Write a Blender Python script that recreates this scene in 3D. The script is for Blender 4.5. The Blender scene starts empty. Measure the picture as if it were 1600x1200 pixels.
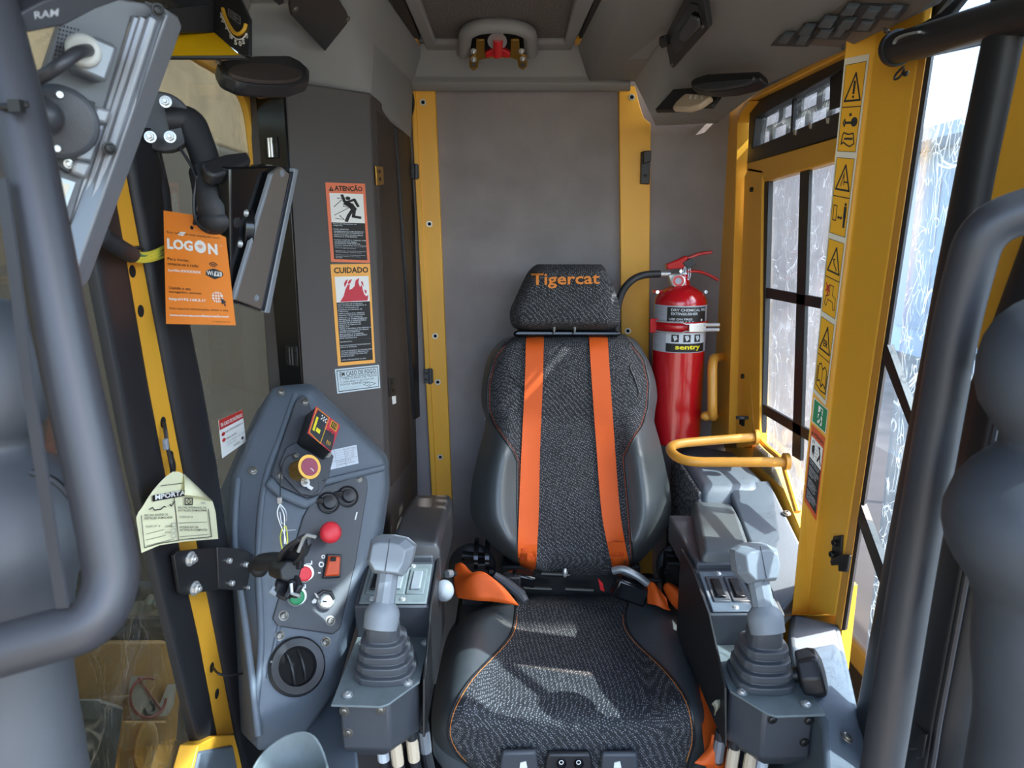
import bpy, bmesh, math, random
from mathutils import Vector as V, Matrix, Quaternion
random.seed(7)
SC = bpy.context.scene
COL = SC.collection

# ------------------------------------------------------------------ camera, sky, sun, exposure
PITCH = math.radians(11.5)
FPX = 1110.0
EYE = V((0, 0, 1.35))
cam = bpy.data.cameras.new('camera')
cam.sensor_width = 36
cam.lens = FPX / 1600 * 36
cam.clip_start = 0.02
cam.dof.use_dof = True
cam.dof.focus_distance = 1.45
cam.dof.aperture_fstop = 9
camo = bpy.data.objects.new('camera', cam)
COL.objects.link(camo)
camo.location = EYE
camo.rotation_euler = (math.radians(90) - PITCH, 0, 0)
SC.camera = camo

SUN_DIR = V((0.6710, -0.1798, 0.7193)).normalized()
world = bpy.data.worlds.new('world')
SC.world = world
world.use_nodes = True
wn = world.node_tree
bg = wn.nodes['Background']
sky = wn.nodes.new('ShaderNodeTexSky')
sky.sky_type = 'NISHITA'
sky.sun_disc = False
sky.sun_elevation = math.asin(SUN_DIR.z)
sky.sun_rotation = math.atan2(SUN_DIR.x, SUN_DIR.y)
sky.air_density = 1.0
sky.dust_density = 2.5
wn.links.new(sky.outputs[0], bg.inputs[0])
bg.inputs[1].default_value = 0.42
sun = bpy.data.lights.new('sun', 'SUN')
sun.energy = 6.0
sun.angle = math.radians(0.6)
sun.color = (1.0, 0.93, 0.82)
suno = bpy.data.objects.new('sun', sun)
COL.objects.link(suno)
suno.rotation_euler = SUN_DIR.to_track_quat('Z', 'Y').to_euler()
SC.view_settings.view_transform = 'Standard'
SC.view_settings.look = 'None'
SC.view_settings.gamma = 1
SC.view_settings.use_curve_mapping = False
SC.view_settings.exposure = 1.7
SC.cycles.max_bounces = 8
SC.cycles.diffuse_bounces = 5
SC.cycles.transparent_max_bounces = 12
SC.cycles.caustics_reflective = False
SC.cycles.caustics_refractive = False

# ------------------------------------------------------------------ geometry helpers
FW = V((0, math.cos(PITCH), -math.sin(PITCH)))
UP = V((0, math.sin(PITCH), math.cos(PITCH)))
RT = V((1, 0, 0))
def ray(x, y): return FW + RT * ((x - 800) / FPX) + UP * ((600 - y) / FPX)
def D(x, y, d): return EYE + ray(x, y) * d
def pl3(a, b, c): return (a, (b - a).cross(c - a).normalized())
def plx(x): return (V((x, 0, 0)), V((1, 0, 0)))
def ply(y): return (V((0, y, 0)), V((0, 1, 0)))
def plz(z): return (V((0, 0, z)), V((0, 0, 1)))
def on(x, y, pl, lift=0.0):
    r = ray(x, y)
    q = pl[0] + nrm(pl) * lift if lift else pl[0]
    return EYE + r * ((q - EYE).dot(pl[1]) / r.dot(pl[1]))
def nrm(pl):                                   # plane normal on the eye's side
    n = pl[1]
    return n if n.dot(EYE - pl[0]) > 0 else -n
def sides(pts, axis): return [((pts[min(i + 1, len(pts) - 1)] - pts[max(i - 1, 0)]).cross(axis)).normalized() for i in range(len(pts))]
def spline(pts, n=8, closed=False):
    out = []
    m = len(pts)
    for i in range(m if closed else m - 1):
        p0 = pts[(i - 1) % m] if (closed or i > 0) else pts[0]
        p1, p2 = pts[i], pts[(i + 1) % m]
        p3 = pts[(i + 2) % m] if (closed or i + 2 < m) else pts[-1]
        for k in range(n):
            t = k / n
            out.append(0.5 * ((2 * p1) + (p2 - p0) * t + (2 * p0 - 5 * p1 + 4 * p2 - p3) * t * t + (3 * p1 - p0 - 3 * p2 + p3) * t ** 3))
    if not closed: out.append(pts[-1].copy())
    return out
def frame(n):
    n = n.normalized()
    a = V((0, 0, 1)) if abs(n.z) < 0.9 else V((1, 0, 0))
    u = a.cross(n).normalized()
    return u, n.cross(u).normalized(), n
def filletpath(pts, r, k=6):                   # polyline with rounded corners
    out = [pts[0]]
    for a, b, c in zip(pts, pts[1:], pts[2:]):
        e0, e1 = (a - b), (c - b)
        rr = min(r, e0.length * .48, e1.length * .48)
        p, q = b + e0.normalized() * rr, b + e1.normalized() * rr
        for i in range(k + 1):
            t = i / k
            out.append(p * (1 - t) ** 2 + b * 2 * t * (1 - t) + q * t * t)
    out.append(pts[-1])
    return out

WL = {}
def world_loc(o): return WL.get(o.name, V((0, 0, 0)))
def tag(o, label=None, cat=None, group=None, kind=None):
    if label: o['label'] = label
    if cat: o['category'] = cat
    if group: o['group'] = group
    if kind: o['kind'] = kind
    return o
def thing(name, label, cat, loc, group=None, kind=None):
    o = bpy.data.objects.new(name, None)
    o.empty_display_size = .02
    COL.objects.link(o)
    o.location = loc
    WL[o.name] = V(loc)
    return tag(o, label, cat, group, kind)
def place(o, loc, parent):
    COL.objects.link(o)
    WL[o.name] = V(loc)
    o.parent = parent
    o.location = V(loc) - (world_loc(parent) if parent else V((0, 0, 0)))

class B:
    def __init__(self): self.bm = bmesh.new()
    def face(self, pts):
        return self.bm.faces.new([self.bm.verts.new(p) for p in pts])
    def slab(self, pts, vec):
        a = [self.bm.verts.new(p) for p in pts]
        b = [self.bm.verts.new(p + vec) for p in pts]
        n = len(a)
        self.bm.faces.new(a); self.bm.faces.new(b[::-1])
        for i in range(n):
            self.bm.faces.new((a[i], b[i], b[(i + 1) % n], a[(i + 1) % n]))
        return self
    def px(self, pts, pl, thick, lift=0.0):    # outline seen on plane pl, thickness going away from the eye
        n = nrm(pl)
        return self.slab([on(x, y, pl, lift) for x, y in pts], -n * thick)
    def box(self, c, h, rot=None):
        vs = []
        for i in (-1, 1):
            for j in (-1, 1):
                for k in (-1, 1):
                    p = V((i * h[0], j * h[1], k * h[2]))
                    if rot is not None: p = rot @ p
                    vs.append(self.bm.verts.new(V(c) + p))
        for f in ((0, 1, 3, 2), (4, 6, 7, 5), (0, 4, 5, 1), (2, 3, 7, 6), (0, 2, 6, 4), (1, 5, 7, 3)):
            self.bm.faces.new([vs[i] for i in f])
        return self
    def loft(self, rings, cap=True, closed=True):
        rv = [[self.bm.verts.new(p) for p in r] for r in rings]
        n = len(rings[0])
        for a, b in zip(rv, rv[1:]):
            for i in range(n if closed else n - 1):
                j = (i + 1) % n
                self.bm.faces.new((a[i], a[j], b[j], b[i]))
        if cap and closed:
            self.bm.faces.new(rv[0][::-1]); self.bm.faces.new(rv[-1])
        return self
    def cyl(self, p0, p1, r0, r1=None, seg=16):
        r1 = r0 if r1 is None else r1
        u, v, _ = frame(p1 - p0)
        def ring(p, r): return [p + (u * math.cos(2 * math.pi * i / seg) + v * math.sin(2 * math.pi * i / seg)) * r for i in range(seg)]
        return self.loft([ring(p0, r0), ring(p1, r1)])
    def lathe(self, o, axis, prof, seg=24, cap=True):
        u, v, n = frame(axis)
        rings = [[o + n * h + (u * math.cos(2 * math.pi * i / seg) + v * math.sin(2 * math.pi * i / seg)) * max(r, 1e-5) for i in range(seg)] for r, h in prof]
        return self.loft(rings, cap)
    def tube(self, pts, r, seg=10, cap=True):
        rs = r if isinstance(r, (list, tuple)) else [r] * len(pts)
        t = (pts[1] - pts[0]).normalized()
        u, v, _ = frame(t)
        rings = []
        for i, p in enumerate(pts):
            a = pts[max(i - 1, 0)]; b = pts[min(i + 1, len(pts) - 1)]
            t2 = (b - a).normalized()
            q = t.rotation_difference(t2)
            u = q @ u; t = t2
            v = t.cross(u)
            rings.append([p + (u * math.cos(2 * math.pi * k / seg) + v * math.sin(2 * math.pi * k / seg)) * rs[i] for k in range(seg)])
        return self.loft(rings, cap)
    def ribbon(self, pts, side, w, th):        # flat strap along pts, width along side, thickness th
        rings = []
        for i, p in enumerate(pts):
            a = pts[max(i - 1, 0)]; b = pts[min(i + 1, len(pts) - 1)]
            t = (b - a).normalized()
            s = side[i] if isinstance(side, list) else side
            s = (s - t * s.dot(t)).normalized()
            n = t.cross(s)
            rings.append([p + s * w / 2 + n * th / 2, p - s * w / 2 + n * th / 2, p - s * w / 2 - n * th / 2, p + s * w / 2 - n * th / 2])
        return self.loft(rings)
    def ell(self, c, rx, ry, rz, rot=None, u=16, v=10):
        rings = []
        for j in range(1, v):
            th = math.pi * j / v
            r = []
            for i in range(u):
                ph = 2 * math.pi * i / u
                p = V((rx * math.sin(th) * math.cos(ph), ry * math.sin(th) * math.sin(ph), rz * math.cos(th)))
                r.append(V(c) + (rot @ p if rot is not None else p))
            rings.append(r)
        return self.loft(rings)
    def grid(self, rows):
        return self.loft(rows, cap=False, closed=False)
    def done(self, name, mat, parent=None, label=None, cat=None, group=None, kind=None, bevel=0.0, seg=2, sm=35, solid=0.0, sub=0):
        bm = self.bm
        bmesh.ops.remove_doubles(bm, verts=bm.verts, dist=1e-6)
        bmesh.ops.recalc_face_normals(bm, faces=bm.faces)
        vs = [v.co for v in bm.verts]
        lo = V((min(v.x for v in vs), min(v.y for v in vs), min(v.z for v in vs)))
        hi = V((max(v.x for v in vs), max(v.y for v in vs), max(v.z for v in vs)))
        org = V(((lo.x + hi.x) / 2, (lo.y + hi.y) / 2, lo.z))
        for v in bm.verts: v.co -= org
        me = bpy.data.meshes.new(name)
        for f in bm.faces: f.smooth = True
        bm.to_mesh(me); bm.free()
        me.set_sharp_from_angle(angle=math.radians(sm))
        me.materials.append(M[mat] if isinstance(mat, str) else mat)
        o = bpy.data.objects.new(name, me)
        place(o, org, parent)
        if solid:
            s = o.modifiers.new('solid', 'SOLIDIFY'); s.thickness = solid; s.offset = 0
        if bevel:
            m = o.modifiers.new('bevel', 'BEVEL'); m.width = bevel; m.segments = seg; m.limit_method = 'ANGLE'; m.angle_limit = math.radians(28)
            m.harden_normals = False
        if sub:
            s = o.modifiers.new('sub', 'SUBSURF'); s.levels = s.render_levels = sub
        return tag(o, label, cat, group, kind)

# small repeated fixings share their mesh
_fix = {}
def _fixmesh(kind, mat):
    key = (kind, mat)
    if key in _fix: return _fix[key]
    b = B()
    z = V((0, 0, 1)); o = V((0, 0, 0))
    if kind == 'screw':        # socket head button screw on a washer, unit radius
        b.lathe(o, z, [(1.35, -.2), (1.35, .12), (1.0, .16), (.95, .5), (.6, .72), (.38, .72), (.34, .4), (0, .4)], 12)
    elif kind == 'nut':        # hex nut on a washer with a stud
        b.lathe(o, z, [(1.5, -.2), (1.5, .2), (1.1, .22)], 18)
        b.lathe(o, z, [(1.1, .1), (1.1, .8), (.95, .95), (.6, .95)], 6)
        b.lathe(o, z, [(.6, .5), (.6, 1.35), (.45, 1.5), (0, 1.5)], 10)
    elif kind == 'cap':        # cap screw
        b.lathe(o, z, [(1.0, -.2), (1.0, .9), (.85, 1.05), (.5, 1.05), (.48, .6), (0, .6)], 12)
    elif kind == 'bushing':    # eyelet ring
        b.lathe(o, z, [(1.0, -.2), (1.0, .15), (.9, .3), (.62, .3), (.55, -.1)], 16, cap=False)
    elif kind == 'hole':
        b.lathe(o, z, [(1.0, -.2), (1.0, .02), (.0, .02)], 18)
    bm = b.bm
    bmesh.ops.remove_doubles(bm, verts=bm.verts, dist=1e-6)
    bmesh.ops.recalc_face_normals(bm, faces=bm.faces)
    me = bpy.data.meshes.new(kind)
    for f in bm.faces: f.smooth = True
    bm.to_mesh(me); bm.free()
    me.set_sharp_from_angle(angle=math.radians(35))
    me.materials.append(M[mat])
    _fix[key] = me
    return me
def fix(kind, p, n, r, parent, mat='screw', name=None):
    o = bpy.data.objects.new(name or {'cap': 'screw', 'nut': 'nut'}.get(kind, kind), _fixmesh(kind, mat))
    place(o, p, parent)
    o.rotation_euler = n.to_track_quat('Z', 'Y').to_euler()
    o.scale = (r, r, r)
    return o
def bushing(p, n, r, parent):
    o = fix('bushing', p, n, r, parent, 'zinc')
    fix('hole', p - n * .0002, n, r * .6, o, 'black_hole').scale = (.6, .6, .6)
    h = o.children[0]; h.location = (0, 0, 0); h.rotation_euler = (0, 0, 0)
    return o

# ------------------------------------------------------------------ writing
_txt = {}
def text_mesh(body, bold=0.0):
    key = (body, bold)
    if key not in _txt:
        c = bpy.data.curves.new('t', 'FONT')
        c.body = body; c.resolution_u = 2; c.offset = bold; c.fill_mode = 'FRONT'
        o = bpy.data.objects.new('t', c)
        COL.objects.link(o)
        me = o.to_mesh()
        vs = [(v.co.x, v.co.y) for v in me.vertices]
        fs = [tuple(p.vertices) for p in me.polygons]
        o.to_mesh_clear()
        bpy.data.objects.remove(o); bpy.data.curves.remove(c)
        x0, x1 = min(v[0] for v in vs), max(v[0] for v in vs)
        y0, y1 = min(v[1] for v in vs), max(v[1] for v in vs)
        _txt[key] = ([((x - x0) / max(x1 - x0, 1e-6), (y - y0) / max(y1 - y0, 1e-6)) for x, y in vs], fs, (x1 - x0) / max(y1 - y0, 1e-6))
    return _txt[key]

class Print:
    """flat print laid on a quad: u to the right, v downward, both 0..1"""
    def __init__(self, parent, tl, tr, br, bl, step=.0004, warp=None):
        self.q = (tl, tr, br, bl); self.parent = parent; self.step = step
        n = (tr - tl).cross(bl - tl).normalized()
        self.n = n if n.dot(EYE - tl) > 0 else -n
        self.warp = warp
        self.acc = {}
    def P(self, u, v, layer=1):
        if self.warp: return self.warp(u, v) + self.n * self.step * layer
        tl, tr, br, bl = self.q
        return (tl * (1 - u) + tr * u) * (1 - v) + (bl * (1 - u) + br * u) * v + self.n * self.step * layer
    def _b(self, part, mat): return self.acc.setdefault((part, mat), B())
    def poly(self, part, mat, uv, layer=1):
        self._b(part, mat).face([self.P(u, v, layer) for u, v in uv]); return self
    def rect(self, part, mat, u0, v0, u1, v1, layer=1):
        return self.poly(part, mat, [(u0, v0), (u1, v0), (u1, v1), (u0, v1)], layer)
    def outline(self, part, mat, u0, v0, u1, v1, wu, wv, layer=1):
        for a in ((u0, v0, u1, v0 + wv), (u0, v1 - wv, u1, v1), (u0, v0 + wv, u0 + wu, v1 - wv), (u1 - wu, v0 + wv, u1, v1 - wv)):
            self.rect(part, mat, *a, layer=layer)
        return self
    def line(self, part, mat, pts, w, layer=1, asp=1.0):   # asp: width / height of the quad
        for (a, b), (c, d) in zip(pts, pts[1:]):
            dx, dy = (c - a) * asp, d - b
            L = math.hypot(dx, dy) or 1e-6
            ox, oy = -dy / L * w / 2 / asp, dx / L * w / 2
            ex, ey = dx / L * w * .35 / asp, dy / L * w * .35
            self.poly(part, mat, [(a + ox - ex, b + oy - ey), (c + ox + ex, d + oy + ey), (c - ox + ex, d - oy + ey), (a - ox - ex, b - oy - ey)], layer)
        return self
    def disc(self, part, mat, u, v, r, layer=1, asp=1.0, n=16, ry=None):
        return self.poly(part, mat, [(u + r / asp * math.cos(2 * math.pi * i / n), v + (ry or r) * math.sin(2 * math.pi * i / n)) for i in range(n)], layer)
    def text(self, body, mat, u0, v0, u1, v1, layer=2, bold=0.0, part='lettering', skew=0.0):
        vs, fs, _ = text_mesh(body, bold)
        b = self._b(part, mat)
        bv = [b.bm.verts.new(self.P(u0 + (u1 - u0) * x + skew * y, v1 - (v1 - v0) * y, layer)) for x, y in vs]
        for f in fs:
            try: b.bm.faces.new([bv[i] for i in f])
            except ValueError: pass
        return self
    def lines(self, rows, mat, u0, v0, u1, v1, layer=2, bold=0.0, fill=.7, maxlen=None, part='lettering'):
        m = maxlen or max(len(r) for r in rows)
        h = (v1 - v0) / len(rows)
        for i, r in enumerate(rows):
            if r.strip():
                self.text(r, mat, u0, v0 + i * h, u0 + (u1 - u0) * len(r) / m, v0 + i * h + h * fill, layer, bold, part)
        return self
    def done(self):
        for (part, mat), b in self.acc.items():
            bm = b.bm
            me = bpy.data.meshes.new(part)
            vs = [v.co for v in bm.verts]
            org = sum(vs, V((0, 0, 0))) / len(vs)
            for v in bm.verts: v.co -= org
            bm.to_mesh(me); bm.free()
            me.materials.append(M[mat])
            o = bpy.data.objects.new(part, me)
            place(o, org, self.parent)

def decal(name, label, corners, mat, th=.0006, cat='sticker', group=None, parent=None):
    """flat sheet; returns the sheet and a Print on it"""
    tl, tr, br, bl = corners
    n = (tr - tl).cross(bl - tl).normalized()
    if n.dot(EYE - tl) < 0: n = -n
    br = br - n * (br - tl).dot(n)
    o = B().slab([tl + n * th, tr + n * th, br + n * th, bl + n * th], -n * th).done(name, mat, parent, label, cat, group)
    return o, Print(o, tl + n * th, tr + n * th, br + n * th, bl + n * th)

# ------------------------------------------------------------------ materials
M = {}
def lin(h):
    h = h.lstrip('#')
    c = [int(h[i:i + 2], 16) / 255 for i in (0, 2, 4)]
    return tuple(x / 12.92 if x <= .04045 else ((x + .055) / 1.055) ** 2.4 for x in c) + (1,)
def mat(name, col, rough=.5, metal=0.0, bump=0.0, bscale=400, var=0.0, vscale=30, spec=.5, coat=0.0, emit=None):
    m = bpy.data.materials.new(name)
    m.use_nodes = True
    nt = m.node_tree; p = nt.nodes['Principled BSDF']
    c = lin(col) if isinstance(col, str) else col
    p.inputs['Base Color'].default_value = c
    p.inputs['Roughness'].default_value = rough
    p.inputs['Metallic'].default_value = metal
    p.inputs['Specular IOR Level'].default_value = spec
    p.inputs['Coat Weight'].default_value = coat
    p.inputs['Coat Roughness'].default_value = .15
    if bump or var:
        tc = nt.nodes.new('ShaderNodeTexCoord')
    if bump:
        nz = nt.nodes.new('ShaderNodeTexNoise'); nz.inputs['Scale'].default_value = bscale; nz.inputs['Detail'].default_value = 3
        bp = nt.nodes.new('ShaderNodeBump'); bp.inputs['Strength'].default_value = bump; bp.inputs['Distance'].default_value = .001
        nt.links.new(tc.outputs['Object'], nz.inputs['Vector'])
        nt.links.new(nz.outputs[0], bp.inputs['Height']); nt.links.new(bp.outputs[0], p.inputs['Normal'])
    if var:
        n2 = nt.nodes.new('ShaderNodeTexNoise'); n2.inputs['Scale'].default_value = vscale; n2.inputs['Detail'].default_value = 5
        rp = nt.nodes.new('ShaderNodeValToRGB')
        rp.color_ramp.elements[0].position = .3; rp.color_ramp.elements[1].position = .7
        rp.color_ramp.elements[0].color = tuple(x * (1 - var) for x in c[:3]) + (1,)
        rp.color_ramp.elements[1].color = tuple(min(1, x * (1 + var)) for x in c[:3]) + (1,)
        nt.links.new(tc.outputs['Object'], n2.inputs['Vector'])
        nt.links.new(n2.outputs[0], rp.inputs[0]); nt.links.new(rp.outputs[0], p.inputs['Base Color'])
    M[name] = m
    return m
mat('yellow', '#edb03a', .38, bump=.25, bscale=260, spec=.5)
mat('yellow_plain', '#e2a632', .4)
mat('rail_yellow', '#d2953a', .35, bump=.1, bscale=200)
mat('headliner', '#8b8c8d', .75, bump=.25, bscale=900)
mat('grey_plastic', '#59626c', .45, bump=.5, bscale=900)
mat('dark_plastic', '#404349', .45, bump=.25, bscale=700)
mat('black_plastic', '#242427', .42)
mat('black_rubber', '#202125', .55, bump=.15, bscale=300)
mat('boot_rubber', '#4a4d52', .45, bump=.12, bscale=200)
mat('gloss_black', '#0f1013', .15)
mat('black_steel', '#191a1c', .45, bump=.1, bscale=300)
mat('deck_steel', '#6a7375', .5, bump=.15, bscale=300, var=.12, vscale=40)
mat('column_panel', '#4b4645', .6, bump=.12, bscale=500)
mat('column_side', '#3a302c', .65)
mat('seal_black', '#1b1c20', .5, bump=.08, bscale=200)
mat('machine_black', '#121110', .8)
mat('lit_haze_brown', '#4b4437', .8, var=.3, vscale=5)  # brown stands in for the lit, scratched haze high on the left pane
mat('tube_black', '#34353a', .42, bump=.08, bscale=300)
mat('monitor_grey', '#5f6267', .45)
mat('panel_brown', '#756c66', .6)
mat('pad_black', '#38383b', .4, bump=.15, bscale=60)
mat('bellows', '#3d4045', .55, bump=.2, bscale=120, var=.12, vscale=14)
mat('grip_grey', '#858b91', .5, bump=.08, bscale=500)
mat('silver', '#868b92', .38, metal=.5)
mat('alu', '#94979c', .4, metal=.4)
mat('zinc', '#d4d6d6', .3, metal=.7)
mat('screw', '#77746e', .35, metal=.7)
mat('dark_screw', '#2a2a2a', .4, metal=.4)
mat('satin_brown', '#6e665f', .35)
mat('brass', '#b08840', .35, metal=.8)
mat('black_hole', '#050505', .9)
mat('leather', '#4e5356', .36, bump=.25, bscale=500)
mat('belt', '#d2560f', .65, bump=.4, bscale=900)
mat('belt_dark', '#b84a12', .7)
mat('ext_red', '#b40f1a', .18, coat=.6)
mat('red', '#c8252b', .35)
mat('switch_red', '#d8303c', .45)
mat('orange_switch', '#c2481c', .45)
mat('green_button', '#16804f', .4)
mat('knob_magenta', '#8c2445', .4)
mat('white', '#e6e6e2', .6)
mat('grey_print', '#8d8f92', .6)
mat('black_print', '#171616', .6)
mat('sticker_orange', '#e0744e', .5)
mat('sticker_amber', '#eda94e', .5)
mat('tag_orange', '#e8842c', .5)
mat('tag_cream', '#e3e0ba', .7, var=.05, vscale=25)
mat('sticker_yellow', '#e2a416', .45)
mat('sticker_edge', '#d8d0bc', .5)
mat('sticker_red', '#c0283c', .5)
mat('pale_blue', '#c4d2d6', .5)
mat('label_white', '#c3cad2', .5)
mat('label_silver', '#a6abb6', .45)
mat('exit_green', '#0f7c4c', .5)
mat('orange_red', '#cf5426', .5)
mat('red_print', '#c13024', .5)
mat('dark_blue', '#20262f', .5)
mat('yellow_print', '#e6d81e', .5)
mat('orange_print', '#d9812f', .7, bump=.4, bscale=900)
mat('gauge_yellow', '#e0aa00', .4)
mat('wire_yellow', '#d8d64a', .4)
mat('wire_green', '#2f7a50', .4)
mat('wire_white', '#c9cbc8', .4)
mat('amber_oil', '#c89a2c', .3)
mat('lamp_cover', '#c9b8a0', .3)
mat('ball_white', '#8f949b', .35)
mat('machine_yellow', '#c8913a', .5, bump=.2, bscale=60, var=.25, vscale=9)
mat('machine_grey', '#4f5555', .5, var=.25, vscale=12)
mat('lit_scratch_olive', '#4d4638', .7, var=.4, vscale=6)  # olive stands in for the lit scratches on the left pane
mat('machine_dark', '#1e1c1a', .7, var=.4, vscale=8)
mat('machine_steel', '#8e8b78', .5, var=.2, vscale=20)
mat('faded_white', '#c9bfae', .6, var=.12, vscale=20)
mat('faded_red', '#a8483c', .6)
mat('ground', '#7a7266', .95, bump=.8, bscale=6, var=.25, vscale=2)
mat('building', '#b4c0cb', .8)
mat('building_roof', '#a9b0b6', .6)

def nodes(name):
    m = bpy.data.materials.new(name); m.use_nodes = True
    M[name] = m
    nt = m.node_tree
    return m, nt, nt.nodes['Principled BSDF']
def N(nt, t, **kw):
    n = nt.nodes.new(t)
    for k, v in kw.items():
        if k in n.inputs: n.inputs[k].default_value = v
        else: setattr(n, k, v)
    return n
# woven seat cloth: dark with pale flecks in rows
m, nt, p = nodes('seat_fabric')
tc = N(nt, 'ShaderNodeTexCoord')
mp = N(nt, 'ShaderNodeMapping'); mp.inputs['Scale'].default_value = (250, 250, 330); mp.inputs['Rotation'].default_value = (0, .5, .35)
vo = N(nt, 'ShaderNodeTexVoronoi', Scale=1.0, Randomness=.38)
rp = N(nt, 'ShaderNodeValToRGB')
rp.color_ramp.elements[0].position = .14; rp.color_ramp.elements[0].color = lin('#949498')
rp.color_ramp.elements[1].position = .40; rp.color_ramp.elements[1].color = lin('#303134')
nt.links.new(tc.outputs['Object'], mp.inputs[0]); nt.links.new(mp.outputs[0], vo.inputs['Vector'])
nt.links.new(vo.outputs['Distance'], rp.inputs[0]); nt.links.new(rp.outputs[0], p.inputs['Base Color'])
bp = N(nt, 'ShaderNodeBump', Strength=.8, Distance=.0015); bp.invert = True
nt.links.new(vo.outputs['Distance'], bp.inputs['Height']); nt.links.new(bp.outputs[0], p.inputs['Normal'])
p.inputs['Roughness'].default_value = .9; p.inputs['Specular IOR Level'].default_value = .2
# felt lining of the rear wall
m, nt, p = nodes('wall_felt')
tc = N(nt, 'ShaderNodeTexCoord')
n1 = N(nt, 'ShaderNodeTexNoise', Scale=9.0, Detail=4.0); n2 = N(nt, 'ShaderNodeTexNoise', Scale=700.0, Detail=2.0)
rp = N(nt, 'ShaderNodeValToRGB')
rp.color_ramp.elements[0].position = .35; rp.color_ramp.elements[0].color = lin('#8b8587')
rp.color_ramp.elements[1].position = .7; rp.color_ramp.elements[1].color = lin('#989294')
ad = N(nt, 'ShaderNodeMath', operation='MULTIPLY_ADD'); ad.inputs[1].default_value = .35
b1 = N(nt, 'ShaderNodeBump', Strength=.5, Distance=.004)
nt.links.new(tc.outputs['Object'], n1.inputs[0]); nt.links.new(tc.outputs['Object'], n2.inputs[0])
nt.links.new(n1.outputs[0], rp.inputs[0]); nt.links.new(rp.outputs[0], p.inputs['Base Color'])
nt.links.new(n2.outputs[0], ad.inputs[0]); nt.links.new(n1.outputs[0], ad.inputs[2])
nt.links.new(ad.outputs[0], b1.inputs['Height']); nt.links.new(b1.outputs[0], p.inputs['Normal'])
p.inputs['Roughness'].default_value = .95; p.inputs['Specular IOR Level'].default_value = .15
# hatch carpet
m, nt, p = nodes('carpet')
tc = N(nt, 'ShaderNodeTexCoord'); n2 = N(nt, 'ShaderNodeTexNoise', Scale=330.0, Detail=3.0)
rp = N(nt, 'ShaderNodeValToRGB')
rp.color_ramp.elements[0].position = .35; rp.color_ramp.elements[0].color = lin('#4c4644')
rp.color_ramp.elements[1].position = .68; rp.color_ramp.elements[1].color = lin('#85807c')
b1 = N(nt, 'ShaderNodeBump', Strength=.9, Distance=.003)
nt.links.new(tc.outputs['Object'], n2.inputs[0]); nt.links.new(n2.outputs[0], rp.inputs[0])
nt.links.new(rp.outputs[0], p.inputs['Base Color']); nt.links.new(n2.outputs[0], b1.inputs['Height']); nt.links.new(b1.outputs[0], p.inputs['Normal'])
p.inputs['Roughness'].default_value = .95
# speckled grey foam
m, nt, p = nodes('foam')
tc = N(nt, 'ShaderNodeTexCoord'); n2 = N(nt, 'ShaderNodeTexVoronoi', Scale=110.0)
rp = N(nt, 'ShaderNodeValToRGB')
rp.color_ramp.elements[0].color = lin('#a3a3a6'); rp.color_ramp.elements[1].color = lin('#3f4046'); rp.color_ramp.elements[1].position = .6
nt.links.new(tc.outputs['Object'], n2.inputs['Vector']); nt.links.new(n2.outputs['Distance'], rp.inputs[0]); nt.links.new(rp.outputs[0], p.inputs['Base Color'])
p.inputs['Roughness'].default_value = .9
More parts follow.
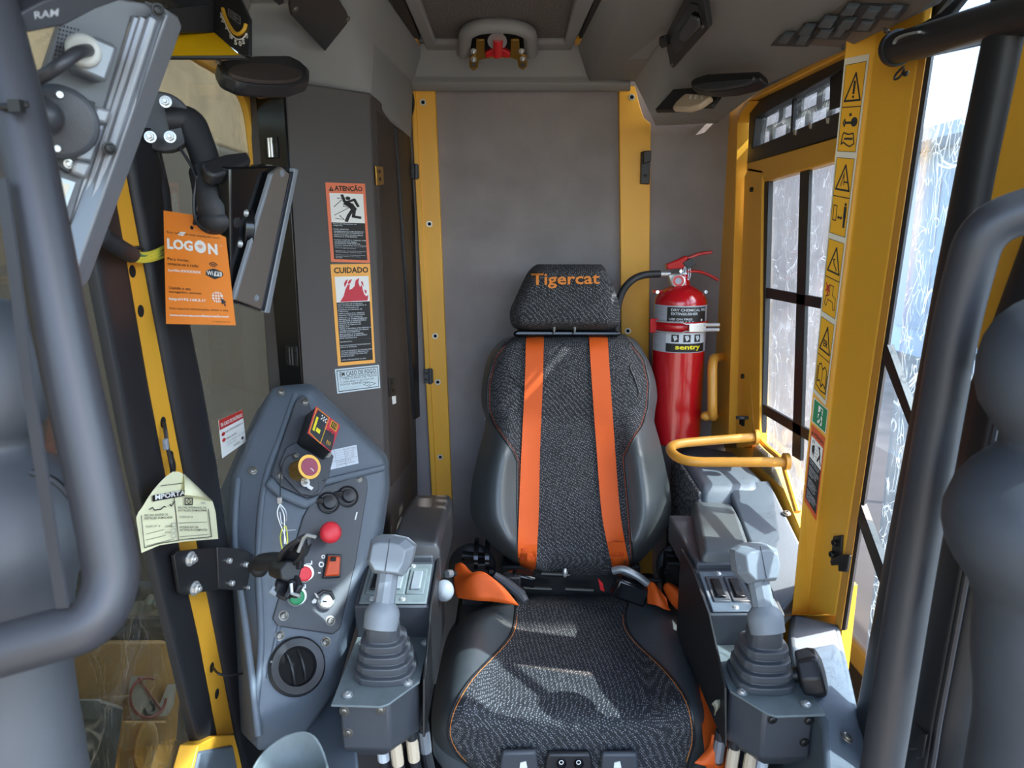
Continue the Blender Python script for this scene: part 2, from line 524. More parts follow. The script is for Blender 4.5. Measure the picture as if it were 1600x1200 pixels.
# scratched polycarbonate panes
def pane_mat(name, tint, scratch, haze, scale=7.0, hazecol='#dfe8ef'):
    m = bpy.data.materials.new(name); m.use_nodes = True; M[name] = m
    nt = m.node_tree; nt.nodes.clear()
    out = N(nt, 'ShaderNodeOutputMaterial')
    tr = N(nt, 'ShaderNodeBsdfTransparent', Color=lin(tint))
    gl = N(nt, 'ShaderNodeBsdfGlossy', Roughness=.02)
    lw = N(nt, 'ShaderNodeLayerWeight', Blend=.5)
    pw = N(nt, 'ShaderNodeMath', operation='POWER'); pw.inputs[1].default_value = 5.0
    fr = N(nt, 'ShaderNodeMath', operation='MULTIPLY_ADD'); fr.inputs[1].default_value = .93; fr.inputs[2].default_value = .035
    nt.links.new(lw.outputs['Facing'], pw.inputs[0]); nt.links.new(pw.outputs[0], fr.inputs[0])
    mx = N(nt, 'ShaderNodeMixShader')
    nt.links.new(fr.outputs[0], mx.inputs[0]); nt.links.new(tr.outputs[0], mx.inputs[1]); nt.links.new(gl.outputs[0], mx.inputs[2])
    df = N(nt, 'ShaderNodeBsdfDiffuse', Color=lin(hazecol)); tl = N(nt, 'ShaderNodeBsdfTranslucent', Color=lin(hazecol))
    dt = N(nt, 'ShaderNodeMixShader', Fac=.6)
    dt.inputs[0].default_value = .6
    nt.links.new(df.outputs[0], dt.inputs[1]); nt.links.new(tl.outputs[0], dt.inputs[2])
    tc = N(nt, 'ShaderNodeTexCoord')
    acc = None
    for k, (sc, rot, th) in enumerate(((scale, .5, .012), (scale * 1.7, 1.4, .014), (scale * 2.6, 2.5, .018))):
        nz = N(nt, 'ShaderNodeTexNoise', Scale=sc * .6, Detail=1.0)
        mpn = N(nt, 'ShaderNodeMapping'); mpn.inputs['Rotation'].default_value = (rot, 0, 0); mpn.inputs['Scale'].default_value = (1, 1.4, .4)
        mxv = N(nt, 'ShaderNodeMixRGB', blend_type='ADD'); mxv.inputs[0].default_value = .07
        vo = N(nt, 'ShaderNodeTexVoronoi', feature='DISTANCE_TO_EDGE', Scale=sc)
        lt = N(nt, 'ShaderNodeMapRange'); lt.inputs['From Max'].default_value = th; lt.inputs['To Min'].default_value = 1; lt.inputs['To Max'].default_value = 0
        br = N(nt, 'ShaderNodeTexNoise', Scale=sc * 1.3, Detail=2.0)
        bm_ = N(nt, 'ShaderNodeMapRange'); bm_.inputs['From Min'].default_value = .44; bm_.inputs['From Max'].default_value = .58
        ml = N(nt, 'ShaderNodeMath', operation='MULTIPLY')
        nt.links.new(tc.outputs['Object'], mpn.inputs[0]); nt.links.new(tc.outputs['Object'], nz.inputs[0])
        nt.links.new(mpn.outputs[0], mxv.inputs[1]); nt.links.new(nz.outputs['Color'], mxv.inputs[2])
        nt.links.new(mxv.outputs[0], vo.inputs['Vector']); nt.links.new(vo.outputs['Distance'], lt.inputs[0])
        nt.links.new(tc.outputs['Object'], br.inputs[0]); nt.links.new(br.outputs[0], bm_.inputs[0])
        nt.links.new(lt.outputs[0], ml.inputs[0]); nt.links.new(bm_.outputs[0], ml.inputs[1])
        if acc is None: acc = ml
        else:
            a = N(nt, 'ShaderNodeMath', operation='MAXIMUM')
            nt.links.new(acc.outputs[0], a.inputs[0]); nt.links.new(ml.outputs[0], a.inputs[1]); acc = a
    hz = N(nt, 'ShaderNodeTexNoise', Scale=4.0, Detail=6.0)
    hm = N(nt, 'ShaderNodeMapRange'); hm.inputs['From Min'].default_value = .35; hm.inputs['From Max'].default_value = .75
    hm.inputs['To Min'].default_value = haze * .5; hm.inputs['To Max'].default_value = haze * 1.4
    nt.links.new(tc.outputs['Object'], hz.inputs[0]); nt.links.new(hz.outputs[0], hm.inputs[0])
    ma = N(nt, 'ShaderNodeMath', operation='MULTIPLY_ADD', use_clamp=True); ma.inputs[1].default_value = scratch
    nt.links.new(acc.outputs[0], ma.inputs[0]); nt.links.new(hm.outputs[0], ma.inputs[2])
    fm = N(nt, 'ShaderNodeMixShader')
    nt.links.new(ma.outputs[0], fm.inputs[0]); nt.links.new(mx.outputs[0], fm.inputs[1]); nt.links.new(dt.outputs[0], fm.inputs[2])
    nt.links.new(fm.outputs[0], out.inputs[0])
pane_mat('pane_clear', '#e6eef2', .45, .03, 12.0)
pane_mat('pane_scratched', '#d3e0ea', .62, .06, 11.0)
pane_mat('pane_left', '#d6d8d0', .25, .03, 8.0, '#b9ae98')
# ------------------------------------------------------------------ the cab's shell
LW, RW = plx(-.52), plx(.58)
REAR = ply(1.97)
POST = ply(1.955)
COLA, COLB = V((-.29, 1.55, 0)), V((-.43, 1.43, 0))
COLP = pl3(COLA, COLB, COLA + V((0, 0, 1)))
ROOF = plz(1.825)

B().box((.03, .95, -.03), (.72, 1.1, .03)).done('floor', 'black_rubber', kind='structure', label='dark rubber floor under the seat')
B().box((.15, 2.0, .9), (.75, .028, .92)).done('wall_rear', 'wall_felt', kind='structure', label='grey felt-lined rear wall behind the seat')
B().box((.03, .99, 1.865), (.66, 1.02, .025)).done('ceiling', 'headliner', kind='structure', label='grey roof lining')

def sheet(name, vd, faces, mat_, th=.012, label=None, bevel=.006, parent=None, kind='structure', sm=50):
    b = B(); vs = {k: b.bm.verts.new(p) for k, p in vd.items()}
    for f in faces: b.bm.faces.new([vs[k] for k in f])
    o = b.done(name, mat_, parent, label, kind=kind, sm=sm)
    s = o.modifiers.new('solid', 'SOLIDIFY'); s.thickness = th; s.offset = 0
    if bevel:
        m = o.modifiers.new('bevel', 'BEVEL'); m.width = bevel; m.segments = 3; m.limit_method = 'ANGLE'; m.angle_limit = math.radians(20)
    return o

# moulded headliner, left and right of the hatch, and the header over the rear wall
OY = lambda x, y, Y: on(x, y, ply(Y))
vl = dict(r0=D(560, -90, 1.20), r1=D(605, 0, 1.423), r2=OY(655, 72, 1.885), r3=OY(655, 100, 1.91), v0=D(470, -90, 1.03), v1=D(530, 0, 1.233), v8=D(580, 68, 1.5), v2=OY(642, 128, 1.93),
          v3=OY(640, 205, 1.90), v4=D(578, 157, 1.49), v5=D(428, 133, 1.385), v6=D(372, 92, 1.20), v7=D(392, 0, 1.2), v9=D(385, -90, 1.0), w3=OY(640, 214, 1.93), w4=D(578, 168, 1.52), w5=D(424, 143, 1.42))
sheet('trim_1', vl, [('r0', 'r1', 'v1', 'v0'), ('r1', 'r2', 'v8', 'v1'), ('r2', 'r3', 'v2', 'v8'), ('v8', 'v2', 'v3', 'v4'), ('v1', 'v8', 'v4', 'v5'), ('v1', 'v5', 'v6', 'v7'), ('v0', 'v1', 'v7', 'v9'),
                     ('v4', 'v3', 'w3', 'w4'), ('v5', 'v4', 'w4', 'w5')], 'headliner', label='moulded grey headliner left of the roof hatch', bevel=.008)
vr = dict(r0=D(985, -90, 1.20), r1=D(940, 0, 1.423), r2=OY(905, 70, 1.885), r3=OY(910, 100, 1.91), u0=D(1030, -90, 1.15), u1=D(978, 0, 1.40), u2=OY(922, 126, 1.93), q0=D(1130, -90, 1.08), q1=D(1078, 0, 1.29), q2=D(1036, 57, 1.55), q3=OY(992, 124, 1.93),
          p1=OY(1018, 178, 1.92), p2=OY(1125, 186, 1.95), p3=D(1200, 128, 1.59), p4=D(1322, 74, 1.22), p5=D(1470, 0, .955), p6=D(1560, -90, .80),
          s1=OY(1024, 194, 1.95), s2=OY(1122, 190, 1.962))
sheet('trim_2', vr, [('r0', 'r1', 'u1', 'u0'), ('r1', 'r2', 'u2', 'u1'), ('r2', 'r3', 'u2'), ('u0', 'u1', 'q1', 'q0'), ('u1', 'u2', 'q3', 'q2', 'q1'), ('q3', 'p1', 'p2', 'q2'), ('q2', 'p2', 'p3'), ('q1', 'q2', 'p3', 'p4'), ('q0', 'q1', 'p4', 'p5', 'p6'), ('p1', 's1', 's2', 'p2')],
      'headliner', label='moulded grey headliner right of the roof hatch', bevel=.008)
vh = dict(a=OY(640, 66, 1.885), b=OY(920, 66, 1.885), c=OY(930, 122, 1.925), d=OY(636, 122, 1.925), e=OY(985, 128, 1.915), f=OY(632, 128, 1.915), g=OY(985, 138, 1.94), h=OY(632, 138, 1.94), i=OY(985, 139, 1.97), j=OY(632, 139, 1.97))
sheet('trim_3', vh, [('a', 'b', 'c', 'd'), ('d', 'c', 'e', 'f'), ('f', 'e', 'g', 'h'), ('h', 'g', 'i', 'j')], 'headliner', label='grey header moulding over the rear wall', bevel=.006)

# yellow posts on the rear wall
def px_slab(name, pts, pl, th, mat_, lift=0.0, bevel=.002, **kw):
    return B().px(pts, pl, th, lift).done(name, mat_, bevel=bevel, **kw)
t = px_slab('trim_4', [(648, 138), (680, 138), (708, 820), (684, 820)], POST, .02, 'yellow', kind='structure', label='yellow post left of the felt rear panel')
px_slab('post_lip', [(641, 140), (649, 138), (685, 820), (677, 820)], POST, .03, 'yellow', lift=.006, parent=t, bevel=.002)
for x, y in ((661, 160), (671, 350), (680, 525), (684, 597), (688, 714)):
    bushing(on(x, y, POST), nrm(POST), .0085, t)
t = px_slab('trim_5', [(967, 134), (992, 134), (1000, 165), (1006, 184), (1017, 193), (1014, 560), (1020, 900), (975, 900)], POST, .02, 'yellow', kind='structure', label='yellow post right of the felt rear panel behind the headrest')
for x, y in ((987, 152), (981, 517)):
    bushing(on(x, y, POST), nrm(POST), .0085, t)

# the dark column at the left rear corner
c = B()
def colpts(z): return [V((COLA.x, COLA.y, z)), V((-.272, 1.95, z)), V((-.52, 1.95, z)), V((-.515, 1.47, z)), V((-.475, 1.455, z)), V((COLB.x, COLB.y, z))]
c.slab(colpts(.02), V((0, 0, 1.625)))
t = c.done('wall_left', 'column_panel', kind='structure', label='charcoal cabinet column at the left rear corner', bevel=.004)
side = pl3(V((-.29, 1.55, 0)), V((-.272, 1.95, 0)), V((-.29, 1.55, 1)))
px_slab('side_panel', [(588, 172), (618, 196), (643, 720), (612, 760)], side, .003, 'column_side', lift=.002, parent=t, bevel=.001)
px_slab('seal_strip', [(620, 198), (641, 212), (667, 645), (650, 655)], side, .01, 'black_rubber', lift=.008, parent=t, bevel=.003)
# hinge strip left of the column and its two hinges
HS = pl3(V((COLB.x - .004, COLB.y + .002, 0)), V((-.515, 1.475, 0)), V((COLB.x - .004, COLB.y + .002, 1)))
t2 = px_slab('hinge_strip', [(399, 150), (443, 148), (478, 700), (446, 700)], HS, .006, 'gloss_black', lift=.004, parent=t, bevel=.001)
def hinge(x, y, pl, sc, parent, mt='zinc'):
    n = nrm(pl); p = on(x, y, pl, .004)
    u = V((0, 0, 1)).cross(n).normalized()
    rot = Matrix((u, V((0, 0, 1)), n)).transposed()
    h = B().box(p, (.018 * sc, .022 * sc, .003), rot).done('hinge', 'dark_screw', parent, bevel=.001)
    for s in (-1, 1):
        B().cyl(p + u * s * .004 * sc - V((0, 0, .02 * sc)) + n * .004, p + u * s * .004 * sc + V((0, 0, .02 * sc)) + n * .004, .0035 * sc, seg=10).done('hinge_pin', mt, h)
    for s in (-1, 1):
        for q in (-1, 1):
            fix('screw', p + u * s * .013 * sc + V((0, 0, q * .012 * sc)) + n * .003, n, .003 * sc, h, 'dark_screw')
hinge(425, 231, HS, .9, t2); hinge(457, 556, HS, .9, t2, 'dark_screw')
# latches on the column's side and on the rear posts
for x, y in ((594, 274), (614, 604)):
    l = px_slab('latch', [(x - 6, y - 15), (x + 5, y - 13), (x + 6, y + 14), (x - 4, y + 16)], side, .004, 'brass' if y < 400 else 'dark_screw', lift=.006, parent=t, bevel=.001)
    fix('screw', on(x - 1, y - 6, side, .007), nrm(side), .003, l, 'dark_screw'); fix('screw', on(x, y + 6, side, .007), nrm(side), .003, l, 'dark_screw')
px_slab('latch_label', [(612, 610), (618, 609), (619, 630), (614, 632)], side, .001, 'white', lift=.003, parent=t, bevel=0)
tp4 = bpy.data.objects['trim_4']
for x, y in ((646, 268), (668, 588)):
    l = px_slab('door_hinge', [(x - 6, y - 11), (x + 8, y - 11), (x + 9, y + 11), (x - 5, y + 11)], POST, .008, 'dark_plastic', lift=.012, parent=tp4, bevel=.002)
    B().cyl(on(x + 4, y - 12, POST, .014), on(x + 4, y + 12, POST, .014), .005, seg=10).done('hinge_pin', 'dark_plastic', l)
    fix('screw', on(x - 2, y - 5, POST, .012), nrm(POST), .003, l, 'dark_screw'); fix('screw', on(x - 2, y + 5, POST, .012), nrm(POST), .003, l, 'dark_screw')
tp5 = bpy.data.objects['trim_5']
l = B()
l.px([(1002, 237), (1017, 236), (1015, 288), (1001, 287)], POST, .012, .012)
l = l.done('catch_bracket', 'black_plastic', tp5, bevel=.002)
px_slab('catch_hook', [(1005, 236), (1018, 235), (1017, 252), (1006, 256)], POST, .014, 'black_plastic', lift=.026, parent=l)
fix('screw', on(1008, 275, POST, .012), nrm(POST), .004, l, 'dark_screw')

# ---- left side: glass door, its yellow frame, the yellow strip with black seals
w = B().slab([V((-.522, -.25, 0)), V((-.522, 1.53, 0)), V((-.522, 1.53, 1.72)), V((-.522, -.25, 1.72))], V((-.006, 0, 0))).done('window_1', 'pane_left', kind='structure', label='large dark reflecting pane of the left side of the cab')
LF = plx(-.518)
path = spline([on(x, y, LF) for x, y in ((262, 40), (305, 78), (345, 104), (374, 136), (388, 172), (396, 225), (405, 300), (418, 400), (430, 500), (441, 600), (455, 720))], 5)
B().ribbon(path, sides(path, V((1, 0, 0))), .036, .014).done('trim_6', 'yellow', kind='structure', label='yellow frame curving round the left pane', bevel=.003)
px_slab('trim_7', [(384, 132), (424, 132), (424, 148), (393, 149)], ply(1.42), .05, 'rail_yellow', kind='structure', label='yellow corner block on top of the dark column', bevel=.003)
LP = plx(-.508)
t = px_slab('trim_8', [(160, 200), (186, 200), (203, 300), (260, 600), (309, 855), (349, 1055), (366, 1146), (338, 1149), (321, 1052), (278, 855), (228, 600), (178, 300)], LP, .012, 'yellow_plain', kind='structure', label='yellow strip with bolt holes between black seals at left')
for x, y in ((207, 424), (220, 486), (255, 660), (267, 713), (331, 1043), (339, 1084)):
    fix('hole', on(x, y, LP), nrm(LP), .0085, t, 'black_hole')
def seal(name, l, r, pl, lift, label, mat_='seal_black', k=8):
    rows = []
    n = nrm(pl)
    for (xa, ya), (xb, yb) in zip(l, r):
        a, b = on(xa, ya, pl), on(xb, yb, pl)
        h = (b - a).length / 2
        ring = [(a + b) / 2 + (b - a) / 2 * -math.cos(math.pi * i / k) + n * lift * (math.sin(math.pi * i / k) ** .6) for i in range(k + 1)]
        ring += [b - n * .01, a - n * .01]
        rows.append(ring)
    return B().loft(rows).done(name, mat_, kind='structure', label=label, sm=50)
seal('trim_9', [(100, 200), (122, 300), (152, 450), (181, 600), (204, 720), (250, 925), (268, 1000), (305, 1158)], [(158, 200), (177, 300), (203, 450), (229, 600), (252, 720), (292, 925), (309, 1000), (337, 1148)], LP, .006, 'black rubber seal on the near side of the yellow strip')
seal('trim_10', [(186, 200), (204, 300), (232, 450), (260, 600), (285, 720), (322, 925), (348, 1050), (384, 1240)], [(236, 200), (254, 300), (280, 450), (311, 600), (333, 720), (363, 925), (390, 1050), (416, 1240)], LP, .012, 'black rubber seal on the far side of the yellow strip')
# foot of the strip: grey sill with yellow edge
t = px_slab('trim_11', [(310, 1164), (338, 1150), (366, 1147), (372, 1170), (388, 1240), (290, 1240)], plx(-.49), .03, 'yellow_plain', kind='structure', label='yellow foot of the strip over a grey sill', bevel=.002)
px_slab('sill_cover', [(314, 1174), (365, 1164), (380, 1240), (300, 1240)], plx(-.485), .01, 'grey_plastic', parent=t, bevel=.004)

# ---- right side
# rear corner: yellow post in shade, recess with seal, inner yellow piece
R1, R2, R3 = plx(.572), plx(.60), plx(.585)
t = px_slab('trim_12', [(1123, 188), (1150, 160), (1320, 72), (1320, 84), (1166, 160), (1152, 178), (1146, 260), (1136, 690), (1104, 690), (1112, 400), (1119, 200)], R1, .02, 'yellow', kind='structure', label='yellow door frame of the right rear corner', bevel=.003)
px_slab('frame_edge', [(1147, 190), (1152, 176), (1166, 158), (1172, 158), (1157, 178), (1152, 192), (1138, 690), (1133, 690)], R1, .03, 'yellow', lift=.004, parent=t, bevel=.002)
px_slab('trim_13', [(1146, 180), (1180, 150), (1175, 700), (1132, 700)], plx(.612), .02, 'black_rubber', kind='structure', label='black door seal in the right rear corner', bevel=0)
t = px_slab('trim_14', [(1163, 275), (1170, 262), (1192, 266), (1190, 290), (1186, 690), (1150, 700)], R3, .02, 'yellow', kind='structure', label='yellow bolted plate beside the lower right window', bevel=.002)
for x, y in ((1176, 296), (1162, 588)): fix('cap', on(x, y, R3), nrm(R3), .006, t, 'dark_screw')
B().cyl(on(1160, 650, R3, .012), on(1160, 655, R3, .012), .016, seg=16).done('catch_button', 'dark_plastic', t, bevel=.001)
B().box(on(1160, 658, R3, .002), (.004, .012, .01)).done('catch_hole', 'black_hole', t)
# upper slit window with black frame
W1 = plx(.59)
def ring_slab(name, outer, inner, pl, th, mat_, lift=0.0, bevel=.002, **kw):
    n = nrm(pl); b = B()
    o = [on(x, y, pl, lift) for x, y in outer]; i = [on(x, y, pl, lift) for x, y in inner]
    vo = [b.bm.verts.new(p) for p in o]; vi = [b.bm.verts.new(p) for p in i]
    wo = [b.bm.verts.new(p - n * th) for p in o]; wi = [b.bm.verts.new(p - n * th) for p in i]
    m = len(o)
    for k in range(m):
        j = (k + 1) % m
        b.bm.faces.new((vo[k], vo[j], vi[j], vi[k])); b.bm.faces.new((wo[k], wi[k], wi[j], wo[j]))
        b.bm.faces.new((vo[k], wo[k], wo[j], vo[j])); b.bm.faces.new((vi[k], vi[j], wi[j], wi[k]))
    return b.done(name, mat_, bevel=bevel, **kw)
t = ring_slab('window_2', [(1172, 160), (1340, 66), (1325, 208), (1167, 257)], [(1180, 184), (1330, 100), (1322, 170), (1175, 231)], W1, .03, 'black_plastic', kind='structure', label='narrow black framed window high on the right')
W1g = plx(.606)
px_slab('pane', [(1176, 183), (1334, 97), (1326, 172), (1171, 234)], W1g, .004, 'pane_clear', parent=t, bevel=0)
px_slab('mullion', [(1238, 150), (1241, 148), (1238, 206), (1235, 207)], W1g, .006, 'dark_screw', lift=.004, parent=t, bevel=0)
px_slab('tape_flap', [(1297, 120), (1322, 106), (1316, 166), (1296, 172)], W1g, .003, 'black_plastic', lift=.008, parent=t, bevel=0)
for x, y in ((1241, 205), (1265, 195), (1292, 187)):
    px_slab('clip', [(x - 2, y - 2), (x + 2, y - 3), (x + 1, y + 6), (x - 1, y + 6)], W1, .004, 'zinc', lift=.002, parent=t, bevel=0)
for x, y in ((1203, 146), (1290, 97)): fix('cap', on(x, y, W1), nrm(W1), .004, t, 'dark_screw')
# slotted guard plate outside that window
G = plx(.64); gn = V((-1, 0, 0))
guard = thing('slotted_guard', 'black slotted guard plate outside the narrow upper right window', 'guard', (.65, 1.2, 1.4))
y0, y1, z0, z1 = 1.20, 1.90, 1.505, 1.705
rows, pitch = 5, .11
b = B()
rh = (z1 - z0) / rows
for r in range(rows + 1): b.box((.65, (y0 + y1) / 2, z0 + r * rh), (.003, (y1 - y0) / 2, .006))
for r in range(rows):
    yy = y0 + (pitch / 2 if r % 2 else 0)
    while yy < y1:
        b.box((.65, yy, z0 + (r + .5) * rh), (.0028, .015, rh / 2)); yy += pitch
b.done('slotted_plate', 'black_steel', guard)
# lower window: yellow rail, panes and black bars
px_slab('trim_15', [(1167, 255), (1310, 214), (1303, 252), (1193, 284), (1190, 272), (1166, 268)], R3, .025, 'yellow', kind='structure', label='yellow rail between the two right windows', bevel=.003)
W2 = plx(.605)
t = px_slab('window_3', [(1190, 270), (1330, 228), (1330, 860), (1176, 720)], W2, .004, 'pane_clear', kind='structure', label='barred lower window on the right', bevel=0)
def bars(parent, W2):
    px_slab('bar', [(1250, 262), (1264, 258), (1250, 720), (1237, 712)], W2, .008, 'black_steel', lift=.012, parent=parent, bevel=.001)
    px_slab('bar', [(1189, 448), (1320, 472), (1320, 490), (1188, 464)], W2, .008, 'black_steel', lift=.012, parent=parent, bevel=.001)
    px_slab('bar', [(1182, 626), (1320, 704), (1320, 724), (1182, 641)], W2, .008, 'black_steel', lift=.012, parent=parent, bevel=.001)
    px_slab('bar', [(1194, 268), (1201, 266), (1190, 680), (1183, 688)], W2, .012, 'black_rubber', lift=.014, parent=parent, bevel=.001)
bars(t, W2)
t = B().tube(spline([on(x, y, plx(.59)) for x, y in ((1176, 600), (1181, 668), (1188, 686), (1200, 700), (1222, 720), (1230, 745), (1246, 800))], 6), .007).done('trim_16', 'rail_yellow', kind='structure', label='yellow lip along the sill of the lower right window')

# the big yellow pillar
PA, PB, PC, PD_ = (.545, 1.34), (.575, 1.205), (.59, 1.04), (.605, 1.02)
pts = [on(1318, 84, plx(.56)), on(1362, 70, plx(.575))]
def pil(y):
    """plan outline of the pillar at picture height y"""
    t_ = (y - 85) / 875
    xs = [1319 - 83 * t_, 1366 - 106 * t_, 1434 - 130 * t_, 1446 - 132 * t_]
    pl = [plx(.535), plx(.568), plx(.584), plx(.592)]
    return [on(x, y, p) for x, p in zip(xs, pl)]
b = B(); rows = []
for y in (-20, 85, 300, 520, 740, 962):
    r = pil(y); rows.append(r + [r[-1] + V((.006, .012, 0)), r[0] + V((.06, .01, 0))])
t = b.loft(rows).done('trim_17', 'yellow', kind='structure', label='broad yellow pillar on the right carrying the warning stickers', bevel=.005, seg=3)
b = B(); rows = []
for y in (80, 300, 520, 740, 985):
    t_ = (y - 85) / 875
    a = on(1436 - 130 * t_, y, plx(.582)); c_ = on(1448 - 130 * t_, y, plx(.584))
    rows.append([a, c_, c_ + V((.004, .006, 0)), a + V((.004, .006, 0))])
b.loft(rows).done('pillar_flange', 'rail_yellow', t, bevel=.002)
b = B(); rows = []
for y in (80, 300, 520, 740, 985):
    t_ = (y - 85) / 875
    a = on(1446 - 130 * t_, y, plx(.586)); c_ = on(1456 - 132 * t_, y, plx(.590))
    rows.append([a, c_, c_ + V((.006, .004, 0)), a + V((.006, .004, 0))])
b.loft(rows).done('glass_seal', 'black_rubber', t)
# catch on the pillar
pp = pl3(pil(900)[1], pil(900)[2], pil(500)[1])
l = px_slab('catch', [(1301, 838), (1315, 836), (1313, 866), (1297, 880)], pp, .006, 'black_steel', lift=.005, parent=t)
px_slab('catch_tongue', [(1296, 876), (1314, 866), (1327, 868), (1322, 894), (1309, 893), (1309, 883), (1298, 884)], pp, .006, 'black_steel', lift=.014, parent=l)
for x, y in ((1306, 848), (1302, 866)): fix('cap', on(x, y, pp, .005), nrm(pp), .006, l, 'dark_screw')

# front right window with its bars
FWn = plx(.605)
t = B().slab([V((.606, -.35, .05)), V((.606, 1.10, .05)), V((.606, 1.10, 1.80)), V((.606, -.35, 1.80))], V((.005, 0, 0))).done('window_4', 'pane_scratched', kind='structure', label='tall scratched pane of the right side of the cab')
for q in ([(1385, 538), (1440, 690), (1450, 745), (1378, 560)], [(1343, 785), (1398, 935), (1396, 975), (1339, 812)]):
    px_slab('bar', q, FWn, .012, 'black_steel', lift=.02, parent=t, bevel=.001)
# black front post on the right with yellow strip and ribbed seal
RP = plx(.565)
seal('trim_18', [(1602, -170), (1578, -60), (1545, 90), (1512, 250), (1478, 420), (1440, 620), (1400, 830), (1338, 1160), (1322, 1245)], [(1650, -170), (1625, -60), (1592, 90), (1560, 250), (1528, 420), (1500, 620), (1464, 830), (1416, 1160), (1402, 1245)], RP, .022, 'black rubber seal on the far side of the right front post')
t = px_slab('trim_19', [(1650, -170), (1800, -170), (1760, -60), (1672, 240), (1612, 400), (1536, 600), (1492, 830), (1474, 950), (1446, 1128), (1428, 1245), (1408, 1245), (1430, 1128), (1462, 950), (1484, 830), (1524, 600), (1530, 400), (1561, 240), (1625, -60)], RP, .012, 'yellow_plain', lift=.006, kind='structure', label='orange yellow strip of the right front post')
seal('trim_20', [(1802, -170), (1762, -60), (1674, 240), (1613, 400), (1538, 600), (1494, 830), (1438, 1128), (1420, 1245)], [(1880, -170), (1840, -60), (1750, 240), (1690, 400), (1610, 600), (1570, 830), (1510, 1128), (1490, 1245)], RP, .03, 'ribbed black seal on the near side of the right front post')
for k in range(3):
    o_ = 12 + 9 * k
    B().tube([on(x + o_, y, RP, .022 + .003 * k) for x, y in ((1538, 600), (1494, 830), (1438, 1128), (1420, 1245))], .0035, 6).done('rib', 'tube_black', bpy.data.objects['trim_20'])
rp = RP
l = px_slab('catch', [(1428, 1128), (1446, 1148), (1442, 1170), (1418, 1172), (1420, 1160), (1432, 1154)], rp, .006, 'black_steel', lift=.032, parent=t)
px_slab('catch_tongue', [(1434, 1150), (1447, 1146), (1440, 1186), (1430, 1186)], rp, .004, 'black_steel', lift=.040, parent=l)
# sill ledge under the pillar
vs = dict(a=D(1236, 955, 1.36), b=D(1312, 972, 1.27), c=D(1352, 1150, 1.10), d=D(1366, 1250, 1.02), e=D(1290, 1250, 1.00), f=D(1285, 1130, 1.08), g=D(1240, 1040, 1.18), h=D(1232, 985, 1.30))
low = {k + '2': p - V((0, 0, .35)) for k, p in vs.items()}
vs.update(low)
b = B(); v_ = {k: b.bm.verts.new(p) for k, p in vs.items()}
keys = 'abcdefgh'
b.bm.faces.new([v_[k] for k in keys]); b.bm.faces.new([v_[k + '2'] for k in keys[::-1]])
for i, k in enumerate(keys):
    j = keys[(i + 1) % 8]; b.bm.faces.new((v_[k], v_[k + '2'], v_[j + '2'], v_[j]))
t = b.done('trim_21', 'grey_plastic', kind='structure', label='grey moulded sill ledge below the yellow pillar', bevel=.01, seg=3)
led = pl3(vs['a'], vs['c'], vs['g'])
for x, y in ((1300, 1027), (1323, 1152)): fix('screw', on(x, y, led, .002), nrm(led), .007, t)
# clear guard strip of the window foot and wall below the ledge
B().slab([V((.60, -.3, 0)), V((.60, 1.95, 0)), V((.60, 1.95, .40)), V((.60, -.3, .40))], V((.03, 0, 0))).done('wall_right', 'dark_plastic', kind='structure', label='dark lower right wall of the cab')
B().slab([V((.612, 1.20, .38)), V((.612, 1.96, .38)), V((.612, 1.96, .86)), V((.612, 1.62, .85)), V((.612, 1.42, .75)), V((.612, 1.20, .73))], V((.02, 0, 0))).done('trim_23', 'yellow', kind='structure', label='yellow sill wall under the barred right window')
px_slab('trim_25', [(1120, 176), (1200, 116), (1322, 58), (1334, 80), (1168, 172), (1130, 192)], plx(.596), .01, 'black_rubber', kind='structure', label='dark seal between headliner and right door frame', bevel=0)
px_slab('trim_26', [(1320, 56), (1480, -40), (1505, -30), (1440, 52), (1392, 70), (1332, 84)], plx(.600), .01, 'black_rubber', kind='structure', label='dark seal above the yellow pillar', bevel=0)
B().box((-.57, .80, 1.79), (.06, .62, .09)).done('trim_24', 'black_plastic', kind='structure', label='dark roof rail above the left pane')
# ------------------------------------------------------------------ the operator's seat
def interp(tab, y):
    if y <= tab[0][0]: return tab[0][1]
    for (a, p), (b, q) in zip(tab, tab[1:]):
        if y <= b:
            t = (y - a) / (b - a)
            return p + (q - p) * t
    return tab[-1][1]
def smooth_tab(tab):
    pts = spline([V((y, x, 0)) for y, x in tab], 6)
    return [(p.x, p.y) for p in pts]
class Surf:
    """a padded surface: outline per picture row on a plane, with a bulge toward the eye"""
    def __init__(self, pl, rows, bulge):
        self.pl = pl; self.bulge = bulge
        self.Lt = smooth_tab([(y, l) for y, l, r in rows]); self.Rt = smooth_tab([(y, r) for y, l, r in rows])
    def L(self, y): return interp(self.Lt, y)
    def R(self, y): return interp(self.Rt, y)
    def pos(self, x, y, off=0.0):
        l, r = self.L(y), self.R(y)
        s = max(-1, min(1, (x - (l + r) / 2) / max(1, (r - l) / 2)))
        p = on(x, y, self.pl)
        v = (EYE - p).normalized()
        return p + v * ((self.bulge(s, y) + off) / max(.3, v.dot(nrm(self.pl))))
    def patch(self, b, fa, fb, y0, y1, nr, nc, off=0.0, cosine=False):
        rows = []
        for i in range(nr + 1):
            y = y0 + (y1 - y0) * i / nr
            a, c = fa(y), fb(y)
            rows.append([self.pos(a + (c - a) * ((1 - math.cos(math.pi * j / nc)) / 2 if cosine else j / nc), y, off) for j in range(nc + 1)])
        b.grid(rows); return b

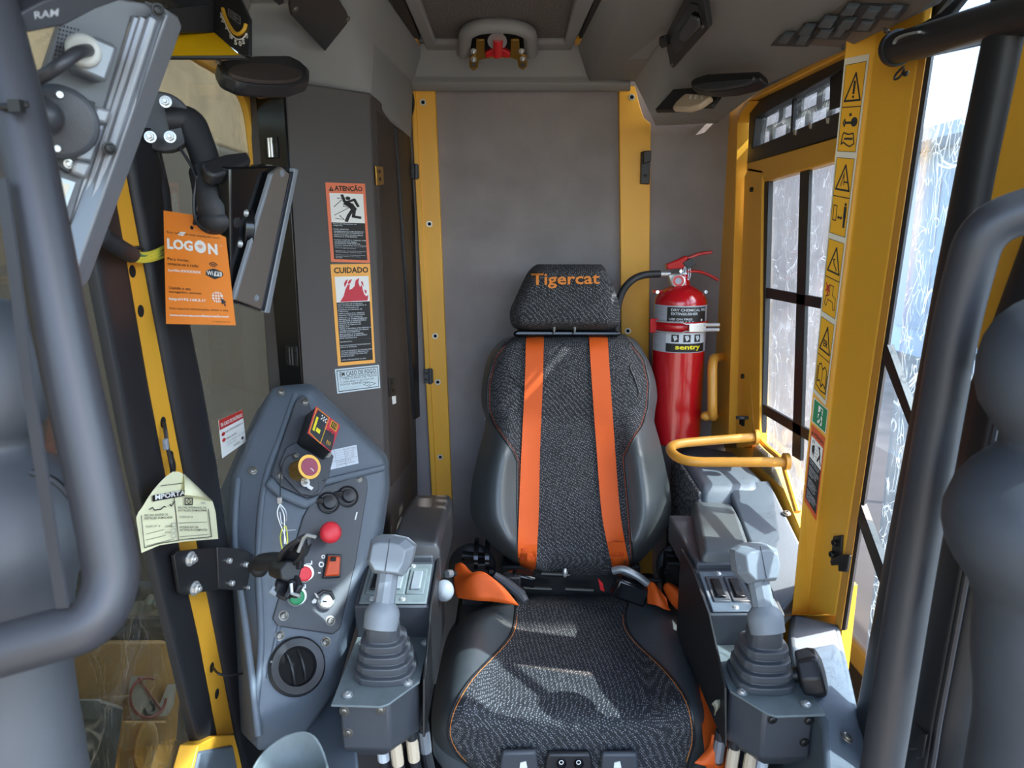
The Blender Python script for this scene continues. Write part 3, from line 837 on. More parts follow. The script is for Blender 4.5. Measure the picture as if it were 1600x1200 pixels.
seat = thing('operator_seat', 'black operator seat with woven centre, leather bolsters and headrest', 'seat', (.12, 1.35, .06))
sb = V((.125, 1.57, .576)); su = V((0, .18, .548)).normalized()
BP = pl3(sb, sb + V((1, 0, 0)), sb + su)
def bb(s, y):
    edge = -.075 * max(0, (abs(s) - .72) / .28) ** 2.2
    bol = 0
    if y > 640:
        k = min(1, (y - 640) / 70) * min(1, max(0, (905 - y) / 60))
        bol = .06 * k * math.exp(-((abs(s) - .74) / .17) ** 2)
    ends = -.05 * max(0, (548 - y) / 24) ** 2 - .05 * max(0, (y - 868) / 32) ** 2
    lum = .018 * math.exp(-((y - 800) / 70) ** 2) + .012 * math.exp(-((y - 585) / 35) ** 2) - .012 * math.exp(-((y - 660) / 22) ** 2) * (1 - s * s)
    return .03 + edge + bol + ends + lum * (1 - abs(s) * .5)
back = Surf(BP, [(522, 812, 975), (530, 786, 992), (545, 770, 1003), (565, 760, 1014), (590, 755, 1023), (618, 752, 1027), (640, 754, 1024), (658, 759, 1022), (690, 752, 1031), (730, 742, 1040), (765, 736, 1047), (795, 735, 1049), (815, 740, 1046), (840, 757, 1033), (860, 778, 1016), (882, 808, 995), (899, 845, 965)], bb)
bl = lambda y: max(back.L(y), interp([(520, 812), (535, 790), (560, 771), (600, 762), (640, 762), (665, 772), (700, 798), (720, 808), (800, 808), (885, 812), (899, 845)], y))
br = lambda y: min(back.R(y), interp([(520, 975), (535, 985), (560, 1006), (600, 1015), (640, 1012), (665, 1004), (690, 988), (715, 976), (800, 984), (885, 990), (899, 965)], y))
backrest = thing('backrest', None, None, sb); backrest.parent = seat; backrest.location = sb - world_loc(seat); WL[backrest.name] = sb
b = B(); back.patch(b, bl, br, 522, 899, 54, 26); b.done('fabric_panel', 'seat_fabric', backrest, sm=80)
b = B(); back.patch(b, back.L, bl, 522, 899, 54, 10); b.done('side_bolster', 'leather', backrest, sm=80)
b = B(); back.patch(b, br, back.R, 522, 899, 54, 10); b.done('side_bolster', 'leather', backrest, sm=80)
def stitch(f, y0, y1, name, par, surf, m='belt_dark', r=.0011, dx=0):
    B().tube([surf.pos(f(y) + dx, y, .0012) for y in [y0 + (y1 - y0) * i / 40 for i in range(41)]], r, 5).done(name, m, par)
stitch(bl, 540, 885, 'stitching', backrest, back, 'belt_dark', .0005, 3); stitch(br, 540, 885, 'stitching', backrest, back, 'belt_dark', .0005, -3)
stitch(bl, 535, 890, 'piping', backrest, back, 'black_plastic', .0022); stitch(br, 535, 890, 'piping', backrest, back, 'black_plastic', .0022)
# moulded creases of the upper cushion
for q in ([(775, 572), (800, 590), (822, 612)], [(1000, 568), (985, 572), (992, 592), (998, 612), (996, 622)]):
    B().tube(spline([back.pos(x, y, .0006) for x, y in q], 5), .0018, 5).done('crease', 'black_plastic', backrest)
n = nrm(BP)
b = B(); rings = []
for i in range(26):
    y = 522 + 377 * i / 25
    l, r = back.pos(back.L(y), y), back.pos(back.R(y), y)
    w = r - l
    rings.append([l, l - n * .04, l + w * .10 - n * .085, l + w * .5 - n * .09, r - w * .10 - n * .085, r - n * .04, r])
b.loft(rings, cap=True).done('back_shell', 'leather', backrest, sm=60)

# headrest
HP = pl3(V((.13, 1.735, 1.1)), V((1.13, 1.735, 1.1)), V((.13, 1.775, 1.28)))
def hb(s, y):
    t = (y - 464) / 51
    return .045 - .055 * max(0, (abs(s) - .7) / .3) ** 2.5 - .05 * max(0, (abs(t) - .72) / .28) ** 2.2 + .012 * (1 - t * t)
head = Surf(HP, [(412, 841, 937), (416, 834, 943), (425, 825, 948), (440, 817, 956), (455, 810, 961), (470, 803, 966), (485, 797, 969), (500, 797, 969), (509, 801, 966), (515, 812, 958)], hb)
headrest = thing('headrest', None, None, V((.13, 1.75, 1.13))); headrest.parent = seat; headrest.location = V((.13, 1.75, 1.13)) - world_loc(seat); WL[headrest.name] = V((.13, 1.75, 1.13))
b = B(); head.patch(b, head.L, head.R, 413, 515, 26, 26); b.done('headrest_cushion', 'seat_fabric', headrest, sm=80)
b = B(); rings = []
n = nrm(HP)
for i in range(18):
    y = 413 + 102 * i / 17
    l, r = head.pos(head.L(y), y), head.pos(head.R(y), y); w = r - l
    rings.append([l, l - n * .035, l + w * .1 - n * .06, r - w * .1 - n * .06, r - n * .035, r])
b.loft(rings).done('headrest_shell', 'leather', headrest, sm=60)
pr = Print(headrest, head.pos(830, 428), head.pos(937, 426), head.pos(937, 452), head.pos(830, 452), .0012, warp=lambda u, v: head.pos(830 + 107 * u, 428 - 2 * u + 24 * v, .006))
pr.text('Tigercat', 'orange_print', .0, .0, 1.0, 1.0, bold=.018, layer=1.5); pr.done()
for x in (866, 898):
    B().cyl(back.pos(x, 530, -.03), head.pos(x, 508, -.05), .006, seg=10).done('headrest_rod', 'zinc', seat)
b = B().px([(808, 515), (966, 516), (974, 521), (964, 526), (806, 526), (800, 521)], pl3(V((.13, 1.735, 1.1)), V((1.13, 1.735, 1.1)), V((.13, 1.775, 1.28))), .03, .0)
b.done('belt_guide', 'gloss_black', seat, bevel=.006)
for x in (866, 898): B().cyl(on(x, 511, HP, .02), on(x, 519, HP, .028), .0035, .002, seg=8).done('guide_pin', 'zinc', seat)

# cushion: rows of the picture on a curved profile
prof = [(926, .515), (960, .518), (1040, .528), (1090, .530), (1120, .525), (1140, .510), (1160, .486), (1180, .458), (1200, .430), (1215, .41)]
prof = smooth_tab(prof)
class Cushion(Surf):
    def __init__(self, rows):
        self.Lt = smooth_tab([(y, l) for y, l, r in rows]); self.Rt = smooth_tab([(y, r) for y, l, r in rows])
    def pos(self, x, y, off=0.0):
        l, r = self.L(y), self.R(y)
        s = max(-1, min(1, (x - (l + r) / 2) / max(1, (r - l) / 2)))
        z = interp(prof, y)
        k = 1 if y < 1100 else max(0, 1 - (y - 1100) / 60)
        z += .030 * k * math.exp(-((abs(s) - .76) / .16) ** 2) * min(1, (y - 926) / 40) - .045 * max(0, (abs(s) - .84) / .16) ** 2
        if y < 946: z -= .03 * ((946 - y) / 20) ** 2
        p = on(x, y, plz(z))
        return p + (EYE - p).normalized() * off
cush = Cushion([(926, 812, 975), (934, 790, 1015), (943, 762, 1046), (952, 738, 1068), (965, 718, 1080), (985, 703, 1089), (1010, 694, 1096), (1045, 686, 1105), (1080, 679, 1112), (1110, 675, 1116), (1135, 674, 1117), (1155, 678, 1113), (1172, 690, 1106), (1185, 708, 1097), (1198, 730, 1085), (1212, 750, 1070)])
cl = lambda y: max(cush.L(y), interp(smooth_tab([(926, 812), (940, 806), (962, 804), (985, 800), (1005, 788), (1030, 764), (1060, 736), (1090, 716), (1120, 703), (1150, 700), (1180, 715), (1212, 750)]), y))
cr = lambda y: min(cush.R(y), interp(smooth_tab([(926, 975), (940, 982), (960, 977), (985, 982), (1010, 1002), (1040, 1034), (1070, 1060), (1100, 1077), (1130, 1084), (1160, 1085), (1185, 1078), (1212, 1070)]), y))
cushion = thing('cushion', None, None, V((.12, 1.3, .45))); cushion.parent = seat; cushion.location = V((.12, 1.3, .45)) - world_loc(seat); WL[cushion.name] = V((.12, 1.3, .45))
b = B(); cush.patch(b, cl, cr, 926, 1212, 46, 30); b.done('fabric_panel', 'seat_fabric', cushion, sm=80)
b = B(); cush.patch(b, cush.L, cl, 926, 1212, 46, 12); b.done('side_bolster', 'leather', cushion, sm=80)
b = B(); cush.patch(b, cr, cush.R, 926, 1212, 46, 12); b.done('side_bolster', 'leather', cushion, sm=80)
stitch(cl, 960, 1190, 'stitching', cushion, cush, 'orange_print', .0006, 4); stitch(cr, 960, 1190, 'stitching', cushion, cush, 'orange_print', .0006, -4)
stitch(cl, 935, 1200, 'piping', cushion, cush, 'black_plastic', .0022); stitch(cr, 935, 1200, 'piping', cushion, cush, 'black_plastic', .0022)
# skirt closing the cushion underneath
ys = [926 + 286 * i / 30 for i in range(31)]
ringtop = [cush.pos(cush.L(y), y) for y in ys] + [cush.pos(cush.R(y), y) for y in ys[::-1]]
ctr = sum(ringtop, V((0, 0, 0))) / len(ringtop)
def low(p, d, k): q = ctr.lerp(p, k); return V((q.x, q.y, min(p.z - .002, p.z - d)))
b = B(); b.loft([ringtop, [low(p, .035, 1.0) for p in ringtop], [low(p, .075, .93) for p in ringtop], [V((low(p, 0, .8).x, low(p, 0, .8).y + .03, .38)) for p in ringtop]])
b.done('cushion_base', 'leather', cushion, sm=60)
# tilt levers and buttons at the seat's front edge
fl = ply(1.075)
for q in ([(785, 1176), (838, 1175), (842, 1215), (778, 1215)], [(941, 1178), (996, 1178), (1000, 1215), (938, 1215)]):
    l = px_slab('tilt_lever', q, fl, .012, 'dark_plastic', parent=seat, bevel=.005)
px_slab('switch_housing', [(856, 1178), (923, 1178), (928, 1215), (848, 1215)], fl, .012, 'black_plastic', lift=-.006, parent=seat, bevel=.005)
for x, g in ((877, '('), (904, 'o')):
    bt = B().lathe(on(x, 1191, fl, -.008), nrm(fl), [(.0085, 0), (.0085, .006), (.006, .010), (0, .011)], 16).done('seat_button', 'gloss_black', seat)
    B().lathe(on(x, 1191, fl, .0024), nrm(fl), [(.0042, 0), (.0042, .0008), (.003, .0008), (.003, 0)], 12, cap=False).done('symbol', 'white', bt)
for x in (818, 965):
    px_slab('arrow_mark', [(x - 5, 1192), (x + 4, 1190), (x + 6, 1200), (x - 6, 1200)], fl, .002, 'white', lift=.0015, parent=seat, bevel=0)
# suspension: base box, scissor arms, recliner pivots
sus = thing('suspension', None, None, V((.12, 1.4, .06))); sus.parent = seat; sus.location = V((.12, 1.4, .06)) - world_loc(seat); WL[sus.name] = V((.12, 1.4, .06))
B().box((.12, 1.38, .10), (.2, .22, .04)).done('base_frame', 'black_steel', sus, bevel=.004)
B().box((.12, 1.40, .37), (.19, .2, .02)).done('top_frame', 'black_steel', sus, bevel=.004)
for s in (-1, 1):
    for k in (-1, 1):
        B().cyl(V((.12 + s * .16, 1.40 - k * .17, .13)), V((.12 + s * .16, 1.40 + k * .17, .36)), .014, seg=10).done('scissor_arm', 'black_steel', sus)
b = B()
rg = []
for k in range(9):
    z = .13 + .03 * k; r = .19 if k % 2 else .17
    rg.append([V((.12 + sx * r, 1.40 + sy * (r - .01), z)) for sx, sy in ((-1, -1), (1, -1), (1, 1), (-1, 1))])
b.loft(rg).done('suspension_bellows', 'black_rubber', sus)
for s, xs in ((-1, (722, 745, 762)), (1, (1038, 1056, 1072))):
    pv = thing('recliner', None, None, D(xs[1], 890, 1.78)); pv.parent = seat; pv.location = D(xs[1], 890, 1.78) - world_loc(seat); WL[pv.name] = D(xs[1], 890, 1.78)
    B().cyl(D(xs[0], 868, 1.78), D(xs[2], 872, 1.78), .012, seg=12).done('pivot_tube', 'black_steel', pv)
    B().cyl(D(xs[0] - 4, 893, 1.72), D(xs[2] + 8, 893, 1.74), .012, seg=12).done('cross_tube', 'black_steel', pv)
    for x in xs[1:]:
        B().lathe(D(x, 872, 1.76), V((1, 0, 0)), [(.02, -.005), (.05, -.005), (.05, .005), (.02, .005)], 20).done('pivot_disc', 'gloss_black', pv)
    B().box(D(xs[1], 905, 1.74), (.03, .02, .05)).done('pivot_bracket', 'black_steel', pv, bevel=.004)
    B().box(D(xs[1] + s * 6, 945, 1.72), (.025, .03, .05)).done('pivot_bracket', 'black_steel', pv, bevel=.004)
for sx in (-.085, .325): B().box((sx, 1.56, .36), (.045, .16, .14)).done('side_bracket', 'black_steel', sus, bevel=.01)
for x in (738, 1062): B().lathe(D(x, 885, 1.80), V((0, -1, .2)), [(.02, -.01), (.058, -.01), (.06, .004), (.05, .012), (.02, .014), (0, .014)], 28).done('backrest_knob', 'black_plastic', sus)
B().box(D(890, 905, 1.76), (.17, .03, .05)).done('rear_cover', 'black_steel', seat, bevel=.006)
for x, y in ((868, 896), (1010, 905), (840, 918), (905, 920), (1060, 925), (1065, 880), (735, 905)):
    B().cyl(D(x - 22, y, 1.68), D(x + 22, y + 2, 1.68), .006, seg=10).done('linkage_rod', 'dark_screw', seat)
B().ell(D(883, 895, 1.66), .006, .006, .012).done('linkage_pin', 'zinc', seat)

# shoulder belts, lying on the backrest
def belt(name, label, rows, buckle, cross):
    t = thing(name, label, 'seat belt', back.pos(rows[-1][1], rows[-1][0]), 'orange shoulder belts over the backrest')
    tl = smooth_tab([(y, a) for y, a, c in rows]); tr = smooth_tab([(y, c) for y, a, c in rows])
    y0, y1 = rows[0][0], rows[-1][0]
    b = B(); rg = []
    for i in range(50):
        y = y0 + (y1 - y0) * i / 49
        ds = [.0055, .0055, .0055, .0025, .0025, .0025]
        a, c = interp(tl, y), interp(tr, y)
        xs = [a, (a + c) / 2, c]
        top = [back.pos(x, y, .007) for x in xs]; bot = [back.pos(x, y, .004) for x in xs[::-1]]
        rg.append(top + bot)
    b.loft(rg).done('webbing', 'belt', t, sm=50)
    # doubled, sewn end
    cx, cy = cross
    b = B(); rg = []
    for i in range(8):
        y = cy - 14 + 34 * i / 7
        a, c = interp(tl, y) + .5, interp(tr, y) - .5
        rg.append([back.pos(a, y, .010), back.pos(c, y, .010), back.pos(c, y, .0065), back.pos(a, y, .0065)])
    e = b.loft(rg).done('sewn_end', 'belt', t, bevel=.0008)
    for q in ([(cx - 9, cy - 8), (cx + 9, cy - 8), (cx + 9, cy + 8), (cx - 9, cy + 8), (cx - 9, cy - 8)], [(cx - 9, cy - 8), (cx + 9, cy + 8)], [(cx + 9, cy - 8), (cx - 9, cy + 8)]):
        B().tube([back.pos(x, y, .0112) for x, y in q], .0007, 5).done('seam', 'red_print', e)
    return t
belt_l = belt('shoulder_belt', 'orange shoulder belt crossing the left part of the backrest', [(522, 822, 850), (600, 820, 848), (700, 815, 844), (800, 811, 842), (860, 809, 839), (878, 810, 838), (895, 815, 835)], None, (824, 865))
belt_r = belt('shoulder_belt', 'orange shoulder belt crossing the right part of the backrest', [(520, 920, 949), (600, 925, 954), (700, 932, 961), (800, 940, 969), (860, 951, 979), (878, 955, 983), (894, 958, 984)], None, (965, 861))
bk = thing('belt_buckle', 'black seat belt buckle under the left shoulder belt', 'buckle', D(810, 915, 1.62))
B().box(D(818, 903, 1.63), (.028, .016, .014), Matrix.Rotation(.25, 3, 'Y')).done('buckle_body', 'gloss_black', bk, bevel=.006)
B().tube([D(772, 898, 1.58), D(790, 910, 1.58), D(815, 930, 1.56), D(822, 940, 1.55)], [.008, .011, .012, .008], 10).done('buckle_tongue', 'dark_plastic', bk)
B().box(D(800, 910, 1.62), (.02, .014, .02)).done('buckle_plate', 'black_plastic', bk, bevel=.004)
bk = thing('belt_buckle', 'black seat belt buckle with a red release under the right shoulder belt', 'buckle', D(985, 930, 1.60))
B().box(D(975, 904, 1.62), (.022, .016, .016), Matrix.Rotation(.2, 3, 'Y')).done('buckle_tongue', 'black_plastic', bk, bevel=.005)
B().box(D(985, 922, 1.60), (.04, .018, .024), Matrix.Rotation(.35, 3, 'Y')).done('buckle_body', 'gloss_black', bk, bevel=.007)
px_slab('release', [(935, 906), (942, 912), (945, 925), (938, 922)], ply(1.50), .01, 'red', parent=bk, bevel=.001)
B().tube(spline([D(958, 892, 1.6), D(975, 890, 1.59), D(996, 900, 1.585), D(1012, 912, 1.585)], 5), .009, 10).done('buckle_neck', 'silver', bk)
# crumpled orange lap belts
def cloth(name, mat_, parent, rows, th=.004):
    b = B(); g = [[D(*p) for p in r] for r in rows]
    fine = [spline(r, 5) for r in g]
    cols = list(zip(*fine))
    fine = list(zip(*[spline(list(c), 4) for c in cols]))
    b.grid([list(r) for r in fine])
    return b.done(name, mat_, parent, sm=80, solid=th)
lap = thing('lap_belt', 'crumpled orange lap belt flap on the left of the seat', 'seat belt', D(760, 945, 1.55))
cloth('webbing', 'belt', lap, [[(712, 882, 1.60), (722, 880, 1.59), (733, 893, 1.58), (742, 906, 1.57)],
                               [(710, 905, 1.58), (724, 900, 1.565), (742, 897, 1.55), (768, 905, 1.56)],
                               [(712, 927, 1.57), (732, 908, 1.535), (756, 897, 1.53), (790, 922, 1.54)],
                               [(716, 934, 1.56), (745, 938, 1.525), (772, 940, 1.53), (811, 946, 1.54)]])
cloth('webbing', 'belt', lap, [[(776, 905, 1.66), (790, 896, 1.65), (803, 891, 1.65)], [(782, 912, 1.65), (795, 905, 1.63), (806, 900, 1.64)], [(800, 920, 1.64), (808, 916, 1.62), (816, 924, 1.63)]])
lap = thing('lap_belt', 'orange lap belt folded down on the right of the seat', 'seat belt', D(1050, 960, 1.55))
cloth('webbing', 'belt', lap, [[(1012, 910, 1.59), (1020, 910, 1.58), (1030, 922, 1.57), (1042, 935, 1.56)], [(1012, 928, 1.585), (1024, 925, 1.56), (1034, 940, 1.55), (1044, 950, 1.56)], [(1012, 943, 1.58), (1026, 946, 1.55), (1038, 952, 1.55), (1048, 954, 1.56)]])
cloth('webbing', 'belt', lap, [[(1036, 918, 1.60), (1042, 911, 1.59), (1052, 914, 1.60)], [(1046, 938, 1.575), (1060, 928, 1.555), (1072, 932, 1.575)], [(1062, 955, 1.57), (1074, 948, 1.55), (1085, 952, 1.57)], [(1086, 968, 1.57), (1088, 965, 1.56), (1089, 960, 1.57)]])
lap = thing('belt_strap', 'orange strap running down between seat and right console', 'seat belt', D(1112, 1170, 1.2))
B().ribbon(spline([D(1098, 985, 1.45), D(1103, 1020, 1.40), D(1110, 1070, 1.33), D(1114, 1120, 1.27), D(1119, 1165, 1.22), D(1124, 1215, 1.17)], 5), V((.35, .9, .2)), .045, .003).done('strap', 'belt', lap)
cloth('strap_end', 'belt', lap, [[(1112, 1148, 1.20), (1122, 1146, 1.20), (1128, 1150, 1.2)], [(1108, 1168, 1.20), (1120, 1168, 1.19), (1128, 1176, 1.2)], [(1085, 1192, 1.18), (1100, 1196, 1.18), (1120, 1195, 1.19)]])
lf = thing('dry_leaf', 'small dry brown leaf at the right edge of the cushion', 'leaf', D(1118, 1105, 1.16))
cloth('leaf_blade', 'machine_steel', lf, [[(1112, 1100, 1.16), (1118, 1094, 1.155), (1127, 1093, 1.16)], [(1116, 1106, 1.16), (1121, 1103, 1.15), (1126, 1102, 1.16)], [(1117, 1118, 1.16), (1118, 1113, 1.155), (1121, 1110, 1.16)]], .001)
# ------------------------------------------------------------------ armrest consoles with joysticks, mirrored about the seat
def mx(x, m): return .10 + m * (x - .10)
def console(m, dz, dy, side, lab):
    """m = 1 left console, -1 its mirror image on the right"""
    T = lambda x, y, z: V((mx(x, m), y + dy, z + dz))
    t = thing('control_console', lab, 'console', T(-.20, 1.1, .54), 'joystick consoles beside the seat')
    # upright box with chamfered inner front corner
    pl_ = [(-.268, .985), (-.192, .985), (-.152, 1.03), (-.142, 1.30), (-.268, 1.30)]
    b = B(); rg = []
    for z, k in ((.535, .022), (.56, 0), (.652, 0)):
        rg.append([T(x + (k if x < -.2 else -k * .6), y + k * .8, z) for x, y in pl_])
    b.loft(rg).done('console_box', 'dark_plastic', t, bevel=.004)
    dk = [(-.276, .962), (-.200, .958), (-.188, .964), (-.148, 1.02), (-.143, 1.27), (-.276, 1.27)]
    b = B(); b.slab([T(x, y, .652) for x, y in dk], V((0, 0, .004)))
    deck = b.done('deck_plate', 'deck_steel', t, bevel=.0015)
    for x, y in ((-.255, .985), (-.166, 1.015), (-.262, 1.13), (-.152, 1.13)): fix('screw', T(x, y, .6575), V((0, 0, 1)), .006, deck, 'zinc')
    for x, z in ((-.262, .628), (-.205, .630), (-.258, .590)): fix('screw', T(x, .9855, z), V((0, -1, 0)), .006, t, 'screw' if m > 0 else 'dark_screw')
    # raised switch box and panel
    b = B()
    prof_ = [(1.150, .655), (1.138, .722), (1.245, .747), (1.33, .747), (1.33, .655)]
    b.slab([T(-.276, y, z) for y, z in prof_], V((mx(-.144, m) - mx(-.276, m), 0, 0)))
    b.done('switch_box', 'dark_plastic', t, bevel=.003)
    # worn inner side plate
    b = B(); b.slab([T(-.143, 1.00, .57), T(-.143, 1.02, .66), T(-.143, 1.13, .728), T(-.143, 1.25, .753), T(-.143, 1.34, .753), T(-.143, 1.34, .57)], V((m * .004, 0, 0)))
    b.done('side_plate', 'black_steel', t, bevel=.001)
    pa, pb, pc = T(-.268, 1.141, .7245), T(-.150, 1.141, .7245), T(-.150, 1.245, .7485)
    un = (pb - pa).cross(pc - pb).normalized()
    if un.z < 0: un = -un
    pt = (pc - pb)
    P = lambda u, v, l=0: pa + (pb - pa) * u + pt * v + un * l
    b = B(); b.slab([P(0, 0, .003), P(1, 0, .003), P(1, 1, .003), P(0, 1, .003)], -un * .004)
    sp = b.done('switch_panel', 'deck_steel' if m > 0 else 'grey_plastic', t, bevel=.002)
    for u, v in ((.64, .09), (.70, .93), (.18, .1), (.2, .93)): fix('screw', P(u, v, .003), un, .0045, sp, 'zinc')
    for i, u0 in enumerate((.06, .38, .67)):
        b = B(); b.slab([P(u0, .2, .006), P(u0 + .27, .2, .006), P(u0 + .27, .84, .006), P(u0, .84, .006)], -un * .004)
        fr = b.done('switch_frame', 'deck_steel' if m > 0 else 'dark_plastic', sp, bevel=.002)
        b = B(); b.slab([P(u0 + .06, .28, .010), P(u0 + .21, .28, .012), P(u0 + .21, .76, .008), P(u0 + .06, .76, .008)], -un * .006)
        rk = b.done('rocker', 'grip_grey' if m > 0 and i else 'gloss_black', fr, bevel=.002)
    # armrest pad
    b = B(); rg = []
    for y, z, h, wx in ((1.262, .770, .05, .040), (1.268, .792, .075, .046), (1.30, .804, .095, .048), (1.42, .800, .10, .049), (1.54, .788, .095, .048), (1.566, .780, .07, .045)):
        c = T(-.184, y, z - .012) + (V((.022 + .055 * (y - 1.26) / .3, 0, 0)) if m < 0 else V((0, 0, 0)))
        rg.append([c + V((sx * wx, 0, dz_)) for sx, dz_ in ((-.82, 0), (.82, 0), (1, -.014), (1, -h), (-1, -h), (-1, -.014))])
    b.loft(rg).done('armrest_pad', 'pad_black' if m > 0 else 'leather', t, bevel=.006, seg=3)
    B().box(T(-.19, 1.38, .73), (.04, .12, .03)).done('armrest_support', 'dark_plastic', t, bevel=.004)
    # hoses and connectors under the box
    for x, y, c_ in ((-.215, 1.03, 'label_white'), (-.190, 1.02, 'lamp_cover'), (-.165, 1.03, 'lamp_cover'), (-.148, 1.05, 'silver')):
        h = B().tube([T(x, y, .56), T(x + .004, y, .50), T(x + .012, y + .02, .42), T(x + .015, y + .05, .30)], .009, 10).done('hose', 'black_rubber', t)
        B().cyl(T(x, y, .545), T(x + .003, y, .505), .010, seg=10).done('hose_fitting', c_, h)
    return T
TL = console(1, 0, 0, 'left', 'left control console with cracked glossy black armrest pad')
TR = console(-1, -.012, -.006, 'right', 'right control console with matt grey armrest pad')
B().ell(D(694, 923, 1.36), .019, .019, .021).done('grey_ball', 'ball_white', label='round grey ball beside the left console', cat='ball')
B().ell(D(1094, 926, 1.40), .019, .019, .021).done('grey_ball', 'ball_white', label='round grey ball beside the right console', cat='ball')
for x0, nm in ((689, 'left'), (1094, 'right')):
    t = thing('red_cable_end', 'greasy cable end above the grey ball of the %s console' % nm, 'cable', D(x0, 900, 1.44))
    s = 1 if x0 < 800 else -1
    B().tube([D(x0 - s * 4, 905, 1.42), D(x0 + s * 8, 897, 1.43), D(x0 + s * 22, 896, 1.45)], .006, 8).done('cable', 'machine_dark', t)
    B().cyl(D(x0 + s * 9, 897, 1.42), D(x0 + s * 16, 896, 1.43), .008, seg=10).done('ferrule', 'zinc', t)
    B().box(D(x0 - s * 4, 906, 1.42), (.006, .006, .012)).done('clip', 'orange_red', t)

def joystick(base, collar, headc, label, yawz, m):
    t = thing('joystick', label, 'joystick', base, 'grey joysticks on the consoles')
    ax = (collar - base)
    # bellows boot, squarish steps
    b = B(); rg = []
    def ring(c, hx, hy, up_=0):
        r = []
        for k in range(20):
            a = 2 * math.pi * k / 20
            ca, sa = math.cos(a), math.sin(a)
            q = (abs(ca) ** 3.2 + abs(sa) ** 3.2) ** (-1 / 3.2)
            r.append(c + V((hx * ca * q, hy * sa * q, 0)))
        return r
    steps = 4
    H = ax.length
    k0 = .050
    for i in range(steps):
        f0 = i / (steps + 1.75); f1 = (i + .62) / (steps + 1.75); f2 = (i + .70) / (steps + 1.75)
        r0 = k0 - .0045 * i
        rg.append(ring(base + ax * f0, r0, r0)); rg.append(ring(base + ax * f1, r0 - .001, r0 - .001))
        rg.append(ring(base + ax * f2, r0 - .010, r0 - .010)); rg.append(ring(base + ax * ((i + .96) / (steps + 1.75)), r0 - .010, r0 - .010))
    rg.append(ring(base + ax * .82, .026, .026)); rg.append(ring(base + ax * .96, .021, .021)); rg.append(ring(base + ax * 1.0, .019, .019))
    b.loft(rg).done('boot', 'boot_rubber', t, bevel=.0016, sm=30)
    d = (headc - collar).normalized()
    b = B(); b.lathe(collar, d, [(.020, -.022), (.0265, -.020), (.0275, -.004), (.0275, .004), (.025, .012), (.018, .020)], 26)
    b.done('collar', 'grip_grey', t, sm=30)
    L = (headc - collar).length
    b = B(); b.lathe(collar, d, [(.0175, .016), (.017, .04), (.0165, L - .01)], 10)
    b.done('stem', 'grip_grey', t, sm=20)
    # faceted head: sections across its thickness
    zx = V((0, 0, 1)); r = V((1, 0, 0)); r = (r - d * r.dot(d)).normalized()
    r = Quaternion(d, yawz) @ r
    fwd = r.cross(d)                           # away from / toward the eye
    if fwd.dot(EYE - headc) < 0: fwd = -fwd
    Hd = lambda u, v, w: headc + r * u + d * v + fwd * w
    out = [(-.034, .024), (-.022, .030), (0, .032), (.022, .030), (.038, .020), (.036, -.006), (.026, -.028), (-.022, -.028), (-.036, -.010)]
    b = B()
    rg = []
    for w, k, sh in ((-.026, .72, .006), (-.014, 1.0, .004), (.008, 1.0, 0), (.028, .74, -.002)):
        rg.append([Hd(u * k, v * k + sh, w) for u, v in out])
    hd = b.loft(rg).done('grip_head', 'grip_grey', t, bevel=.002, sm=20)
    B().tube([Hd(.001, .028, .0275), Hd(.001, -.021, .0285), Hd(.001, -.030, .008), Hd(.001, -.030, -.014)], .0008, 5).done('seam', 'dark_plastic', hd)
    B().lathe(Hd(-.029, -.001, .0165), (fwd - r * .9).normalized(), [(.006, -.003), (.006, .0008), (.0045, .0008), (.0045, -.002), (0, -.002)], 14).done('thumb_button', 'grip_grey', hd)
    B().lathe(Hd(.030, -.001, .0165), (fwd + r * .9).normalized(), [(.006, -.003), (.006, .0008), (.0045, .0008), (.0045, -.002), (0, -.002)], 14).done('thumb_button', 'grip_grey', hd)
    return t
joystick(V((-.207, 1.055, .656)), D(597, 962, 1.125), D(610, 870, 1.145), 'grey joystick with ribbed boot on the left console, in shade', -.05, 1)
joystick(V((.408, 1.05, .644)), D(1196, 968, 1.12), D(1180, 882, 1.14), 'grey joystick with ribbed boot on the right console, sunlit head', .12, -1)

# ------------------------------------------------------------------ left dash console
dash = thing('dash_console', 'blue-grey moulded dash console with switch plate and round air vent at left', 'console', (-.36, 1.15, .45))
DA, DB_, DC = D(480, 600, 1.42), D(600, 720, 1.44), D(440, 1080, 1.17)
DP = pl3(DA, DB_, DC)
dn = nrm(DP)
outer = [(427, 602), (488, 597), (548, 655), (608, 712), (610, 765), (600, 835), (574, 925), (550, 1005), (530, 1075), (478, 1150), (402, 1178), (380, 1010), (357, 850), (362, 745), (395, 668)]
inner = [(462, 614), (487, 607), (543, 662), (600, 718), (601, 762), (590, 830), (563, 918), (538, 1000), (512, 1058), (462, 1092), (398, 1120), (408, 1000), (402, 868), (413, 760), (438, 682)]
b = B()
r_in = [on(x, y, DP) for x, y in inner]
r_out = [on(x, y, DP) - dn * .035 for x, y in outer]
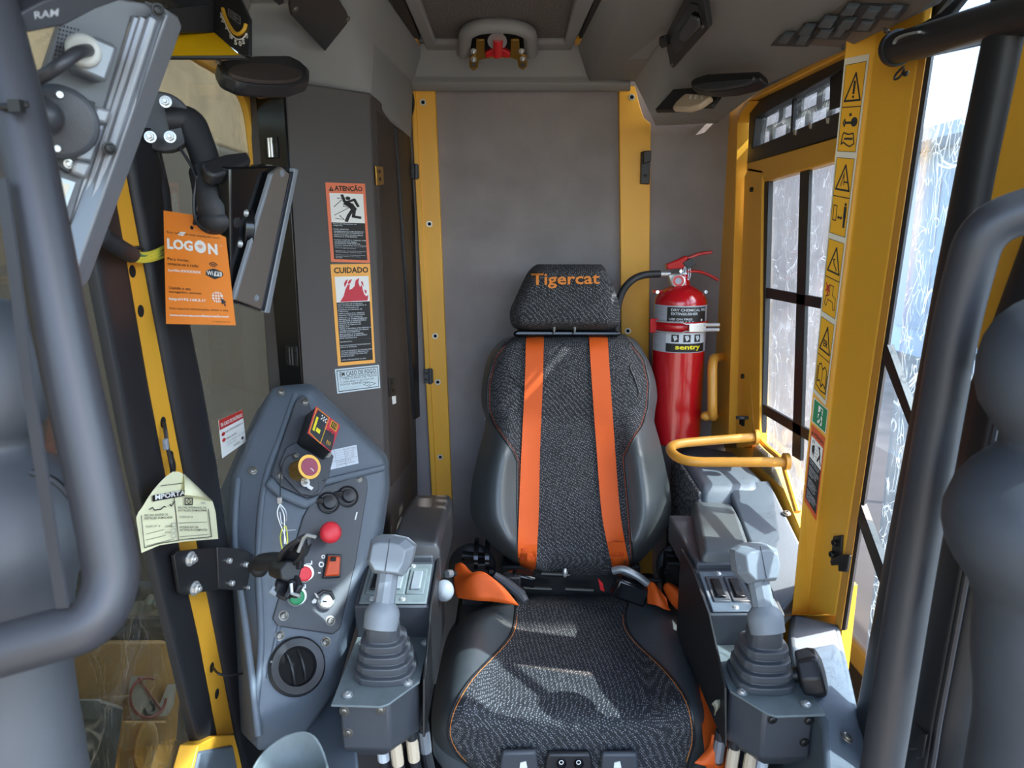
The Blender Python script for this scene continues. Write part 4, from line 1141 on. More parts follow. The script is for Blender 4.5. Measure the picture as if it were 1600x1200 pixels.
# keep the outer rim where the picture has it
r_out = [EYE + (on(x, y, DP) - EYE) * 1.0 - dn * 0 for x, y in outer]
r_out = [p + (p - EYE).normalized() * .045 for p in r_out]
r_back = [p - dn * .16 + V((-.01, .05, 0)) for p in r_out]
rv = [[b.bm.verts.new(p) for p in r] for r in (r_in, r_out, r_back)]
m_ = len(inner)
for a, c in zip(rv, rv[1:]):
    for i in range(m_):
        j = (i + 1) % m_
        b.bm.faces.new((a[i], c[i], c[j], a[j]))
b.bm.faces.new(rv[0]); b.bm.faces.new(rv[2][::-1])
b.done('console_shell', 'grey_plastic', dash, bevel=.012, seg=4, sm=45)
def dpx(name, pts, th, mat_, lift, parent=dash, bevel=.002, **k): return px_slab(name, pts, DP, th, mat_, lift=lift, parent=parent, bevel=bevel, **k)
# bulging ridge below the upper plate
b = B(); rows = []
for k in range(9):
    a = math.pi * k / 8
    off = .022 * math.sin(a)
    rows.append([on(x, y + 26 - 26 * math.cos(a) * .0 + dyk * (k / 8), DP, off) for x, y, dyk in ((408, 775, 60), (440, 768, 62), (470, 778, 58), (490, 772, 40), (503, 752, 14))])
b.grid(rows); 
dpx('top_ridge', [(498, 762), (500, 748), (603, 724), (603, 734), (505, 758)], .012, 'grey_plastic', .010, bevel=.004)
for q, r_ in (([(372, 748), (367, 850), (387, 1005), (404, 1150)], .006), ([(462, 616), (438, 684), (413, 758), (403, 868), (408, 1000), (399, 1110)], .006), ([(500, 795), (474, 835), (440, 960), (418, 1060)], .004)):
    B().tube(spline([on(x, y, DP, -.004 if x > 380 and r_ > .005 else (-.001 if r_ < .005 else -.03)) for x, y in q], 6), r_, 10).done('moulded_ridge', 'grey_plastic', dash, sm=60)
up = dpx('upper_plate', [(462, 628), (472, 616), (480, 620), (508, 700), (522, 712), (512, 752), (500, 772), (480, 778), (440, 760), (424, 742)], .006, 'dark_plastic', .010)
dpx('side_ridge', [(426, 742), (440, 760), (480, 778), (500, 772), (494, 786), (478, 794), (436, 776), (414, 756)], .012, 'grey_plastic', .012, bevel=.005)
sw = dpx('switch_plate', [(500, 762), (566, 741), (574, 748), (575, 764), (556, 880), (532, 982), (521, 991), (434, 978), (426, 966), (450, 885), (474, 806), (488, 782)], .006, 'dark_plastic', .004)
for x, y, p in ((439, 612, dash), (395, 735, dash)): fix('screw', on(x, y, DP, -.008), dn, .006, p)
for x, y in ((476, 628), (438, 742)): fix('screw', on(x, y, DP, .010), dn, .006, up)
for x, y in ((561, 749), (443, 962), (516, 970), (497, 766)): fix('screw', on(x, y, DP, .004), dn, .0065 if y > 800 else .0045, sw)
for x, y in ((437, 993), (509, 1003)): fix('screw', on(x, y, DP, .001), dn, .0065, dash)
# power sockets with caps
for x, y in ((513, 786), (543, 776)):
    s = B().lathe(on(x, y, DP, .004), dn, [(.021, 0), (.021, .004), (.018, .006), (.017, .004), (.014, .004), (.012, .010), (0, .012)], 24).done('power_socket', 'black_plastic', sw)
    B().box(on(x - 14, y - 4, DP, .008), (.008, .003, .005)).done('cap_strap', 'black_plastic', s, bevel=.001)
# emergency stop
es = B().lathe(on(511, 836, DP, .004), dn, [(.013, 0), (.0135, .012), (.011, .014), (.011, .02)], 24).done('stop_button', 'zinc', sw)
B().lathe(on(511, 836, DP, .018), dn, [(.0105, 0), (.016, .006), (.0195, .018), (.019, .024), (.015, .029), (.006, .031), (0, .031)], 28).done('mushroom_head', 'switch_red', es, sm=60)
# orange rocker with icons
rk = dpx('rocker_switch', [(514, 868), (533, 869), (531, 899), (508, 900)], .012, 'orange_switch', .014, parent=sw, bevel=.003)
dpx('rocker_mark', [(517, 870), (526, 870), (525, 877), (516, 877)], .002, 'gloss_black', .0155, parent=rk, bevel=.001)
dpx('rocker_frame', [(511, 865), (535, 866), (533, 902), (505, 903)], .008, 'black_plastic', .010, parent=sw, bevel=.002)
def ringmark(x, y, r, parent, mat_='white'):
    B().lathe(on(x, y, DP, .0042), dn, [(r, 0), (r, .0006), (r * .55, .0006), (r * .55, 0)], 14, cap=False).done('icon', mat_, parent)
ringmark(505, 870, .0035, sw); ringmark(502, 882, .0052, sw)
dpx('icon', [(497, 894), (501, 894), (501, 896), (497, 896)], .0005, 'white', .0046, parent=sw, bevel=0)
dpx('icon', [(557, 800), (559, 800), (556, 812), (554, 812)], .0005, 'white', .0046, parent=sw, bevel=0)
for x, y in ((483, 880), (473, 917)):
    for q in ([(x - 5, y), (x + 3, y), (x + 3, y + 5), (x - 5, y + 5)], [(x + 3, y - 4), (x + 5, y - 4), (x + 5, y + 2), (x + 3, y + 2)]):
        dpx('icon', q, .0005, 'white', .0046, parent=sw, bevel=0)
def button(x, y, r, mat_, name):
    o = B().lathe(on(x, y + 4, DP, .004), dn, [(r + .003, 0), (r + .003, .010), (r + .001, .013), (r, .013)], 22).done(name, 'zinc', sw)
    B().lathe(on(x, y + 4, DP, .014), dn, [(r, 0), (r, .004), (r * .8, .006), (0, .006)], 22).done('button_cap', mat_, o)
button(475, 893, .013, 'switch_red', 'red_button'); button(463, 929, .0135, 'green_button', 'green_button')
ks = B().lathe(on(508, 940, DP, .004), dn, [(.0145, 0), (.0145, .010), (.012, .013), (.011, .010), (.009, .012), (0, .012)], 22).done('key_switch', 'zinc', sw)
dpx('key_slot', [(505, 938), (511, 939), (511, 941), (505, 940)], .001, 'black_hole', .018, parent=ks, bevel=0)
B().tube([on(497, 930, DP, .016), on(505, 924, DP, .020), on(517, 926, DP, .018), on(521, 936, DP, .014)], .0035, 8).done('key_cover', 'black_plastic', ks)
for q in ([(491, 926), (495, 928), (499, 935), (495, 934)], [(487, 940), (491, 935), (495, 937), (494, 942), (489, 943)]):
    dpx('icon', q, .0005, 'white', .0046, parent=sw, bevel=0)
# round air vent
vc = on(462, 1042, DP, -.004)
v = B().lathe(vc, dn, [(.047, 0), (.048, .010), (.044, .015), (.032, .013), (.029, .004), (.029, -.03), (0, -.03)], 36).done('air_vent', 'black_plastic', dash, sm=40)
B().lathe(vc + dn * .004, dn, [(.0305, 0), (.0, .0005)], 24).done('vent_throat', 'black_hole', v)
u_, w_, _ = frame(dn)
for k, o_ in enumerate((-.011, .008)):
    b = B(); c0 = vc + u_ * o_
    pts = [c0 + w_ * .026 * s + dn * .004 + dn * .010 * (1 - s * s) for s in (-1, -.6, -.2, .2, .6, 1)]
    b.ribbon(pts, u_, .003, .006); b.done('vent_blade', 'black_plastic', v)
# start-aid label, relay box, brass knob
o, p = decal('rating_plate', 'white rating plate with small print behind the red topped box on the dash', [on(506, 706, DP, .002), on(557, 695, DP, .002), on(560, 724, DP, .002), on(512, 735, DP, .002)], 'label_white')
for k in range(7): p.line('rule', 'grey_print', [(.32, .12 + .12 * k), (.96, .10 + .12 * k)], .012)
p.line('rule', 'grey_print', [(.3, 0), (.3, 1)], .012); p.line('rule', 'grey_print', [(.6, 0), (.6, 1)], .012); p.line('rule', 'grey_print', [(0, .62), (1, .62)], .02)
p.lines(['RPM  1800', 'kW  194', 'HP  260', 'N  1200'], 'grey_print', .63, .1, .96, .6); p.lines(['MODEL', 'SERIAL'], 'grey_print', .34, .66, .9, .95); p.done()
rb = thing('monitor_box', 'black box with red and black labelled top on the dash console', 'box', on(485, 700, DP))
base = [on(x, y, DP, .008) for x, y in ((470, 636), (529, 664), (508, 722), (454, 694))]
top4 = [on(x, y, DP, .008) + dn * .052 for x, y in ((470, 636), (529, 664), (508, 722), (454, 694))]
want = [(493, 635), (531, 665), (518, 706), (480, 677)]
def at_depth_of(x, y, ref): return EYE + ray(x, y) * ((ref - EYE).dot(FW))
top4 = [at_depth_of(x, y, p) for (x, y), p in zip(want, top4)]
base = [p - dn * .05 + (b0 - t0) * .25 for p, b0, t0 in zip(top4, base, top4)]
b = B(); b.loft([base, [p.lerp(q, .6) for p, q in zip(base, top4)], top4]); b.done('box_body', 'black_plastic', rb, bevel=.004)
ln = (top4[1] - top4[0]).cross(top4[3] - top4[0]).normalized()
if ln.dot(EYE - top4[0]) < 0: ln = -ln
o, p = decal('box_label', None, [q + ln * .0006 for q in top4], 'sticker_red', parent=rb, cat=None)
p.poly('panel', 'dark_blue', [(.07, .30), (.07, .92), (.5, .98), (.52, .06), (.12, .06)], 1)
p.line('border', 'gauge_yellow', [(.05, .04), (.05, .94), (.54, 1.0), (.55, .04), (.05, .04)], .02, 1)
for i in range(5):
    for j in range(3):
        if (i + j) % 2 == 0: p.rect('flag', 'white', .28 + .045 * i, .12 + .06 * j, .32 + .045 * i, .17 + .06 * j, 2)
p.rect('bar', 'yellow_print', .12, .30, .20, .80, 2); p.rect('bar', 'yellow_print', .24, .62, .40, .76, 2)
for v0 in (.04, .68):
    p.rect('key_edge', 'gauge_yellow', .66, v0, .93, v0 + .26, 1); p.rect('key', 'black_print', .69, v0 + .025, .90, v0 + .235, 2)
    for k in range(3): p.rect('key_mark', 'gauge_yellow', .73 + .06 * k, v0 + .06, .75 + .06 * k, v0 + .2, 3)
p.lines(['SET', 'OK'], 'black_print', .66, .38, .92, .6); p.done()
for x, y in ((473, 686), (506, 714)): fix('screw', at_depth_of(x, y, base[2]) - dn * -.02, dn, .006, rb)
pl_ = B().px([(447, 700), (462, 690), (496, 720), (499, 765), (488, 775), (470, 772), (442, 742), (437, 725)], DP, .006, .016).done('knob_plate', 'dark_plastic', dash, bevel=.002)
for x, y in ((462, 713), (454, 737)): fix('cap', on(x, y, DP, .016), dn, .0055, pl_, 'screw')
kb = thing('brass_knob', 'round brass knob with magenta cap on the dash console', 'knob', on(470, 740, DP, .014))
k0 = on(466, 736, DP, .014); kt = at_depth_of(482, 730, k0 + dn * .034)
b = B(); b.lathe(k0, (kt - k0), [(.020, 0), (.020, (kt - k0).length), (.0225, (kt - k0).length + .001), (.0225, (kt - k0).length + .004), (.017, (kt - k0).length + .004)], 28)
b.done('knob_body', 'brass', kb)
ka = (kt - k0).normalized()
B().lathe(kt + ka * .004, ka, [(.0165, -.002), (.0165, .0012), (0, .0012)], 24).done('knob_cap', 'knob_magenta', kb)
_unused = (kb, kt + ka * .0038 + V((-.009, 0, .006)), kt + ka * .0038 + V((.009, 0, .006)), kt + ka * .0038 + V((.009, 0, -.008)), kt + ka * .0038 + V((-.009, 0, -.008)))
B().tube(spline([kt + ka * .0058 + V(q) for q in ((-.006, 0, .006), (-.008, 0, -.001), (.002, 0, -.004), (.006, 0, -.009))], 4), .0008, 5).done('scratch_mark', 'white', kb)
B().cyl(on(471, 741, DP, .028), on(472, 741.2, DP, .0285), .003, seg=10).done('knob_hole', 'black_hole', kb)
tg = thing('metal_eyelet', 'small silver eyelet tab below the brass knob', 'tab', on(480, 760, DP, .018))
B().lathe(on(477, 754, DP, .022), dn, [(.0085, -.001), (.0085, .001), (.004, .001), (.004, -.001)], 18).done('eyelet_ring', 'zinc', tg)
px_slab('eyelet_tail', [(478, 757), (484, 758), (490, 762), (487, 766), (480, 762)], DP, .0015, 'zinc', lift=.022, parent=tg, bevel=0)
# safety wire with crimp hanging from the knob, ending in loops and a yellow lead
wr = thing('pull_wire', 'thin lock wire with silver crimp and looped tail hanging from the brass knob', 'wire', on(440, 845, DP, .03))
B().tube(spline([on(x, y, DP, .030) for x, y in ((462, 708), (446, 716), (439, 740), (438, 775))], 6), .0011, 6).done('wire', 'dark_screw', wr)
B().box(on(437, 782, DP, .030), (.004, .003, .006)).done('crimp', 'zinc', wr, bevel=.001)
for q in ([(437, 788), (433, 800), (436, 815), (444, 835), (447, 850)], [(438, 788), (446, 798), (447, 812), (440, 818), (437, 800)], [(437, 790), (442, 800), (444, 812), (444, 850)]):
    B().tube(spline([on(x, y, DP, .032) for x, y in q], 6), .0012, 6).done('wire_loop', 'zinc', wr)
for q in ([(443, 824), (447, 824), (449, 850), (440, 862)], [(441, 826), (438, 840), (441, 858)]):
    B().tube(spline([on(x, y, DP, .033) for x, y in q], 6), .0012, 6).done('yellow_lead', 'wire_yellow', wr)
B().tube([on(445, 829, DP, .034), on(462, 828, DP, .036)], .0007, 5).done('tie_end', 'wire_white', wr)
# strap tie from the strip to the vent
t = thing('cable_tie', 'thin black cable tie from the yellow strip to the round air vent', 'cable tie', on(380, 1050, LP, .03))
B().tube(spline([on(333, 1043, LP, .004), on(345, 1054, LP, .03), on(375, 1053, LP, .04), on(392, 1046, LP, .04), on(424, 1034, DP, .012)], 6), .0022, 6).done('tie_strap', 'black_plastic', t)
B().box(on(388, 1045, LP, .042), (.005, .004, .004)).done('tie_head', 'black_plastic', t)

# ------------------------------------------------------------------ rear right moulded console, rails, knob
t = thing('rear_console', 'dark grey moulded console in the right rear corner below the rails', 'console', (.49, 1.5, .4))
Z1 = .80
tp = [(.435, 1.545), (.552, 1.545), (.585, 1.60), (.585, 1.80), (.49, 1.88), (.447, 1.80)]
md = [(.432, 1.530), (.558, 1.528), (.595, 1.58), (.595, 1.84), (.49, 1.91), (.440, 1.83)]
bt = [(.436, 1.50), (.54, 1.47), (.60, 1.44), (.60, 1.90), (.49, 1.93), (.440, 1.88)]
b = B(); b.loft([[V((x, y, .40)) for x, y in bt], [V((x, y, .62)) for x, y in bt], [V((x, y, Z1 - .02)) for x, y in md], [V((x, y, Z1)) for x, y in tp]])
b.done('console_body', 'grey_plastic', t, bevel=.016, seg=4, sm=50)
b = B(); b.slab([V((.428, 1.52, .50)), V((.424, 1.535, .785)), V((.430, 1.83, .79)), V((.430, 1.86, .50))], V((.008, 0, 0)))
b.done('foam_side', 'foam', t, bevel=.002)
# sloping flank down to the ledge
fk = [V((.495, 1.56, .798)), V((.60, 1.58, .80)), V((.585, 1.27, .72)), V((.505, 1.23, .655))]
b = B(); b.slab(fk, V((.0, .05, -.10))); fl_ = b.done('console_flank', 'grey_plastic', t, bevel=.006)
fkp = pl3(fk[0], fk[1], fk[2]); fix('screw', on(1229, 802, fkp, .002), nrm(fkp), .007, t)
r = thing('grab_rail', 'yellow looped tubular rail over the right rear console', 'rail', D(1150, 720, 1.55))
pts = filletpath([D(1180, 683, 1.66), D(1100, 689, 1.64), D(1040, 695, 1.60), D(1062, 722, 1.50), D(1228, 722, 1.49)], .05)
B().tube(pts, .0105, 14).done('rail_tube', 'rail_yellow', r, sm=60)
B().cyl(D(1178, 683, 1.66), D(1184, 683, 1.66), .018, seg=16).done('rail_flange', 'rail_yellow', r)
B().cyl(D(1225, 721, 1.49), D(1232, 721, 1.49), .018, seg=16).done('rail_flange', 'rail_yellow', r)
r = thing('grab_bar', 'short vertical yellow grab bar beside the fire extinguisher', 'handle', D(1112, 655, 1.85))
pts = filletpath([on(1127, 556, R1), D(1106, 560, 1.83), D(1121, 585, 1.80), D(1119, 652, 1.80), D(1100, 652, 1.84)], .03)
pts = filletpath([on(1130, 557, R1), D(1113, 560, 1.78), D(1113, 652, 1.78), on(1118, 646, R1)], .035)
B().tube(pts, .012, 14).done('handle_tube', 'rail_yellow', r, sm=60)
B().ell(D(1103, 650, 1.80), .014, .012, .012).done('handle_end', 'rail_yellow', r)
k = thing('tilt_knob', 'round black star knob on the right side of the right console', 'knob', D(1272, 1055, 1.13))
kx = V((.93, -.25, .28)).normalized()
c0 = D(1262, 1052, 1.15)
b = B(); b.lathe(c0, kx, [(.018, -.016), (.038, -.012), (.041, .008), (.038, .020), (.02, .026), (0, .027)], 9)
b.done('knob_body', 'black_plastic', k, bevel=.003)
B().cyl(c0 - kx * .03, c0 - kx * .008, .012, seg=12).done('knob_shaft', 'dark_screw', k)
# cup / foot rest shell at the bottom edge
k = thing('cup_holder', 'grey curved cup holder at the bottom edge left of the console', 'holder', D(450, 1230, 1.0))
cc = D(452, 1215, 1.02)
b = B(); rg = []
for h, r_ in ((-.05, .040), (0, .050), (.02, .053), (.022, .049), (0, .044), (-.05, .035)):
    rg.append([cc + V((r_ * math.cos(a) * 1.05, r_ * math.sin(a), h + .018 * math.sin(a * 1.0 + .6) - .03 * max(0, math.cos(a - .35)) ** 6)) for a in [2 * math.pi * i / 40 for i in range(40)]])
b.loft(rg).done('cup_wall', 'deck_steel', k, sm=60, bevel=.002)
B().lathe(cc + V((0, 0, -.05)), V((0, 0, 1)), [(.04, 0), (0, .002)], 24).done('cup_floor', 'dark_plastic', k)
# grey floor plates at the lower left between dash and console
px_slab('trim_22', [(470, 1120), (545, 1060), (560, 1215), (470, 1215)], pl3(D(470, 1150, 1.20), D(560, 1110, 1.22), D(500, 1215, 1.10)), .01, 'grey_plastic', kind='structure', label='grey lower cover plate between dash console and left control console', bevel=.003)
# ------------------------------------------------------------------ fire extinguisher
ex = thing('fire_extinguisher', 'red fire extinguisher strapped to the rear wall', 'extinguisher', D(1050, 690, 1.88))
ec = D(1053, 690, 1.885); et = D(1054, 470, 1.87); ea = V((0, 0, 1))
eh = et.z - ec.z; er = .066
b = B(); b.lathe(ec, ea, [(.055, 0), (er, .006), (er, eh), (er * .97, eh + .012), (er * .85, eh + .026), (er * .6, eh + .038), (.022, eh + .046), (.020, eh + .055)], 40)
b.done('cylinder', 'ext_red', ex, sm=50)
et2 = ec + ea * (eh + .05)
B().lathe(et2, ea, [(.019, 0), (.019, .016), (.016, .022)], 20).done('valve_collar', 'ext_red', ex)
def atx(x, y, dd=0): return D(x, y, (et2 - EYE).dot(FW) + dd)
v = B().px([(1044, 429), (1062, 427), (1074, 424), (1076, 436), (1068, 440), (1064, 452), (1052, 452), (1048, 442)], ply(et2.y - .012), .024).done('valve_body', 'zinc', ex, bevel=.003)
B().cyl(atx(1029, 428), atx(1047, 428), .0078, seg=12).done('hose_ferrule', 'zinc', ex)
b = B()
up_ = spline([atx(*p) for p in ((1041, 419), (1058, 416), (1072, 405), (1090, 397), (1111, 394))], 6)
b.ribbon(up_, V((0, 1, 0)), .024, .008); b.done('carry_lever', 'ext_red', ex, bevel=.002)
b = B(); b.px([(1041, 413), (1058, 406), (1072, 399), (1076, 402), (1068, 420), (1043, 421)], ply(et2.y - .013), .026); b.done('lever_pivot', 'ext_red', ex, bevel=.003)
B().ribbon(spline([atx(*p) for p in ((1070, 424), (1090, 424), (1108, 430), (1122, 438))], 6), V((0, 1, 0)), .022, .007).done('carry_handle', 'ext_red', ex, bevel=.002)
B().px([(1067, 411), (1080, 403), (1088, 413), (1076, 420)], ply(et2.y - .016), .012).done('seal_tag', 'black_plastic', ex, bevel=.001)
for x in (1068, 1072, 1075):
    B().tube(spline([atx(x + 4 * math.cos(a), 426 + 11 * math.sin(a), -.016) for a in [2 * math.pi * i / 10 for i in range(10)]], 3, True), .0011, 5).done('pin_ring', 'zinc', ex)
for x, y in ((1050, 417), (1064, 424)): B().cyl(atx(x, y, -.020), atx(x, y, .010), .004, seg=10).done('pivot_pin', 'zinc', ex)
g0 = atx(1060, 439, -.020)
gv = (EYE - g0).normalized()
gg = B().lathe(g0, gv, [(.0165, -.008), (.0165, .003), (.0145, .004), (.0145, .002), (0, .002)], 24).done('pressure_gauge', 'zinc', ex)
B().lathe(g0 + gv * .0025, gv, [(.0140, 0), (.0140, .0006), (.008, .0006), (.008, 0)], 24, cap=False).done('gauge_band', 'red', gg)
B().lathe(g0 + gv * .0025, gv, [(.0085, 0), (.0085, .0004), (0, .0004)], 20).done('gauge_dial', 'label_silver', gg)
hz = spline([atx(1031, 428), atx(1005, 430, -.01), atx(985, 440, -.02), atx(970, 462, -.01), atx(963, 500, .0), atx(966, 560, .02), atx(985, 640, .03)], 6)
B().tube(hz, .0092, 12).done('hose', 'black_rubber', ex, sm=60)
# paper label wrapped round the cylinder
def cylpt(u, z, r=er + .0012): a = math.radians(-90 + u); return V((ec.x + r * math.cos(a), ec.y + r * math.sin(a), z))
zt, zb = D(1053, 474, 1.82).z, D(1053, 547, 1.82).z
b = B(); b.grid([[cylpt(-88 + 176 * i / 32, z, er + .0006) for i in range(33)] for z in (zt, zb)])
lb = b.done('paper_label', 'label_silver', ex, sm=80)
pr = Print(lb, cylpt(-35, zt), cylpt(35, zt), cylpt(35, zb), cylpt(-35, zb), 0, warp=None)
pr.warp = lambda u, v: cylpt(-44 + 100 * u, zt + (zb - zt) * v, er + .0010)
def cyrect(part, mat_, u0, v0, u1, v1, r):
    b = pr._b(part, mat_)
    n_ = max(2, int((u1 - u0) * 16))
    b.grid([[cylpt(-44 + 100 * (u0 + (u1 - u0) * i / n_), zt + (zb - zt) * v, r) for i in range(n_ + 1)] for v in (v0, v1)])
cyrect('print_panel', 'black_print', .03, .03, .97, .56, er + .0009)
cyrect('print_panel', 'label_white', .03, .56, .97, .80, er + .0009)
cyrect('print_panel', 'black_print', .03, .80, .97, .985, er + .0009)
pr.step = 0
prw = pr.warp
pr.warp = lambda u, v: cylpt(-44 + 100 * u, zt + (zb - zt) * v, er + .0014)
pr.lines(['DRY CHEMICAL FIRE', 'EXTINGUISHER'], 'label_white', .12, .06, .95, .22, bold=.02)
pr.lines(['USE ON FIRES', 'OF TYPE A B C', 'CLASS'], 'label_white', .08, .26, .62, .44, bold=.02)
pr.text('sentry', 'yellow_print', .24, .835, .82, .955, bold=.03)
cyrect('dot', 'white', .80, .28, .85, .33, er + .0014); cyrect('dot', 'red', .87, .34, .93, .41, er + .0014)
for k in range(3):
    cyrect('symbol', 'black_print', .15 + .25 * k, .61, .31 + .25 * k, .77, er + .0012)
    pr.poly('symbol_mark', 'label_white', [(.18 + .25 * k, .64), (.26 + .25 * k, .63), (.28 + .25 * k, .70), (.22 + .25 * k, .75)])
pr.done()
pr = Print(lb, cylpt(-80, zt), cylpt(-46, zt), cylpt(-46, zb), cylpt(-80, zb), 0)
pr.warp = lambda u, v: cylpt(-80 + 32 * u, zt + (zb - zt) * v, er + .0012)
pr.lines(['Inspect monthly or', 'more often where', 'conditions require', '', 'Recharge after any', 'use by a trained', 'person only', '', 'Keep away from', 'heat and frost', 'above 49 degrees', '', 'Contents under', 'pressure'], 'grey_print', .02, .04, .98, .97); pr.done()
# strap bracket with over-centre clasp
zs = D(1053, 507, 1.82).z
b = B()
b.grid([[cylpt(-120 + 240 * i / 40, z, er + .003) for i in range(41)] for z in (zs - .013, zs + .013)])
st = b.done('strap', 'ext_red', ex, solid=.003)
for dz_ in (-.0125, .0125):
    B().tube([cylpt(-64 + 100 * i / 16, zs + dz_ * (.7 if i > 9 else 1), er + .008) for i in range(17)], .0018, 6).done('clasp_wire', 'zinc', st)
b = B(); b.slab([cylpt(4, zs + .010, er + .012), cylpt(40, zs + .012, er + .014), cylpt(40, zs - .012, er + .014), cylpt(4, zs - .010, er + .012)], V((0, -.003, 0)))
cl_ = b.done('clasp_lever', 'zinc', st, bevel=.002)
e0 = cylpt(38, zs, er + .014)
for dz_ in (-.006, .006): B().tube([e0 + V((-.006, 0, dz_)), e0 + V((.034, -.004, dz_ + .001))], .0045, 8).done('clasp_tail', 'zinc', cl_)
B().box(cylpt(-72, zs, er + .006), (.012, .006, .018)).done('strap_hinge', 'ext_red', st, bevel=.002)
fix('cap', cylpt(-74, zs, er + .012), V((-.3, -1, 0)).normalized(), .005, st, 'dark_screw')
B().box((ec.x, 1.955, (ec.z + et.z) / 2), (.03, .012, .16)).done('wall_bracket', 'ext_red', ex, bevel=.002)
for dx in (-.062, .058): fix('cap', V((ec.x + dx, ec.y - .012, et2.z - .022)), V((-.2 if dx < 0 else .2, -1, .1)).normalized(), .005, ex, 'zinc')
B().box((ec.x - .060, ec.y, et2.z - .021), (.012, .012, .004)).done('collar_tab', 'ext_red', ex, bevel=.001)

# ------------------------------------------------------------------ warning stickers on the column
def quad(pl, pts, lift=.0005): return [on(x, y, pl, lift) for x, y in pts]
def man_falling(p, c, A, L=2, s=1):
    f = lambda pts: p.poly('pictogram', c, pts, L)
    p.disc('pictogram', c, .53, .16, .062, L, A)
    ln = lambda pts, w: p.line('pictogram', c, pts, w, L, A)
    ln([(.47, .33), (.60, .40), (.68, .52)], .15); ln([(.50, .29), (.72, .20), (.82, .42)], .075)
    ln([(.52, .33), (.42, .27), (.36, .06)], .075); ln([(.66, .52), (.52, .75), (.44, .94)], .085); ln([(.70, .55), (.66, .78), (.86, .81)], .085)
    for a, b_ in (((.10, .47), (.34, .22)), ((.10, .75), (.56, .47)), ((.12, .86), (.38, .89)), ((.24, .165), (.44, .155)), ((.56, .47), (.38, .43)), ((.38, .89), (.26, .78))):
        ln([a, b_], .018)
    for x, y in ((.22, .165), (.37, .43), (.25, .77)): p.poly('pictogram', c, [(x - .02, y), (x + .03, y - .025), (x + .03, y + .025)], L)
def region(p, u0, v0, u1, v1):                 # a Print on part of another Print
    q = Print(p.parent, p.P(u0, v0, 0), p.P(u1, v0, 0), p.P(u1, v1, 0), p.P(u0, v1, 0), p.step)
    return q
o, p = decal('warning_sticker', 'orange ATENÇÃO sticker with falling man, topmost on the dark column', quad(COLP, [(508, 285), (570, 287), (578, 411), (517, 409)]), 'sticker_orange', group=None)
p.poly('warning_sign', 'black_print', [(.07, .105), (.13, .04), (.19, .105)]); p.poly('warning_sign', 'sticker_orange', [(.123, .06), (.137, .06), (.133, .095), (.127, .095)], 2)
p.text('ATENÇÃO', 'black_print', .21, .022, .92, .112, bold=.03)
p.rect('picture_field', 'white', .08, .13, .93, .495); p.rect('text_field', 'black_print', .08, .495, .93, .965)
a = region(p, .08, .13, .93, .495); man_falling(a, 'black_print', .82); a.done()
p.lines(['RISCO DE PROJEÇÃO DE', 'OBJETOS.', '', 'PODE AFASTAR,', 'ARREMESSADOS COM VIOLÊNCIA', 'OS PEDAÇOS DE CORRENTE DA', 'SERRA PODEM CAUSAR SÉRIAS', 'FERIDAS E ATÉ MORTE.', '', 'NUNCA ORIENTE O CABEÇAL COM', 'AS ESPADAS DE SERRA', 'ALINHADAS COM PESSOAS,', 'OUTRAS MÁQUINAS OU A CABINE'], 'label_white', .115, .505, .92, .80, bold=.02)
p.line('rule', 'label_white', [(.12, .805), (.90, .805)], .004)
p.lines(['PERIGO DE OBJETOS LANÇADOS', '', 'MANTENHA-SE A MAIS DE SETENTA METROS DA', 'MÁQUINA DURANTE O CORTE DE MADEIRA', '', 'MANTENHA A PORTA E AS JANELAS FECHADAS', 'DURANTE A OPERAÇÃO COM O CABEÇAL', 'DE CORTE'], 'label_white', .125, .815, .90, .955); p.done()

o, p = decal('warning_sticker', 'amber CUIDADO sticker with red flames on the dark column', quad(COLP, [(516, 413), (578, 412), (586, 567), (528, 572)]), 'sticker_amber')
p.text('CUIDADO', 'black_print', .07, .03, .94, .088, bold=.025)
p.rect('picture_field', 'white', .08, .12, .94, .37); p.rect('text_field', 'black_print', .08, .37, .94, .965)
a = region(p, .08, .12, .94, .37)
for f in ([(.1, .98), (.22, .75), (.28, .5), (.36, .32), (.42, .30), (.40, .52), (.48, .48), (.56, .38), (.60, .16), (.71, .06), (.68, .26), (.72, .42), (.78, .34), (.80, .55), (.84, .72), (.90, .80), (.96, .74), (.93, .97)],
          [(.27, .42), (.25, .28), (.30, .16), (.38, .10), (.34, .24)], [(.36, .24), (.42, .14), (.50, .10), (.44, .26), (.38, .30)], [(.77, .30), (.76, .18), (.82, .24), (.83, .42)], [(.86, .66), (.85, .52), (.92, .58), (.90, .70)]):
    a.poly('flames', 'sticker_red', f, 2)
a.done()
p.lines(['PREVENÇÃO DE INCÊNDIO.', 'LEIA, ENTENDA E OBEDEÇA A', 'SEÇÃO PREVENÇÃO DE', 'INCÊNDIO DO MANUAL DE', 'OPERAÇÃO.', 'LIMPE A MÁQUINA, REMOVA', 'GALHOS, FOLHAS E OUTROS', 'RESÍDUOS, COM ATENÇÃO', 'ESPECIAL AO COMPARTIMENTO', 'DO MOTOR E SILENCIOSOS E', 'LOCAIS DE CHAPAS DE', 'FREIOS E ACÚMULO DE', 'RESÍDUOS.', 'LIMPE A MATÉRIA INFLAMÁVEL E', 'ACÚMULOS DE ÓLEO OU GRAXA.', 'REPARE VAZAMENTOS,', 'MANGUEIRAS E CONEXÕES', 'DANIFICADAS E CHICOTES E', 'FIOS ELÉTRICOS.'], 'label_white', .10, .38, .93, .735, bold=.02)
p.line('rule', 'label_white', [(.1, .745), (.93, .745)], .004)
